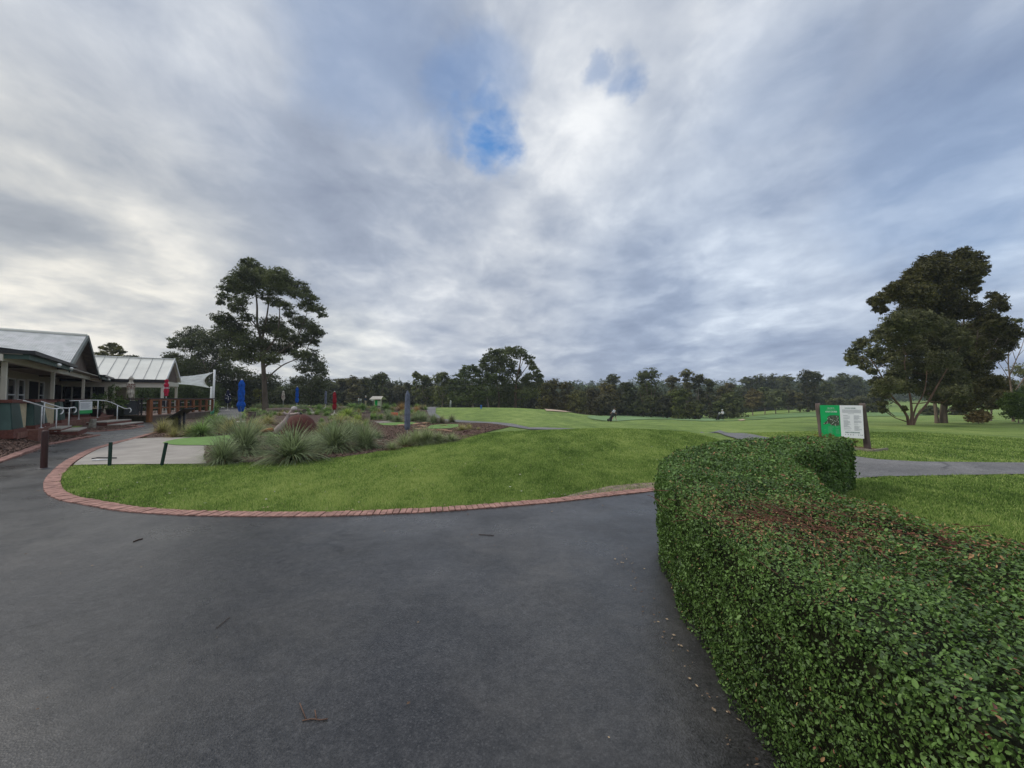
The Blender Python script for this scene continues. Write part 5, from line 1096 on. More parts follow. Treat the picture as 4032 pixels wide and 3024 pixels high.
def crown_mesh(name, clumps, per, ls, r, parent, m_=None, droop=.25, asp=.38, tone_sd=.2, outw=.35, rn=.7):
    """clumps: (cx,cy,cz,rx,ry,rz,weight); leaves gathered in twig-end tufts inside every clump"""
    C_ = []; Nn = []; T = []
    for (cx, cy, cz, rx, ry, rz_, wt) in clumps:
        n = max(12, int(per*wt)); ntuft = max(6, n//14)
        d = r.normal(0, 1, (ntuft, 3)); d /= np.linalg.norm(d, axis=1)[:, None]; rad = r.random(ntuft)**.42
        tc_ = d*rad[:, None]; k = r.integers(0, ntuft, n)
        spread = .17; q = tc_[k]*np.array([1.08, 1.08, 1.12])+r.normal(0, spread, (n, 3))*np.array([1, 1, .8])
        p = q*np.array([rx, ry, rz_])+np.array([cx, cy, cz]); C_.append(p)
        nn = q*outw+np.array([0, 0, .45])+r.normal(0, rn, (n, 3)); Nn.append(nn/np.linalg.norm(nn, axis=1)[:, None])
        T.append(np.clip(.42+r.normal(0, .13)+r.normal(0, .16, ntuft)[k]+r.normal(0, tone_sd*.7, n), 0, 1))
    C_ = np.concatenate(C_); Nn = np.concatenate(Nn); T = np.concatenate(T); n = len(C_)
    t1 = np.cross(Nn, r.normal(0, 1, (n, 3))); t1 /= np.linalg.norm(t1, axis=1)[:, None]; t1[:, 2] -= droop*r.random(n); t2 = np.cross(Nn, t1)
    s = (ls*r.uniform(.6, 1.35, n))[:, None]
    V = np.stack([C_-t1*s, C_-t2*s*asp, C_+t1*s, C_+t2*s*asp], 1).reshape(-1, 3)
    return np_mesh(name, V, np.arange(4*n).reshape(-1, 4), m_ or M_gum, parent, tone=T)
def limb(mb, pts, r0, r1, seg=7, wob=.0, rr=random):
    q = spline([Vector(p) for p in pts], max(.25, r0*2.5)); n = len(q)
    if wob: q = [q[0]]+[p+Vector((rr.gauss(0, wob), rr.gauss(0, wob), rr.gauss(0, wob*.5))) for p in q[1:-1]]+[q[-1]]
    mb.tube(q, [r0+(r1-r0)*(i/(n-1))**.8 for i in range(n)], seg)
def nearest(segs, p, below=True):
    best = None
    for q, rad in segs:
        d = (q-p).length+(3*max(0, q.z-p.z+.3) if below else 0)
        if best is None or d < best[0]: best = (d, q, rad)
    return best[1], best[2]
def hero(name, label, u, v, Y, stems, clumps, per, ls, depth, tint, cat='tree', group=None, bark=(1, 1, 1), seed=0, brk=.30, wob=.06, twigs=5, br=.055, zb=None, gu=1., gv=1.):
    """clumps in picture units (u, v, ru, rv) turned into metres at the tree's own distance; depth spreads them through the crown"""
    rr = random.Random(seed); r = np.random.default_rng(seed+100)
    k = Y/F; base = Vector(((u-2016)*k, Y, hz((u-2016)*k, Y) if zb is None else zb)); e_ = empty(name, tuple(base), 0, label, cat, group)
    def W(uu, vv, dy=0.): return P(uu, vv, Y+dy)-base
    mb = MB(); segs = []
    for st, r0, r1 in stems:
        pts = [W(a, b_, (c if len(x_) > 2 else 0)) for x_ in st for a, b_, c in [(x_[0], x_[1], x_[2] if len(x_) > 2 else 0)]]
        if st[0][1] >= v-8: pts[0].z = -.15; pts.insert(0, pts[0]+Vector((0, 0, -.2)))
        r0 *= .66/math.sqrt(1+((u-2016)/F)**2)*1.1; r1 *= .5; q = spline(pts, .3); n = len(q); flare = 1.22 if st[0][1] >= v-8 else 1.0
        mb.tube(q, [(r0+(r1-r0)*i/(n-1))*(1+(flare-1)*max(0, 1-q[i].z/(r0*4+.01))) for i in range(n)], 9)
        segs += [(q[i], r0+(r1-r0)*i/(n-1)) for i in range(0, n, 2)]
    cl = []
    for c in clumps:
        cu, cv, ru, rv = c[:4]; ru *= gu; rv = max(rv*gv, ru*.5) if gv > 1 else rv; wt = (ru*rv)/1200.0*(c[4] if len(c) > 4 else 1)
        off_ = c[5] if len(c) > 5 else rr.uniform(-1, 1)
        ctr = W(cu, cv, off_*depth); af = math.sqrt(1+.72*((cu-2016)/F)**2); rx, rz_ = ru*k/af, rv*k
        ctr.x += off_*depth*(cu-2016)/F*0
        cl.append((ctr.x, ctr.y, ctr.z, rx, max(rx, rz_)*.85, rz_, max(.35, wt)))
    cl.sort(key=lambda c: (c[0]**2+c[1]**2+(c[2]*.6)**2))
    for c in cl:
        ctr = Vector(c[:3]); low = ctr-Vector((0, 0, c[5]*.55)); q, rad = nearest(segs, low)
        r0 = min(rad*.6, (br+.012*c[3])*.7); m_ = q.lerp(low, .5)+Vector((0, 0, -.10*(low-q).length*.3)); 
        pts = spline([q, m_, low], .5); n = len(pts); pts = [pts[0]]+[p+Vector((rr.gauss(0, wob), rr.gauss(0, wob), rr.gauss(0, wob))) for p in pts[1:]]
        mb.tube(pts, [r0+(r0*.4-r0)*i/max(1, n-1) for i in range(n)], 6); segs += [(pts[i], r0*.7) for i in range(1, n, 2)]
        for _ in range(twigs):
            a = Vector((rr.uniform(-1, 1)*c[3], rr.uniform(-1, 1)*c[4], rr.uniform(-.1, .8)*c[5]))*.8; pz = low.lerp(pts[max(0, n-3)], rr.random()*.6)
            mb.tube([pz, pz.lerp(ctr+a, .5)+Vector((0, 0, -.08*c[5])), ctr+a], [r0*.42, r0*.3, r0*.12], 4, False)
    tr = mb.build('trunk', M_bark, e_); tr.color = (*bark, 1)
    cr = crown_mesh('crown', cl, per, ls, r, e_); cr.color = (*tint, 1)
    return e_
GUM = (1.0, .95, .85)
hero('eucalyptus_tree', 'tallest tree on the left, airy eucalyptus with forked pale trunk and open layered crown', 1045, 1640, 42,
     [([(1045, 1640), (1043, 1560), (1038, 1460), (1030, 1370), (1026, 1330)], .50, .30), ([(1026, 1330), (1013, 1270), (1012, 1200), (1004, 1130), (996, 1070)], .24, .06), ([(1030, 1345), (1048, 1260), (1060, 1180), (1070, 1120)], .22, .05),
      ([(1034, 1400), (1085, 1330), (1100, 1260), (1100, 1180)], .20, .05), ([(1038, 1450), (1100, 1390), (1170, 1330), (1210, 1230)], .19, .05), ([(1036, 1420), (980, 1370), (930, 1330), (895, 1290)], .16, .05), ([(1040, 1500), (1110, 1440), (1190, 1400), (1230, 1330)], .15, .04), ([(1022, 1300), (975, 1240), (940, 1190), (905, 1160)], .14, .04)],
     [(980, 1030, 26, 16), (975, 1052, 36, 16), (1010, 1054, 34, 18), (950, 1080, 40, 20), (1000, 1088, 50, 24), (960, 1108, 55, 18), (1032, 1080, 34, 20), (1025, 1112, 45, 18), (1098, 1074, 34, 15), (1092, 1096, 50, 20), (1140, 1110, 36, 20), (1085, 1130, 52, 20), (1125, 1138, 40, 16),
      (916, 1112, 34, 14), (890, 1136, 28, 11), (945, 1138, 45, 16), (985, 1140, 40, 14), (1185, 1125, 28, 14), (1200, 1150, 34, 16), (1216, 1176, 32, 16), (1208, 1206, 32, 14), (1250, 1214, 30, 12), (1268, 1238, 20, 12), (1165, 1160, 30, 12),
      (884, 1170, 28, 10), (868, 1192, 16, 9), (946, 1184, 32, 12), (930, 1212, 34, 10), (1080, 1190, 34, 14), (1045, 1165, 28, 10), (1125, 1200, 30, 13), (1140, 1232, 26, 9), (872, 1248, 34, 16), (866, 1262, 26, 12), (904, 1274, 44, 13), (975, 1252, 30, 9), (1077, 1268, 44, 14), (1050, 1290, 40, 14), (1085, 1302, 48, 16), (1120, 1320, 46, 18),
      (1185, 1262, 44, 14), (1205, 1282, 42, 13), (1233, 1296, 32, 12), (1255, 1314, 22, 14), (1212, 1328, 40, 14), (1165, 1348, 42, 16), (1238, 1350, 26, 12), (940, 1300, 50, 15), (874, 1312, 46, 18), (912, 1334, 56, 16), (980, 1348, 54, 17), (1030, 1356, 38, 20), (1085, 1366, 50, 16), (1130, 1378, 36, 14),
      (980, 1398, 60, 14), (920, 1390, 50, 14), (1062, 1408, 40, 14), (1180, 1395, 34, 13)],
     1350, .125, 3.2, (.88, .92, .70), seed=1, twigs=8, br=.06, bark=(.50, .48, .46), gu=1.1, gv=1.2)
hero('spreading_gum', 'spreading dark tree with flat layered crown behind the shade sail', 800, 1640, 50,
     [([(800, 1640), (806, 1560), (812, 1480), (800, 1420)], .26, .14), ([(800, 1450), (760, 1400), (725, 1370)], .12, .04), ([(806, 1480), (850, 1420), (880, 1390)], .12, .04)],
     [(770, 1306, 42, 14), (735, 1325, 44, 14), (700, 1345, 36, 12), (684, 1362, 22, 9), (800, 1330, 46, 18), (770, 1348, 50, 16), (740, 1362, 44, 12), (835, 1350, 44, 20), (853, 1378, 52, 16), (800, 1385, 40, 13), (780, 1418, 46, 14), (740, 1430, 50, 14), (700, 1440, 40, 14), (676, 1408, 40, 10), (720, 1462, 60, 16), (820, 1440, 50, 14), (870, 1420, 44, 14), (890, 1450, 40, 14), (780, 1470, 60, 16), (690, 1475, 40, 12)],
     1150, .135, 3, (.82, .85, .72), seed=2, twigs=5, gu=1.05, gv=1.3)
for i, (lb_, u, Y, cl, tint) in enumerate((
    ('dense dark tree with low rounded crown right behind the leaning white poles', 905, 54, [(870, 1470, 60, 28), (940, 1470, 60, 26), (900, 1510, 75, 36), (850, 1530, 50, 40), (950, 1530, 60, 40), (900, 1570, 80, 34), (840, 1580, 50, 28), (960, 1580, 50, 26)], (.62, .66, .50)),
    ('tall dense tree right of the big eucalyptus trunk with broken outline', 1225, 56, [(1222, 1390, 34, 20), (1210, 1415, 46, 24), (1245, 1420, 34, 26), (1262, 1455, 28, 30), (1225, 1455, 46, 26), (1190, 1450, 30, 18), (1262, 1495, 30, 34), (1215, 1500, 56, 26), (1170, 1500, 40, 18), (1250, 1540, 44, 36), (1190, 1545, 56, 34), (1130, 1545, 46, 30), (1255, 1575, 36, 26), (1170, 1580, 60, 22)], (.66, .70, .60)),
    ('dark bushy tree directly behind the big eucalyptus trunk', 1010, 57, [(1000, 1500, 60, 28), (1070, 1500, 46, 26), (1030, 1540, 80, 36), (980, 1570, 60, 30), (1090, 1570, 60, 34), (1040, 1590, 70, 20)], (.55, .58, .46)),
    ('yellow-green shrub-like tree beside the small crimson umbrella', 1022, 54, [(1022, 1548, 22, 16), (1018, 1570, 26, 20), (1026, 1592, 28, 16)], (1.9, 1.7, .7)),
    ('thin see-through tree showing above the roofs left of the cafe wing', 430, 52, [(440, 1360, 26, 9), (415, 1372, 24, 9), (462, 1374, 24, 9), (432, 1385, 34, 8), (475, 1386, 20, 8), (400, 1392, 24, 9), (440, 1402, 40, 9)], (1.2, 1.0, .7)),
    ('low dark crown just showing above the cafe roof ridge', 520, 54, [(505, 1405, 22, 6), (535, 1407, 24, 6), (500, 1425, 50, 14)], (.7, .7, .6)),
    ('dark tree top behind the right end of the cafe roof', 655, 50, [(690, 1404, 22, 7), (665, 1414, 30, 10), (640, 1430, 46, 14), (640, 1470, 60, 26), (700, 1500, 40, 30)], (.75, .75, .62)))):
    Yv = 1640 if u > 700 else 1640
    hero('tree', lb_, u, Yv, Y, [([(u, Yv), (u+3, cl[-1][1]-15), (u, cl[len(cl)//2][1])], .16, .06)], cl, 1000, .155, 2.2, tint, group='trees around the garden and the clubhouse', seed=10+i, twigs=2)
# right hand pair
hero('big_dark_tree', 'tallest tree on the right, dense brown-green crown rising behind the paler tree', 3712, 1668, 30,
     [([(3715, 1668), (3716, 1600), (3728, 1500), (3742, 1400), (3745, 1300), (3740, 1200)], .46, .16), ([(3720, 1580), (3790, 1480), (3840, 1380), (3850, 1300)], .24, .06), ([(3690, 1668), (3680, 1580), (3660, 1480), (3640, 1360)], .26, .10), ([(3742, 1380), (3790, 1280), (3800, 1180)], .16, .05), ([(3742, 1400), (3660, 1290), (3600, 1210)], .15, .05), ([(3800, 1460), (3880, 1400), (3930, 1330)], .12, .04)],
     [(3790, 1000, 36, 16), (3830, 1010, 36, 18), (3860, 1035, 34, 22), (3868, 1060, 28, 20), (3765, 1030, 50, 24), (3700, 1012, 40, 18), (3660, 1032, 50, 24), (3620, 1060, 44, 24), (3585, 1085, 34, 22), (3700, 1060, 62, 32), (3800, 1070, 60, 34), (3640, 1100, 66, 34), (3560, 1120, 40, 24), (3525, 1130, 32, 18), (3750, 1120, 70, 34), (3830, 1110, 34, 20),
      (3500, 1158, 32, 18), (3470, 1178, 30, 18), (3437, 1186, 24, 16), (3455, 1208, 26, 18), (3478, 1222, 22, 14), (3540, 1165, 50, 26), (3610, 1160, 60, 32), (3690, 1175, 70, 34), (3770, 1180, 54, 30), (3840, 1140, 22, 14), (3904, 1165, 26, 16), (3930, 1180, 32, 20), (3945, 1205, 26, 18), (3905, 1208, 30, 16), (3840, 1205, 30, 16), (3590, 1210, 46, 22), (3660, 1220, 56, 26), (3560, 1230, 40, 18),
      (3740, 1235, 60, 28), (3815, 1225, 50, 26), (3870, 1250, 46, 26), (3910, 1258, 34, 20), (3870, 1290, 60, 30), (3940, 1280, 44, 26), (3985, 1300, 38, 20), (4010, 1318, 24, 14), (3960, 1325, 52, 26), (3900, 1340, 60, 30), (3810, 1300, 50, 30), (3960, 1358, 42, 24), (3840, 1360, 54, 30), (3890, 1400, 54, 28), (3820, 1410, 40, 28), (3930, 1400, 30, 18), (3870, 1440, 44, 22), (3810, 1460, 50, 34), (3850, 1490, 54, 34), (3790, 1520, 50, 40), (3850, 1545, 50, 32), (3900, 1510, 46, 26), (3740, 1570, 44, 22), (3700, 1300, 60, 34), (3760, 1360, 60, 40), (3790, 1590, 40, 26)],
     1250, .105, 3.0, (.88, .74, .46), seed=21, gu=1.12, gv=1.08, twigs=4, br=.07, bark=(.75, .72, .68))
hero('spreading_gum', 'paler grey-green gum with several stems from one base, in front of the tall dark tree', 3580, 1677, 26.5,
     [([(3578, 1677), (3572, 1640), (3545, 1600), (3500, 1545), (3465, 1470), (3425, 1410)], .17, .05), ([(3583, 1677), (3590, 1640), (3585, 1570), (3570, 1500), (3560, 1420)], .18, .05), ([(3592, 1677), (3612, 1635), (3650, 1590), (3690, 1520), (3730, 1450)], .17, .05), ([(3588, 1677), (3604, 1610), (3640, 1540), (3650, 1460)], .13, .04), ([(3545, 1600), (3500, 1570), (3480, 1560)], .06, .03)],
     [(3560, 1245, 44, 12), (3600, 1250, 50, 16), (3530, 1262, 46, 16), (3495, 1288, 34, 18), (3640, 1268, 56, 22), (3570, 1285, 64, 26), (3470, 1310, 36, 16), (3700, 1288, 50, 22), (3750, 1305, 48, 24), (3790, 1335, 34, 22), (3640, 1315, 66, 28), (3500, 1335, 44, 22), (3560, 1340, 56, 28), (3440, 1330, 26, 10), (3405, 1345, 30, 14), (3380, 1362, 26, 16), (3365, 1390, 24, 18), (3350, 1412, 22, 20), (3385, 1418, 30, 16), (3412, 1440, 28, 14), (3435, 1462, 22, 10), (3440, 1385, 36, 22), (3720, 1350, 60, 30), (3785, 1375, 34, 26), (3660, 1375, 60, 28), (3590, 1385, 54, 26), (3520, 1385, 46, 22), (3490, 1420, 44, 20),
      (3560, 1435, 50, 26), (3640, 1435, 56, 28), (3710, 1420, 54, 28), (3765, 1425, 34, 26), (3530, 1475, 44, 22), (3600, 1485, 50, 22), (3680, 1480, 56, 26), (3750, 1475, 46, 26), (3790, 1510, 30, 20), (3720, 1525, 50, 24), (3640, 1530, 50, 18), (3560, 1525, 40, 14), (3500, 1515, 44, 16), (3470, 1545, 38, 14), (3760, 1550, 46, 24), (3690, 1565, 40, 16), (3478, 1612, 14, 12), (3470, 1585, 22, 8), (3560, 1608, 10, 8), (3450, 1500, 30, 12)],
     1250, .088, 2.6, (1.32, 1.2, 1.15), seed=22, gu=1.16, gv=1.15, twigs=4, br=.05, bark=(.8, .62, .55))
hero('dead_tree', 'bare grey tree with thin forking branches at the right picture edge', 3990, 1660, 34,
     [([(3990, 1660), (3985, 1560), (3975, 1480), (3970, 1420), (3975, 1360)], .22, .06), ([(3975, 1480), (4000, 1420), (4025, 1360), (4040, 1300)], .10, .02), ([(3972, 1440), (3940, 1390), (3925, 1350)], .07, .02), ([(3978, 1500), (3940, 1440), (3910, 1400)], .07, .02), ([(4000, 1420), (3985, 1370), (3990, 1320)], .05, .015), ([(3985, 1560), (4040, 1480), (4100, 1430)], .12, .03), ([(3975, 1400), (4000, 1350), (4010, 1290)], .04, .012), ([(4010, 1400), (4040, 1370), (4070, 1350)], .04, .012)],
     [(4010, 1262, 34, 12, .35), (4035, 1285, 34, 14, .35), (3995, 1300, 30, 10, .25)], 300, .16, 1.5, (1.5, 1.4, 1.1), seed=23, twigs=9, bark=(.8, .75, .72))
hero('broad_dark_tree', 'low broad tree with rusty top between the tall dark tree and the bare one', 3900, 1655, 38,
     [([(3900, 1655), (3905, 1590), (3895, 1540)], .2, .08)], [(3880, 1490, 50, 18), (3930, 1495, 50, 18), (3840, 1520, 40, 22), (3900, 1525, 66, 24), (3960, 1520, 44, 20), (3860, 1560, 60, 26), (3930, 1560, 60, 24), (3820, 1590, 40, 20), (3900, 1595, 60, 18)], 900, .14, 2.5, (.85, .68, .45), seed=24, twigs=3)
hero('green_shrub', 'big fresh green rounded shrub at the right picture edge', 4010, 1662, 30,
     [([(4010, 1662), (4012, 1630)], .08, .05)], [(3990, 1560, 40, 18), (4030, 1550, 40, 22), (3965, 1590, 40, 22), (4020, 1595, 60, 28), (4070, 1580, 40, 30), (3985, 1625, 46, 20), (4040, 1635, 50, 20)], 1100, .09, 1.2, (.8, 1.1, .42), cat='shrub', seed=25, twigs=2)
hero('round_dry_bush', 'rounded rusty pink-brown bush on the lawn right of the thick trunk', 3852, 1665, 29,
     [([(3852, 1665), (3852, 1640)], .06, .04)], [(3850, 1622, 34, 14), (3822, 1640, 26, 14), (3852, 1642, 34, 18), (3882, 1640, 24, 14), (3835, 1655, 26, 8), (3872, 1655, 24, 8)], 1100, .10, .5, (2.6, 1.7, 1.5), cat='shrub', seed=26, twigs=6)
# centre
hero('domed_gum', 'tallest tree of the middle, high domed crown with a sky gap on its right', 2030, 1614, 75,
     [([(2028, 1614), (2030, 1560), (2033, 1500), (2046, 1440), (2052, 1400)], .42, .16), ([(2033, 1500), (2070, 1450), (2088, 1420)], .18, .06), ([(2033, 1510), (1990, 1460), (1960, 1420)], .18, .06), ([(1962, 1614), (1965, 1560), (1950, 1500)], .35, .1), ([(2040, 1470), (2060, 1420), (2070, 1390)], .12, .05)],
     [(1942, 1384, 20, 10), (1965, 1382, 20, 11), (1990, 1386, 28, 13), (2015, 1380, 24, 10), (2040, 1380, 28, 12), (2062, 1394, 24, 14), (2078, 1410, 20, 13), (1925, 1402, 20, 11), (1905, 1420, 20, 11), (1898, 1438, 16, 8), (1940, 1408, 30, 14), (1975, 1405, 36, 16), (2015, 1402, 26, 12), (2090, 1428, 18, 10), (1950, 1430, 40, 16), (1990, 1430, 36, 16), (2020, 1436, 18, 12), (2100, 1446, 16, 9), (2112, 1462, 16, 9), (2122, 1480, 14, 10), (2124, 1498, 12, 10), (2090, 1480, 24, 8), (2065, 1486, 22, 8), (2040, 1470, 14, 12),
      (1920, 1455, 36, 16), (1965, 1462, 36, 18), (2005, 1465, 28, 18), (2085, 1505, 38, 12), (2050, 1515, 36, 14), (2105, 1520, 24, 14), (1940, 1490, 36, 16), (1990, 1500, 40, 20), (2030, 1535, 46, 20), (1975, 1540, 46, 22), (2080, 1545, 40, 18), (2000, 1570, 60, 18)],
     900, .23, 4, (.92, .98, .62), seed=31, gu=1.14, gv=1.2, twigs=2, br=.09, bark=(.6, .5, .42), brk=.4)
hero('broad_gum', 'broad rounded green tree leaning against the left side of the tall domed one', 1880, 1612, 72,
     [([(1862, 1612), (1862, 1560), (1858, 1500)], .3, .1), ([(1925, 1612), (1915, 1560), (1900, 1510)], .25, .1)],
     [(1850, 1446, 24, 9), (1870, 1455, 28, 11), (1828, 1462, 22, 10), (1812, 1478, 30, 11), (1850, 1476, 40, 15), (1893, 1474, 36, 14), (1930, 1480, 28, 14), (1800, 1498, 30, 14), (1840, 1502, 44, 18), (1890, 1504, 44, 18), (1935, 1510, 26, 18), (1795, 1530, 30, 22), (1840, 1535, 48, 22), (1895, 1540, 50, 22), (1940, 1545, 26, 18), (1800, 1565, 30, 20), (1850, 1570, 50, 20), (1910, 1575, 44, 16)],
     900, .23, 4, (.80, .94, .55), seed=32, twigs=2, br=.08)

# the tree line: u, top v, half width, distance, tint, form, label
TL = [
 (1305, 1502, 34, 92, (.75, .78, .75), 'r', 'dark rounded tree at the left end of the tree line, beside the deep red umbrella'),
 (1348, 1486, 34, 96, (.8, .76, .72), 'k', 'knobbly dark tree, second from the left end of the tree line'),
 (1392, 1480, 38, 90, (.85, .72, .68), 'k', 'brownish bushy tree above the two standing people'),
 (1438, 1486, 32, 94, (.72, .72, .62), 'r', 'dark tree with knobbly top just left of the notice shelter'),
 (1478, 1476, 42, 86, (.72, .80, .64), 'r', 'big dark bushy tree right behind the notice shelter'),
 (1505, 1468, 20, 84, (.80, .86, .70), 't', 'slim pointed tree top rising behind the notice shelter roof'),
 (1568, 1518, 34, 98, (.85, .76, .72), 'k', 'lower brownish tree midway between shelter and grey cover'),
 (1602, 1508, 24, 100, (.8, .8, .76), 'r', 'dark tree exactly behind the tall grey umbrella cover'),
 (1641, 1464, 20, 82, (.88, .92, .74), 't', 'tall slim tree with small round head right of the grey cover'),
 (1677, 1478, 24, 84, (.88, .92, .72), 'g', 'small headed pale-stemmed gum above the path on the crest'),
 (1740, 1462, 36, 78, (.9, .96, .78), 'g', 'gum with forked pale trunk just left of the broad green tree'),
 (1778, 1490, 26, 86, (.72, .78, .60), 'r', 'narrow dark tree tucked left of the broad green tree'),
 (1706, 1520, 30, 92, (.65, .68, .6), 'r', 'low dark tree behind the path where it crosses the crest'),
 (2140, 1500, 34, 84, (.9, .82, .56), 'r', 'olive-brown tree directly right of the tall domed tree'),
 (2178, 1492, 42, 86, (1.0, .86, .56), 'k', 'broad olive-brown tree above the left end of the sand bunker'),
 (2230, 1506, 36, 88, (.95, .80, .6), 'k', 'brownish tree above the middle of the sand bunker'),
 (2272, 1538, 46, 82, (.92, .90, .56), 'r', 'low dome shaped olive tree above the right end of the sand bunker'),
 (2330, 1524, 38, 90, (.66, .58, .54), 'r', 'very dark purple-brown tree left of the golfer pulling a bag'),
 (2392, 1508, 52, 88, (.88, .72, .46), 'k', 'wide rusty green tree above the golfer pulling a bag'),
 (2414, 1474, 28, 110, (.95, 1.0, .84), 'g', 'light crowned gum rising behind the wide rusty tree'),
 (2380, 1550, 50, 84, (.55, .50, .48), 'r', 'blackish low tree directly behind the golfer pulling a bag'),
 (2470, 1500, 34, 92, (.72, .80, .56), 'r', 'dark green tree between the golfer with the bag and the flag'),
 (2532, 1462, 40, 86, (.72, .82, .52), 'k', 'large dark tree left shoulder above the white flag'),
 (2562, 1446, 48, 84, (.74, .82, .54), 'k', 'tall domed dark green tree above the white flag'),
 (2650, 1480, 32, 98, (.98, .86, .78), 'k', 'brown-grey tree right of the tall dark tree over the flag'),
 (2705, 1455, 34, 92, (.98, .90, .78), 'k', 'tall grey-brown gum with ragged top midway between flag and cart golfer'),
 (2752, 1474, 28, 92, (.9, .86, .76), 'g', 'thin topped gum leaning right beside the tall grey-brown one'),
 (2792, 1490, 34, 90, (.84, .86, .76), 'k', 'grey-green gum above the golfer with the cart, tall and dark'),
 (2672, 1528, 48, 80, (.86, .98, .48), 'r', 'low yellow-green dome tree right of the flag'),
 (2735, 1578, 36, 78, (.70, .74, .42), 'r', 'low dark green bush tree at the edge of the green'),
 (2610, 1560, 40, 82, (.6, .6, .5), 'g', 'dark small gum with pale thin trunk just right of the flag'),
 (2884, 1540, 54, 84, (.98, 1.08, .78), 'r', 'round pale green tree right behind the golfer with the cart'),
 (2830, 1580, 28, 82, (.72, .86, .48), 'r', 'small dark green bush left of the round pale green tree'),
 (2872, 1508, 28, 110, (.92, .72, .66), 'r', 'flat brown crown showing above the round pale green tree'),
 (2845, 1522, 36, 105, (1.0, .84, .52), 'r', 'orange-brown low crown behind the cart golfer'),
 (2940, 1482, 40, 150, (.84, .88, .72), 'r', 'tree on the slope above the row of small fairway trees, leftmost there'),
 (2992, 1476, 42, 150, (.88, .90, .78), 'r', 'rounded tree on the slope, second from the left above the fairway row'),
 (3046, 1474, 42, 150, (.82, .84, .74), 'r', 'rounded tree on the slope, third from the left above the fairway row'),
 (3098, 1476, 36, 140, (.82, .84, .72), 'r', 'rounded tree on the slope just left of the big dark tree over the sign'),
 (2962, 1534, 44, 105, (.98, .76, .66), 'u', 'reddish brown small tree with forked trunk, first of the fairway row'),
 (3010, 1522, 26, 110, (.7, .82, .56), 'u', 'dark green small tree behind the reddish fairway tree'),
 (3052, 1536, 42, 105, (.86, .95, .88), 'u', 'grey-green small tree, middle of the fairway row'),
 (3104, 1534, 34, 108, (.88, .84, .74), 'u', 'brown-grey small tree with white trunk in the fairway row'),
 (3148, 1548, 30, 106, (.95, .86, .68), 'u', 'last small tree of the fairway row, left of the sign'),
 (3180, 1456, 46, 100, (.72, .72, .62), 'k', 'big dark rounded tree above the left post of the course sign'),
 (3212, 1462, 40, 102, (.70, .74, .62), 'k', 'big dark tree straight above the green half of the sign'),
 (3255, 1505, 34, 112, (.74, .8, .66), 'r', 'dark tree above the white half of the sign'),
 (3320, 1470, 46, 150, (.92, 1.0, .9), 'r', 'pale grey-green tree on the far slope right of the sign'),
 (3370, 1480, 40, 152, (.9, .96, .86), 'r', 'far tree on the slope under the left side of the paler gum'),
 (3290, 1570, 46, 95, (.66, .66, .58), 'r', 'low dark tree behind the right post of the sign'),
 (3390, 1560, 56, 90, (.62, .62, .54), 'r', 'wide low dark tree between the sign and the paler gum'),
 (3450, 1540, 40, 100, (.7, .7, .6), 'r', 'dark tree behind the stems of the paler gum, left side'),
 (4030, 1430, 74, 62, (1.0, 1.0, .86), 'r', 'grey-green tree behind the bare one at the right picture edge'),
 (3660, 1600, 36, 70, (.6, .66, .5), 'r', 'dark bush between the two right-hand trunks'),
 (3770, 1600, 46, 70, (.55, .58, .48), 'r', 'dark bush right of the thick trunk'),
]
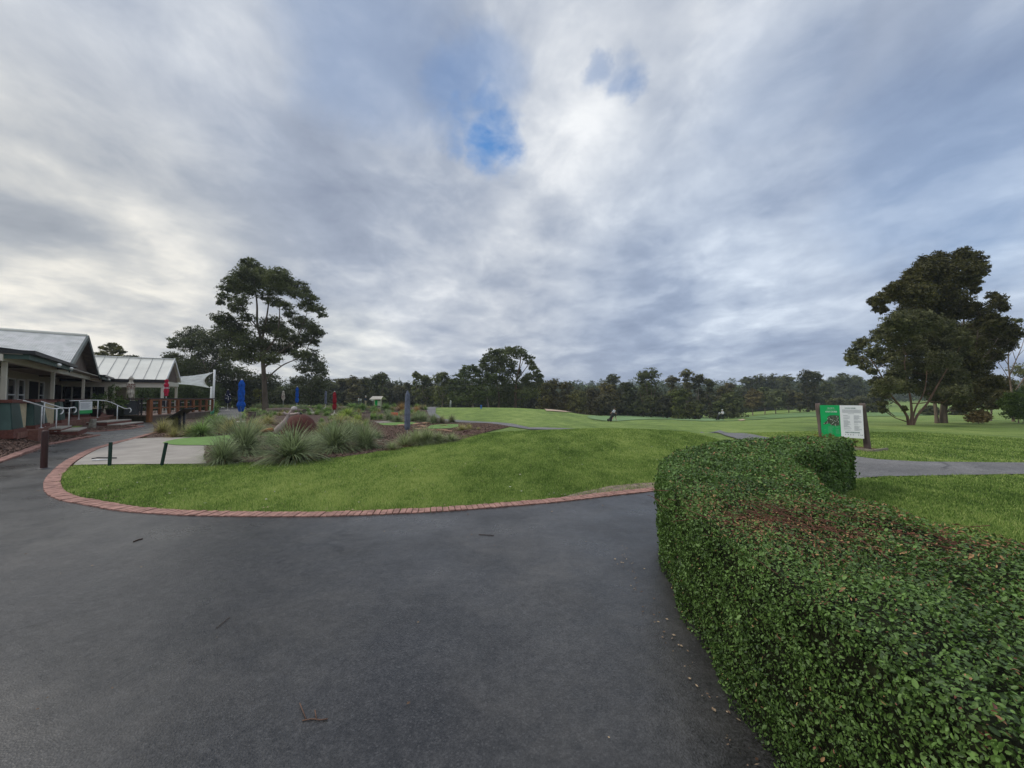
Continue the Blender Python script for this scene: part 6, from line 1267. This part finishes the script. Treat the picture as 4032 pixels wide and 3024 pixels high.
def gen_tree(u, vt, hw, Y, tint, form, label, seed):
    rr = random.Random(seed); r = np.random.default_rng(seed); k = Y/F; x = (u-2016)*k; zb = hz(x, Y); base = Vector((x, Y, zb)); Ht = P(u, vt, Y).z-zb; R_ = hw*k/math.sqrt(1+.5*((u-2016)/F)**2)
    e_ = empty('tree', tuple(base), 0, label, 'tree', 'trees of the far tree line'); cl = []
    trunk_h = {'r': .04, 'k': .06, 'g': .14, 't': .08, 'u': .32}[form]; R_ *= {'g': 1.3, 't': 1.35}.get(form, 1.)
    n = {'r': 20, 'k': 20, 'g': 12, 't': 12, 'u': 14}[form]
    for i in range(n):
        f = (i+.5)/n; z = Ht*(trunk_h+(1-trunk_h)*f*.93)
        prof = {'r': math.sqrt(max(.05, 1-(f*1.0)**2.6)), 'k': math.sqrt(max(.06, 1-(f)**2.2)), 'g': .45+.55*math.sin(PI*min(1, f+.1)), 't': .9 if f < .55 else .62-.2*(f-.55)/.45, 'u': math.sqrt(max(.08, 1-(2*f-.8)**2*.6))}[form]
        a = rr.uniform(0, 2*PI); rad = R_*prof*rr.uniform(.2, .66); cr = R_*rr.uniform(.36, .56)*(.7+.5*prof)
        if form in 'gt': cr *= .85
        cl.append((rad*math.cos(a), rad*math.sin(a)*.9, min(z, Ht-cr*.55), cr, cr, cr*rr.uniform(.55, .85), cr*cr*.5))
    
    for dx in (-.34, 0, .33): cl.append((dx*R_, rr.uniform(-.2, .2)*R_, Ht-R_*(.55 if dx else .30)*rr.uniform(.9, 1.15), (.56 if form in 'rku' else .44)*R_, R_*.5, R_*.36, R_*R_*.2))
    mb = MB(); th = Ht*.72; lean = rr.uniform(-.12, .12)*R_; tr_ = .012*Ht+.07
    limb(mb, [(0, 0, -.3), (lean*.3, 0, th*.35), (lean, 0, th*.7), (lean*1.1, 0, th)], tr_, tr_*.35, 6)
    if form in 'gku':
        limb(mb, [(lean*.2, 0, th*.28), (R_*.35, .3, th*.62), (R_*.5, .4, th*.9)], tr_*.6, tr_*.2, 5); limb(mb, [(lean*.2, 0, th*.33), (-R_*.3, -.3, th*.66), (-R_*.42, -.2, th*.92)], tr_*.6, tr_*.2, 5)
    t = mb.build('trunk', M_bark, e_); t.color = (1.35, 1.3, 1.25, 1) if form in 'gu' and rr.random() < .8 else (.7, .66, .6, 1)
    c = crown_mesh('crown', cl, 2900/ (R_*R_*n*.115), .0026*Y, r, e_, outw=.8, rn=.42); q = rr.uniform(.95, 1.6); c.color = (tint[0]*q*1.05, tint[1]*q*.97, tint[2]*q*.86, 1)
for i, a in enumerate(TL): gen_tree(*a, seed=300+i)
# understorey that closes the foot of the tree line
def mass(name, label, pts, nper, ls, tint, hgt, seed, cat='woodland', rng=(1.5, 4.)):
    r = np.random.default_rng(seed); cl = []
    for (x, y) in pts:
        z = hz(x, y); rr_ = r.uniform(*rng); h = hgt*r.uniform(.55, 1.15); cl.append((x, y, z+h*.5, rr_, rr_, h*.55, 1))
        if h > 4: cl.append((x+r.normal(0, 1), y, z+h*.95, rr_*.65, rr_*.65, h*.22, .5))
    o = crown_mesh(name, cl, nper, ls, r, None); o.color = (*tint, 1); return tag(o, label, cat, None, 'stuff')
rr = random.Random(77)
pts = []
for i in range(230):
    u = rr.uniform(1270, 2780); Y = rr.uniform(96, 112); pts.append(((u-2016)/F*Y, Y))
mass('undergrowth', 'dark undergrowth filling the foot of the far tree line', pts, 420, .30, (.42, .40, .32), 5.5, 5, 'undergrowth')
pts = [((rr.uniform(-200, 700)-2016)/F*60, rr.uniform(56, 66)) for _ in range(60)]
mass('woodland', 'dark woodland behind the clubhouse roofs', pts, 420, .26, (.6, .62, .5), 6, 6)
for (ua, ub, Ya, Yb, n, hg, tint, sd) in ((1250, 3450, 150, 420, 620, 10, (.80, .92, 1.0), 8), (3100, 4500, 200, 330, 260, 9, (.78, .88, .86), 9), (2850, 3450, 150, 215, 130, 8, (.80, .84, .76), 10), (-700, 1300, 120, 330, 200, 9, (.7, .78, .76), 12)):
    pts = []
    for _ in range(n):
        u = rr.uniform(ua, ub); Y = rr.uniform(Ya, Yb); pts.append(((u-2016)/F*Y, Y))
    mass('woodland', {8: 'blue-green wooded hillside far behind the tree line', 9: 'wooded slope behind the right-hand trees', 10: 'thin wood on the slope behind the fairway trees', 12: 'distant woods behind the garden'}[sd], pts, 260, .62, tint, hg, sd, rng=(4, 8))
# clipped dark hedge behind the deck
hg = empty('boundary_hedge', (-27, 40, 0), 0, 'dark tall hedge behind the deck and under the shade sail', 'hedge'); r = np.random.default_rng(55); cl = []
for i in range(20):
    u = 560+i*15; Y = 41.5+.4*math.sin(i); k = Y/F; cl.append(((u-2016)*k+27, Y-40, 1.3, .8, .7, 1.5, 1)); cl.append(((u-2016)*k+27, Y-40, 2.3, .7, .6, .8, .6))
c = crown_mesh('foliage', cl, 1500, .08, r, hg); c.color = (.62, .8, .5, 1)
m = MB(); m.box((560-2016)*41.6/F+27, (858-2016)*41.6/F+27, 1.35, 1.65, -.2, 2.3); m.build('stems', M_hcore, hg)

# ------------------------------------------------------------ air
M_air = bpy.data.materials.new('air'); M_air.use_nodes = True; n_ = M_air.node_tree; n_.nodes.clear()
o_ = n_.nodes.new('ShaderNodeOutputMaterial'); v_ = n_.nodes.new('ShaderNodeVolumePrincipled'); v_.inputs['Color'].default_value = (.80, .88, 1, 1); v_.inputs['Density'].default_value = .00045; v_.inputs['Anisotropy'].default_value = .2; n_.links.new(v_.outputs[0], o_.inputs['Volume'])
m = MB(); m.box(-2700, 2700, -200, 2750, -8, 60); o = m.build('haze', M_air); tag(o, kind='stuff', label='thin pale haze over the golf course', cat='haze')
# ------------------------------------------------------------ tussock grasses and low plants
M_tus = leafmat('tussock_blade', (.50, .54, .34), (.055, .068, .032), .3, vs=3)
M_tan = leafmat('dry_tussock_blade', (.52, .37, .20), (.14, .075, .04), .2, vs=3)
def tussock_meshes(seed, n, hh, spread, wid, dry, arch=1.0, segs=5):
    r = np.random.default_rng(seed); out = []
    for kind, cnt in (('g', int(n*(1-dry))), ('d', int(n*dry))):
        az = r.uniform(0, 2*PI, cnt)
        th = (r.random(cnt)**.75*1.15 if kind == 'g' else r.uniform(.75, 1.45, cnt))*spread     # launch angle from upright
        Ln = hh*r.uniform(.75, 1.2, cnt)*(1 if kind == 'g' else .72)*1.12; cv = arch*r.uniform(.5, 1.25, cnt)*(.35+th*.75)
        px = r.normal(0, .05*hh, cnt); py = r.normal(0, .05*hh, cnt); pz = np.zeros(cnt)
        wv = wid*r.uniform(.6, 1.2, cnt); V = []; ang = th.copy(); x, y, z = px, py, pz
        sx, sy = -np.sin(az), np.cos(az)
        for s in range(segs+1):
            ww = wv*(1-(s/segs)**1.6)+.0006; V.append(np.stack([x-sx*ww, y-sy*ww, z], 1)); V.append(np.stack([x+sx*ww, y+sy*ww, z], 1))
            st = Ln/segs; x = x+np.sin(ang)*np.cos(az)*st; y = y+np.sin(ang)*np.sin(az)*st; z = np.maximum(z+np.cos(ang)*st, .015); ang = ang+cv/segs*1.35
        V = np.stack(V, 1).reshape(-1, 3); k = (np.arange(cnt)*(2*segs+2))[:, None]
        Fq = np.concatenate([np.stack([k[:, 0]+2*s, k[:, 0]+2*s+1, k[:, 0]+2*s+3, k[:, 0]+2*s+2], 1) for s in range(segs)])
        T = np.tile(np.clip(r.normal(.5, .22, cnt)-.12*(th > 1), 0, 1), segs); out.append((kind, V, Fq, T))
    return out
PROT = {}
def proto(key, *a):
    PROT[key] = [(k, V, Fq, T) for k, V, Fq, T in tussock_meshes(*a)]
for i in range(4): proto(('big', i), 50+i, 900, 1.0, 1.05, .014, .12, 1.2)
for i in range(3): proto(('tan', i), 60+i, 650, 1.0, .9, .012, .42)
for i in range(3): proto(('low', i), 70+i, 420, 1.0, 1.05, .016, .12)
for i in range(3): proto(('strap', i), 80+i, 460, 1.0, 1.0, .026, .03, 1.5)
for i in range(2): proto(('far', i), 90+i, 260, 1.0, 1.0, .022, .2, 1.1, 3)
MESH = {}
def plant(kind, u, v, hpx, wpx, label, tint=(1, 1, 1), group='tussock grasses of the mini golf garden', name='tussock_plant', cat='grass clump', i=None):
    g = G(u, v); k = g.y/F; i = random.randrange(len([q for q in PROT if q[0] == kind])) if i is None else i
    e_ = empty(name, tuple(g-Vector((0, 0, .02))), random.uniform(0, 6.28), label, cat, group)
    sxy, sz = wpx*k/1.42/math.sqrt(1+.6*(g.x/g.y)**2), hpx*k/.93
    for kd, V, Fq, T in PROT[(kind, i)]:
        mk = (kind, i, kd)
        if mk not in MESH:
            o = np_mesh('green_blades' if kd == 'g' else 'dry_blades', V, Fq, M_tus if kd == 'g' else M_tan, e_, tone=T); MESH[mk] = o.data
        else: o = link(bpy.data.objects.new('green_blades' if kd == 'g' else 'dry_blades', MESH[mk]), e_)
        o.color = (*tint, 1)
    e_.scale = (sxy, sxy, sz)
    return e_
SG = (.86, .95, .76); GR = (.72, 1.0, .42); TN = (1.3, 1.12, .72); PL_ = (1.15, 1.2, .95)
hand = [
 ('big', 876, 1824, 108, 165, 'front left blue-green tussock at the corner of the lawn and concrete', SG), ('big', 962, 1790, 142, 225, 'large arching tussock just behind the front left one', SG), ('big', 1150, 1814, 132, 250, 'largest blue-green tussock, alone in front of the rusty dome', SG),
 ('big', 1318, 1778, 118, 190, 'large tussock right of the rusty dome', SG), ('big', 1436, 1766, 100, 135, 'upright tussock between the dome and the grey cover', SG), ('big', 1376, 1736, 78, 120, 'grey-green tussock behind the one right of the dome', SG),
 ('tan', 1593, 1758, 52, 110, 'spread-out pale tussock with a straw coloured skirt under the grey cover', PL_), ('tan', 1541, 1771, 36, 70, 'small straw-green tussock, nearest the lawn below the grey cover', PL_), ('big', 1638, 1752, 62, 92, 'pale blue tussock just right of the grey cover', PL_), ('big', 1682, 1746, 62, 96, 'pale tussock, second right of the grey cover', PL_), ('big', 1728, 1743, 42, 80, 'pale low tussock, third right of the grey cover', PL_), ('low', 1775, 1738, 36, 76, 'pale low tussock at the right end of the front row', PL_),
 ('tan', 1376, 1778, 22, 46, 'tiny reddish dry tuft at the lawn edge', (1.3, .6, .45)), ('low', 1484, 1727, 38, 70, 'grey-green tuft behind the pale flat stones', SG), ('low', 1820, 1696, 28, 64, 'brown-green tuft in the bark right of the turf', TN), ('tan', 1846, 1690, 22, 44, 'dry tuft near the tip of the bark bed', TN), ('low', 1883, 1692, 12, 22, 'tiny tuft nearest the tip of the bark bed', TN),
 ('tan', 640, 1706, 56, 105, 'tan wispy tussock in front of the deck, beside the path', TN), ('tan', 684, 1722, 44, 70, 'small tan tussock at the edge of the concrete apron', TN), ('big', 690, 1700, 60, 100, 'olive tussock under the slanted black lectern', (1.1, 1.0, .6)), ('big', 790, 1718, 62, 140, 'bright green tussock behind the turf mat', (.8, 1.05, .55)), ('tan', 750, 1716, 46, 100, 'straw tussock left of the bright green one', TN),
 ('big', 862, 1700, 58, 120, 'dark tussock at the far side of the turf mat', SG), ('tan', 905, 1706, 60, 110, 'straw coloured tussock below the blue umbrella', TN), ('big', 830, 1672, 40, 90, 'green tussock at the right corner of the deck', GR), ('strap', 870, 1660, 26, 80, 'low green strappy plant by the deck end post', GR), ('strap', 842, 1628, 52, 40, 'upright green plant against the end of the deck', GR),
 ('tan', 1000, 1690, 46, 110, 'straw tussock behind the large arching one', TN), ('tan', 1052, 1672, 36, 100, 'straw tussock left of the driftwood', TN), ('big', 1020, 1712, 44, 90, 'olive tussock left of the split log', (1.05, 1.0, .7)), ('big', 1236, 1768, 60, 110, 'dark tussock half hidden behind the largest one', SG), ('big', 1068, 1752, 46, 96, 'dark tussock left behind the largest one', SG), ('big', 1268, 1728, 54, 96, 'olive tussock in front of the dome right side', (1.0, 1.0, .7)),
 ('tan', 1330, 1668, 34, 90, 'straw tussock behind the dome', TN), ('big', 1398, 1690, 40, 90, 'straw-green tussock left of the upright log', (1.2, 1.12, .7)), ('strap', 1368, 1640, 34, 90, 'yellow-green strappy mound behind the dome', (1.1, 1.3, .45)), ('strap', 1410, 1660, 28, 70, 'yellow-green strappy mound left of the upright log', (1.15, 1.3, .45)), ('strap', 1345, 1650, 24, 70, 'yellow-green mound under the deep red umbrella', (1.15, 1.3, .45)),
 ('strap', 1425, 1615, 26, 70, 'green mound behind the upright log', GR), ('strap', 1470, 1652, 26, 64, 'green mound right of the upright log', GR), ('big', 1533, 1656, 34, 56, 'dark green tuft left of the grey cover near the gravel', SG), ('big', 1566, 1662, 30, 64, 'rounded tuft touching the grey cover on the left', SG), ('big', 1636, 1658, 30, 60, 'rounded tuft right of the grey cover', SG), ('big', 1666, 1660, 32, 64, 'second rounded tuft right of the grey cover', SG), ('big', 1707, 1668, 38, 54, 'green tuft above the sandstone group', SG), ('low', 1739, 1668, 34, 52, 'dark tuft next to the path bend', (.8, .7, .6)), ('low', 1778, 1664, 32, 54, 'dark tuft, last before the path', (.75, .72, .62)),
 ('strap', 1390, 1612, 26, 80, 'green mound below the standing people', GR), ('strap', 1522, 1615, 28, 60, 'green mound right below the notice shelter', GR), ('tan', 1580, 1618, 32, 60, 'rusty dry tuft right of the notice shelter', (1.5, .9, .6)), ('tan', 1640, 1622, 26, 40, 'rusty dry tuft near the crest path', (1.5, .9, .6)), ('low', 1660, 1614, 20, 34, 'dark tuft right beside the crest path', (.8, .7, .6)), ('low', 1655, 1645, 26, 60, 'grey-green tuft left of the crest path', SG),
 ('tan', 1075, 1597, 22, 60, 'rusty tuft below the crimson umbrella', (1.5, .9, .6)), ('tan', 1115, 1600, 22, 50, 'rusty tuft below the small cream umbrella', (1.4, .9, .6)), ('big', 1018, 1612, 24, 44, 'blue-green tuft in the far row, left', SG), ('big', 1068, 1615, 24, 50, 'blue-green tuft in the far row, centre', SG), ('big', 1108, 1617, 26, 50, 'blue-green tuft in the far row, right of centre', SG), ('big', 1150, 1619, 26, 50, 'blue-green tuft in the far row below the distant blue umbrella', SG), ('big', 1190, 1622, 26, 50, 'blue-green tuft in the far row, right end', SG),
 ('strap', 1256, 1618, 24, 50, 'green mound by the far concrete path', GR), ('strap', 1290, 1625, 24, 60, 'green mound left of the deep red umbrella', GR), ('strap', 980, 1602, 20, 70, 'green mound right of the far path', GR), ('strap', 880, 1600, 18, 60, 'green mound below the navy umbrella', GR), ('strap', 1000, 1625, 20, 60, 'green plant behind the dark stump', GR)]
for a in hand: plant(*a[:6], tint=a[6])
# the rest of the planting
wh = ['between the big eucalyptus and the dome', 'behind the deck side of the garden', 'towards the notice shelter', 'left of the crest path', 'in the middle of the garden']
done = [(a[1], a[2]) for a in hand]; cnt = 0
for _ in range(1500):
    if cnt >= 130: break
    v = random.choice((random.uniform(1600, 1640), random.uniform(1604, 1700))); u = random.uniform(870+max(0, v-1640)*1.5, 1680)
    if 855 < u < 975 and v < 1648: continue
    if v > 1668 and u > 1470: continue
    if v > 1690 and u < 980: continue
    if 1095 < u < 1262 and v > 1640: continue
    if 1480 < u < 1560 and 1656 < v < 1680: continue
    if u < 1000 and v > 1655: continue
    if any(abs(u-a) < 15 and abs(v-b_) < 4 for a, b_ in done): continue
    done.append((u, v)); cnt += 1; kd = random.choice(('far', 'far', 'strap', 'low', 'tan')); s = 1-(1700-v)/100*.45
    tint = random.choice((SG, GR, GR, TN, (1.1, 1.0, .65)))
    w_ = wh[1] if u < 960 else wh[0] if u < 1200 else wh[4] if u < 1400 else wh[2] if u < 1540 else wh[3]
    plant(kd, u, v, random.uniform(16, 30)*s, random.uniform(36, 62)*s, {'far': 'small grassy tuft ', 'strap': 'low green strappy plant ', 'low': 'low grey-green tuft ', 'tan': 'small dry straw tuft '}[kd]+w_, tint, group='small tufts and low plants of the garden '+w_)
# potted plants on the terrace
def pot(u, Y, h, label):
    x = (u-2016)/F*Y; o = empty('potted_plant', (x, Y, .503), 0, label, 'potted plant'); m = MB(); m.lathe([(.2, 0), (.27, .42), (.29, .45)], 16); m.build('pot', M_blk, o)
    r = np.random.default_rng(int(u)); c = crown_mesh('foliage', [(0, 0, .45+h*.4, .45, .45, h*.45, 1), (.1, .1, .45+h*.8, .3, .3, h*.25, .5)], 420, .07, r, o); c.color = (.8, 1.1, .55, 1)
pot(380, 23.2, .9, 'bushy dark potted plant on the terrace left of the bar stand'); pot(440, 25.5, 1.5, 'tall leafy potted palm-like plant near the cafe doors'); pot(470, 23.6, .6, 'low spreading potted plant by the handrail end')
# small plant by the sign
g = G(3350, 1764); o = empty('small_shrub', tuple(g), 0, 'thin rusty-green little shrub in the bed under the course sign', 'shrub'); r = np.random.default_rng(3)
c = crown_mesh('foliage', [(0, 0, .18, .16, .16, .16, 1), (.12, 0, .25, .1, .1, .12, .5)], 200, .022, r, o); c.color = (1.6, 1.1, .5, 1); m = MB(); m.tube([(0, 0, -.03), (.02, 0, .2)], .008, 5); m.build('stem', M_twig, o)
g = G(3240, 1768); o = empty('small_shrub', tuple(g), 0, 'rusty leaved little shrub poking above the hedge in front of the sign', 'shrub')
c = crown_mesh('foliage', [(.05, 0, .42, .25, .2, .12, 1), (.35, 0, .40, .2, .15, .1, 1)], 160, .022, r, o); c.color = (1.9, .95, .5, 1); m = MB(); m.tube([(0, 0, -.03), (.1, 0, .4)], .01, 5); m.build('stem', M_twig, o)
# sticks on the asphalt
M_stick = mat('bark_stick', (.17, .10, .07), .8, .2, var=.2); M_sdark = mat('dark_twig', (.06, .035, .025), .8, .2)
for pp, r_, m_, lb_ in ((((1190, 2845), (1225, 2838), (1262, 2842), (1290, 2838)), .003, M_stick, 'reddish forked twig lying near the bottom of the forecourt'), (((850, 2480), (880, 2455), (905, 2435)), .002, M_sdark, 'thin dark twig on the asphalt left of the middle'), (((525, 2136), (545, 2128), (562, 2124)), .006, M_sdark, 'short dark bark piece near the curve of the kerb'), (((1885, 2107), (1915, 2109), (1945, 2111)), .0035, M_sdark, 'thin dark twig lying straight in the upper middle of the asphalt')):
    q = [G(u, v)+Vector((0, 0, .009)) for u, v in pp]; o0 = q[0].copy(); m = MB(); m.tube([p-o0 for p in spline(q, .03)], r_, 6)
    if m_ is M_stick:
        a, b_ = G(1205, 2838)-o0, G(1180, 2780)-o0; m.tube([a+Vector((0, 0, .009)), b_+Vector((0, 0, .015))], .0025, 5); a, b_ = G(1246, 2840)-o0, G(1240, 2812)-o0; m.tube([a+Vector((0, 0, .009)), b_+Vector((0, 0, .02))], .003, 5)
    o = m.build('fallen_twig', m_); o.location = o0; tag(o, lb_, 'twig')

# ------------------------------------------------------------ people
M_skin = mat('skin', (.42, .24, .17), .6, .3, var=.05)
def person(loc, rz, hgt, J, cols, label, hair=(.06, .04, .03), cap=None):
    """J: joint positions for a figure 1.75 m tall facing -Y; cols: shirt, trousers, lower leg, forearm colours"""
    e_ = empty('person', tuple(loc), rz, label, 'person'); e_.scale = (hgt/1.75,)*3
    me = bpy.data.meshes.new('body'); jn = dict(pelvis=((0, 0, .95), .135), waist=((0, 0, 1.10), .125), chest=((0, 0, 1.33), .15), neck0=((0, 0, 1.47), .07), neck=((0, -.01, 1.53), .055), head0=((0, -.02, 1.60), .085), head=((0, -.02, 1.68), .095))
    for s, a in ((-1, 'L'), (1, 'R')):
        jn['hip'+a] = ((s*.09, 0, .90), .10); jn['knee'+a] = ((s*.10, -.02, .50), .065); jn['ankle'+a] = ((s*.10, .02, .09), .042); jn['toe'+a] = ((s*.11, -.15, .035), .035)
        jn['sho'+a] = ((s*.18, 0, 1.42), .065); jn['elb'+a] = ((s*.25, .02, 1.14), .044); jn['wri'+a] = ((s*.25, -.08, .90), .03); jn['palm'+a] = ((s*.25, -.11, .83), .034)
    for k_, v_ in J.items(): jn[k_] = (v_, jn[k_][1])
    E = [('pelvis', 'waist'), ('waist', 'chest'), ('chest', 'neck0'), ('neck0', 'neck'), ('neck', 'head0'), ('head0', 'head')]
    for a in 'LR': E += [('pelvis', 'hip'+a), ('hip'+a, 'knee'+a), ('knee'+a, 'ankle'+a), ('ankle'+a, 'toe'+a), ('chest', 'sho'+a), ('sho'+a, 'elb'+a), ('elb'+a, 'wri'+a), ('wri'+a, 'palm'+a)]
    for a in 'LR':
        pl = Vector(jn['palm'+a][0]); w_ = Vector(jn['wri'+a][0]); d = (pl-w_).normalized(); sd_ = d.cross(Vector((0, 1, 0))).normalized() if abs(d.y) < .9 else Vector((1, 0, 0))
        for f_ in range(5):
            o_ = (f_-2)*.016; l = (.05, .075, .085, .08, .06)[f_]; n1, n2 = f'f{a}{f_}a', f'f{a}{f_}b'
            dirf = d if f_ else (d*.5+sd_*-1).normalized(); p1_ = pl+sd_*o_+dirf*l*.55; jn[n1] = (tuple(p1_), .010); jn[n2] = (tuple(p1_+dirf*l*.4+Vector((0, -.012, -.012))), .008); E += [('palm'+a, n1), (n1, n2)]
    ks = list(jn); me.from_pydata([jn[k_][0] for k_ in ks], [(ks.index(a), ks.index(b_)) for a, b_ in E], []); o = link(bpy.data.objects.new('body', me), e_)
    sk = o.modifiers.new('skin', 'SKIN'); sk.use_smooth_shade = True; sd__ = me.skin_vertices[0].data
    for i, k_ in enumerate(ks): sd__[i].radius = (jn[k_][1],)*2; sd__[i].use_root = (k_ == 'pelvis')
    ss = o.modifiers.new('sub', 'SUBSURF'); ss.levels = ss.render_levels = 1
    bpy.context.view_layer.update(); dg = bpy.context.evaluated_depsgraph_get(); m2 = bpy.data.meshes.new_from_object(o.evaluated_get(dg)); o.modifiers.clear(); o.data = m2
    m2.materials.clear(); names = ['skin']+list(cols)
    m2.materials.append(M_skin); mats_ = {}
    for nm_, c in cols.items(): m2.materials.append(mat('cloth_'+nm_, c, .85, .2, var=.1))
    bones = [(Vector(jn[a][0]), Vector(jn[b_][0]), {'p': 'trousers', 'h': 'trousers', 'w': 'shirt', 'c': 'shirt'}.get(a[0], 'skin'), a, b_) for a, b_ in E]
    for f_ in m2.polygons:
        c = f_.center; best = min(bones, key=lambda b_: (lambda t: (b_[0].lerp(b_[1], max(0, min(1, t)))-c).length)((c-b_[0]).dot(b_[1]-b_[0])/max(1e-6, (b_[1]-b_[0]).length_squared)))
        a = best[3]; b_n = best[4]; g_ = 'skin'
        if a == 'pelvis' or a.startswith('hip'): g_ = 'trousers'
        if a in ('pelvis', 'waist', 'chest') and b_n in ('waist', 'chest', 'neck0', 'shoL', 'shoR'): g_ = 'shirt' if b_n != 'waist' or c.z > jn['pelvis'][0][2]+.06 else 'trousers'
        if a.startswith('sho'): g_ = 'shirt'
        if a.startswith('elb'): g_ = 'shirt' if 'long' in label else 'skin'
        if a.startswith('knee'): g_ = 'skin' if 'shorts' in label else 'trousers'
        if a.startswith('ankle'): g_ = 'shoes'
        f_.material_index = names.index(g_) if g_ in names else 0
    hd_ = Vector(jn['head'][0]); m = MB()
    if cap: m.lathe([(.112, 0), (.115, .04), (.09, .10), (.03, .125)], 16, tuple(hd_+Vector((0, 0, .02)))); m.box(hd_.x-.07, hd_.x+.07, hd_.y-.20, hd_.y-.08, hd_.z+.02, hd_.z+.035); m.build('cap', mat('cap_cloth', cap, .8), e_)
    else: m.lathe([(.10, -.06), (.112, 0), (.105, .06), (.06, .105), (.01, .115)], 16, tuple(hd_+Vector((0, .015, .01)))); m.build('hair', mat('hair', hair, .8), e_)
    m = MB(); m.lathe([(.012, -.02), (.018, 0), (.008, .03)], 8, tuple(hd_+Vector((0, -.115, -.03)))); m.build('nose', M_skin, e_)
    return e_
def golfbag(loc, rz, lean, col, label, trolley=True):
    e_ = empty('golf_bag', tuple(loc), rz, label, 'golf bag'); R3 = Matrix.Rotation(lean, 4, 'X')
    m = MB(); m.lathe([(.13, 0), (.15, .08), (.14, .5), (.16, .82), (.15, .86)], 16); o = m.build('bag', mat('bag_cloth', col, .7, var=.15), e_); o.matrix_local = Matrix.Translation((0, 0, .15)) @ R3
    m = MB()
    for i in range(7): a = i*.9; m.tube([(.08*math.cos(a), .08*math.sin(a), .8), (.10*math.cos(a), .10*math.sin(a), 1.08+.03*(i % 3))], .008, 5); m.box(.10*math.cos(a)-.03, .10*math.cos(a)+.03, .10*math.sin(a)-.015, .10*math.sin(a)+.025, 1.07+.03*(i % 3), 1.13+.03*(i % 3))
    c = m.build('club', M_steel, e_); c.matrix_local = Matrix.Translation((0, 0, .15)) @ R3
    if trolley:
        for s in (-1, 1):
            m = MB(); m.lathe([(.14, -.02), (.15, -.01), (.15, .01), (.14, .02)], 20); w_ = m.build('wheel', M_blk, e_); w_.matrix_local = Matrix.Translation((s*.28, .02, .15)) @ Matrix.Rotation(PI/2, 4, 'Y')
        m = MB(); m.tube([(-.28, .02, .15), (.28, .02, .15)], .012, 6); m.tube([(0, .02, .15), tuple(Vector((0, 0, .15))+(R3.to_3x3() @ Vector((0, .17, 1.0))))], .015, 6); m.build('frame', M_steel, e_)
    return e_
walk = dict(kneeL=(-.10, -.16, .52), ankleL=(-.10, -.26, .10), toeL=(-.10, -.42, .06), kneeR=(.10, .05, .50), ankleR=(.10, .30, .14), toeR=(.10, .17, .04))
g = G(2418, 1657)
pull = dict(walk); pull.update(elbR=(.26, .18, 1.17), wriR=(.22, .38, 1.0), palmR=(.21, .44, .95), elbL=(-.26, .02, 1.16), wriL=(-.24, -.16, .98), palmL=(-.24, -.22, .94), chest=(0, -.05, 1.33), neck0=(0, -.07, 1.46), neck=(0, -.09, 1.52), head0=(0, -.12, 1.60), head=(0, -.13, 1.68))
person(g, 1.75, 1.72*g.y/51, pull, dict(shirt=(.20, .24, .34), trousers=(.03, .03, .035), shoes=(.5, .5, .5)), 'person in grey-blue top and dark shorts walking on the green pulling a golf bag')
g2 = G(2401, 1660); golfbag(g2, 1.75, .5, (.015, .017, .017), 'black golf bag on a trolley pulled behind the walking person')
g = G(2846, 1654); k = g.y
hold = dict(elbL=(-.27, -.06, 1.16), wriL=(-.12, -.26, 1.12), palmL=(-.06, -.31, 1.12), elbR=(.27, -.06, 1.16), wriR=(.12, -.26, 1.12), palmR=(.06, -.31, 1.12), head0=(0, -.05, 1.60), head=(0, -.07, 1.67))
person(g, -1.0, 40/F*k, hold, dict(shirt=(.62, .63, .64), trousers=(.02, .02, .022), shoes=(.03, .03, .03)), 'person in long sleeved pale grey top and white cap standing by the golf trolley', cap=(.75, .75, .75))
golfbag(G(2826, 1655), .4, .35, (.03, .03, .032), 'dark golf bag with pale covers on a trolley beside the person in the white cap')
zk_ = lambda u, Y: Vector(((u-2016)/F*Y, Y, hz((u-2016)/F*Y, Y)))
person(zk_(1440, 66), 2.6, 1.75, {}, dict(shirt=(.02, .03, .06), trousers=(.42, .34, .26), shoes=(.2, .2, .2)), 'person in long navy top, tan trousers and white cap left of the shelter', cap=(.75, .75, .75))
person(zk_(1413, 68), -1.4, 1.68, hold, dict(shirt=(.55, .55, .55), trousers=(.08, .09, .12), shoes=(.2, .2, .2)), 'person in pale top standing furthest left behind the garden shrubs')
golfbag(zk_(1422, 67), .3, .3, (.10, .10, .11), 'grey golf bag beside the person in the pale top'); golfbag(zk_(1462, 67), .5, .25, (.02, .02, .02), 'black golf bag with white club covers just left of the notice shelter'); golfbag(zk_(1470, 67.5), .1, .3, (.15, .15, .15), 'grey golf bag between the black one and the notice shelter')
golfbag(zk_(1774, 66), .2, .3, (.35, .36, .38), 'pale golf bag on a trolley behind the crest in front of the trees')
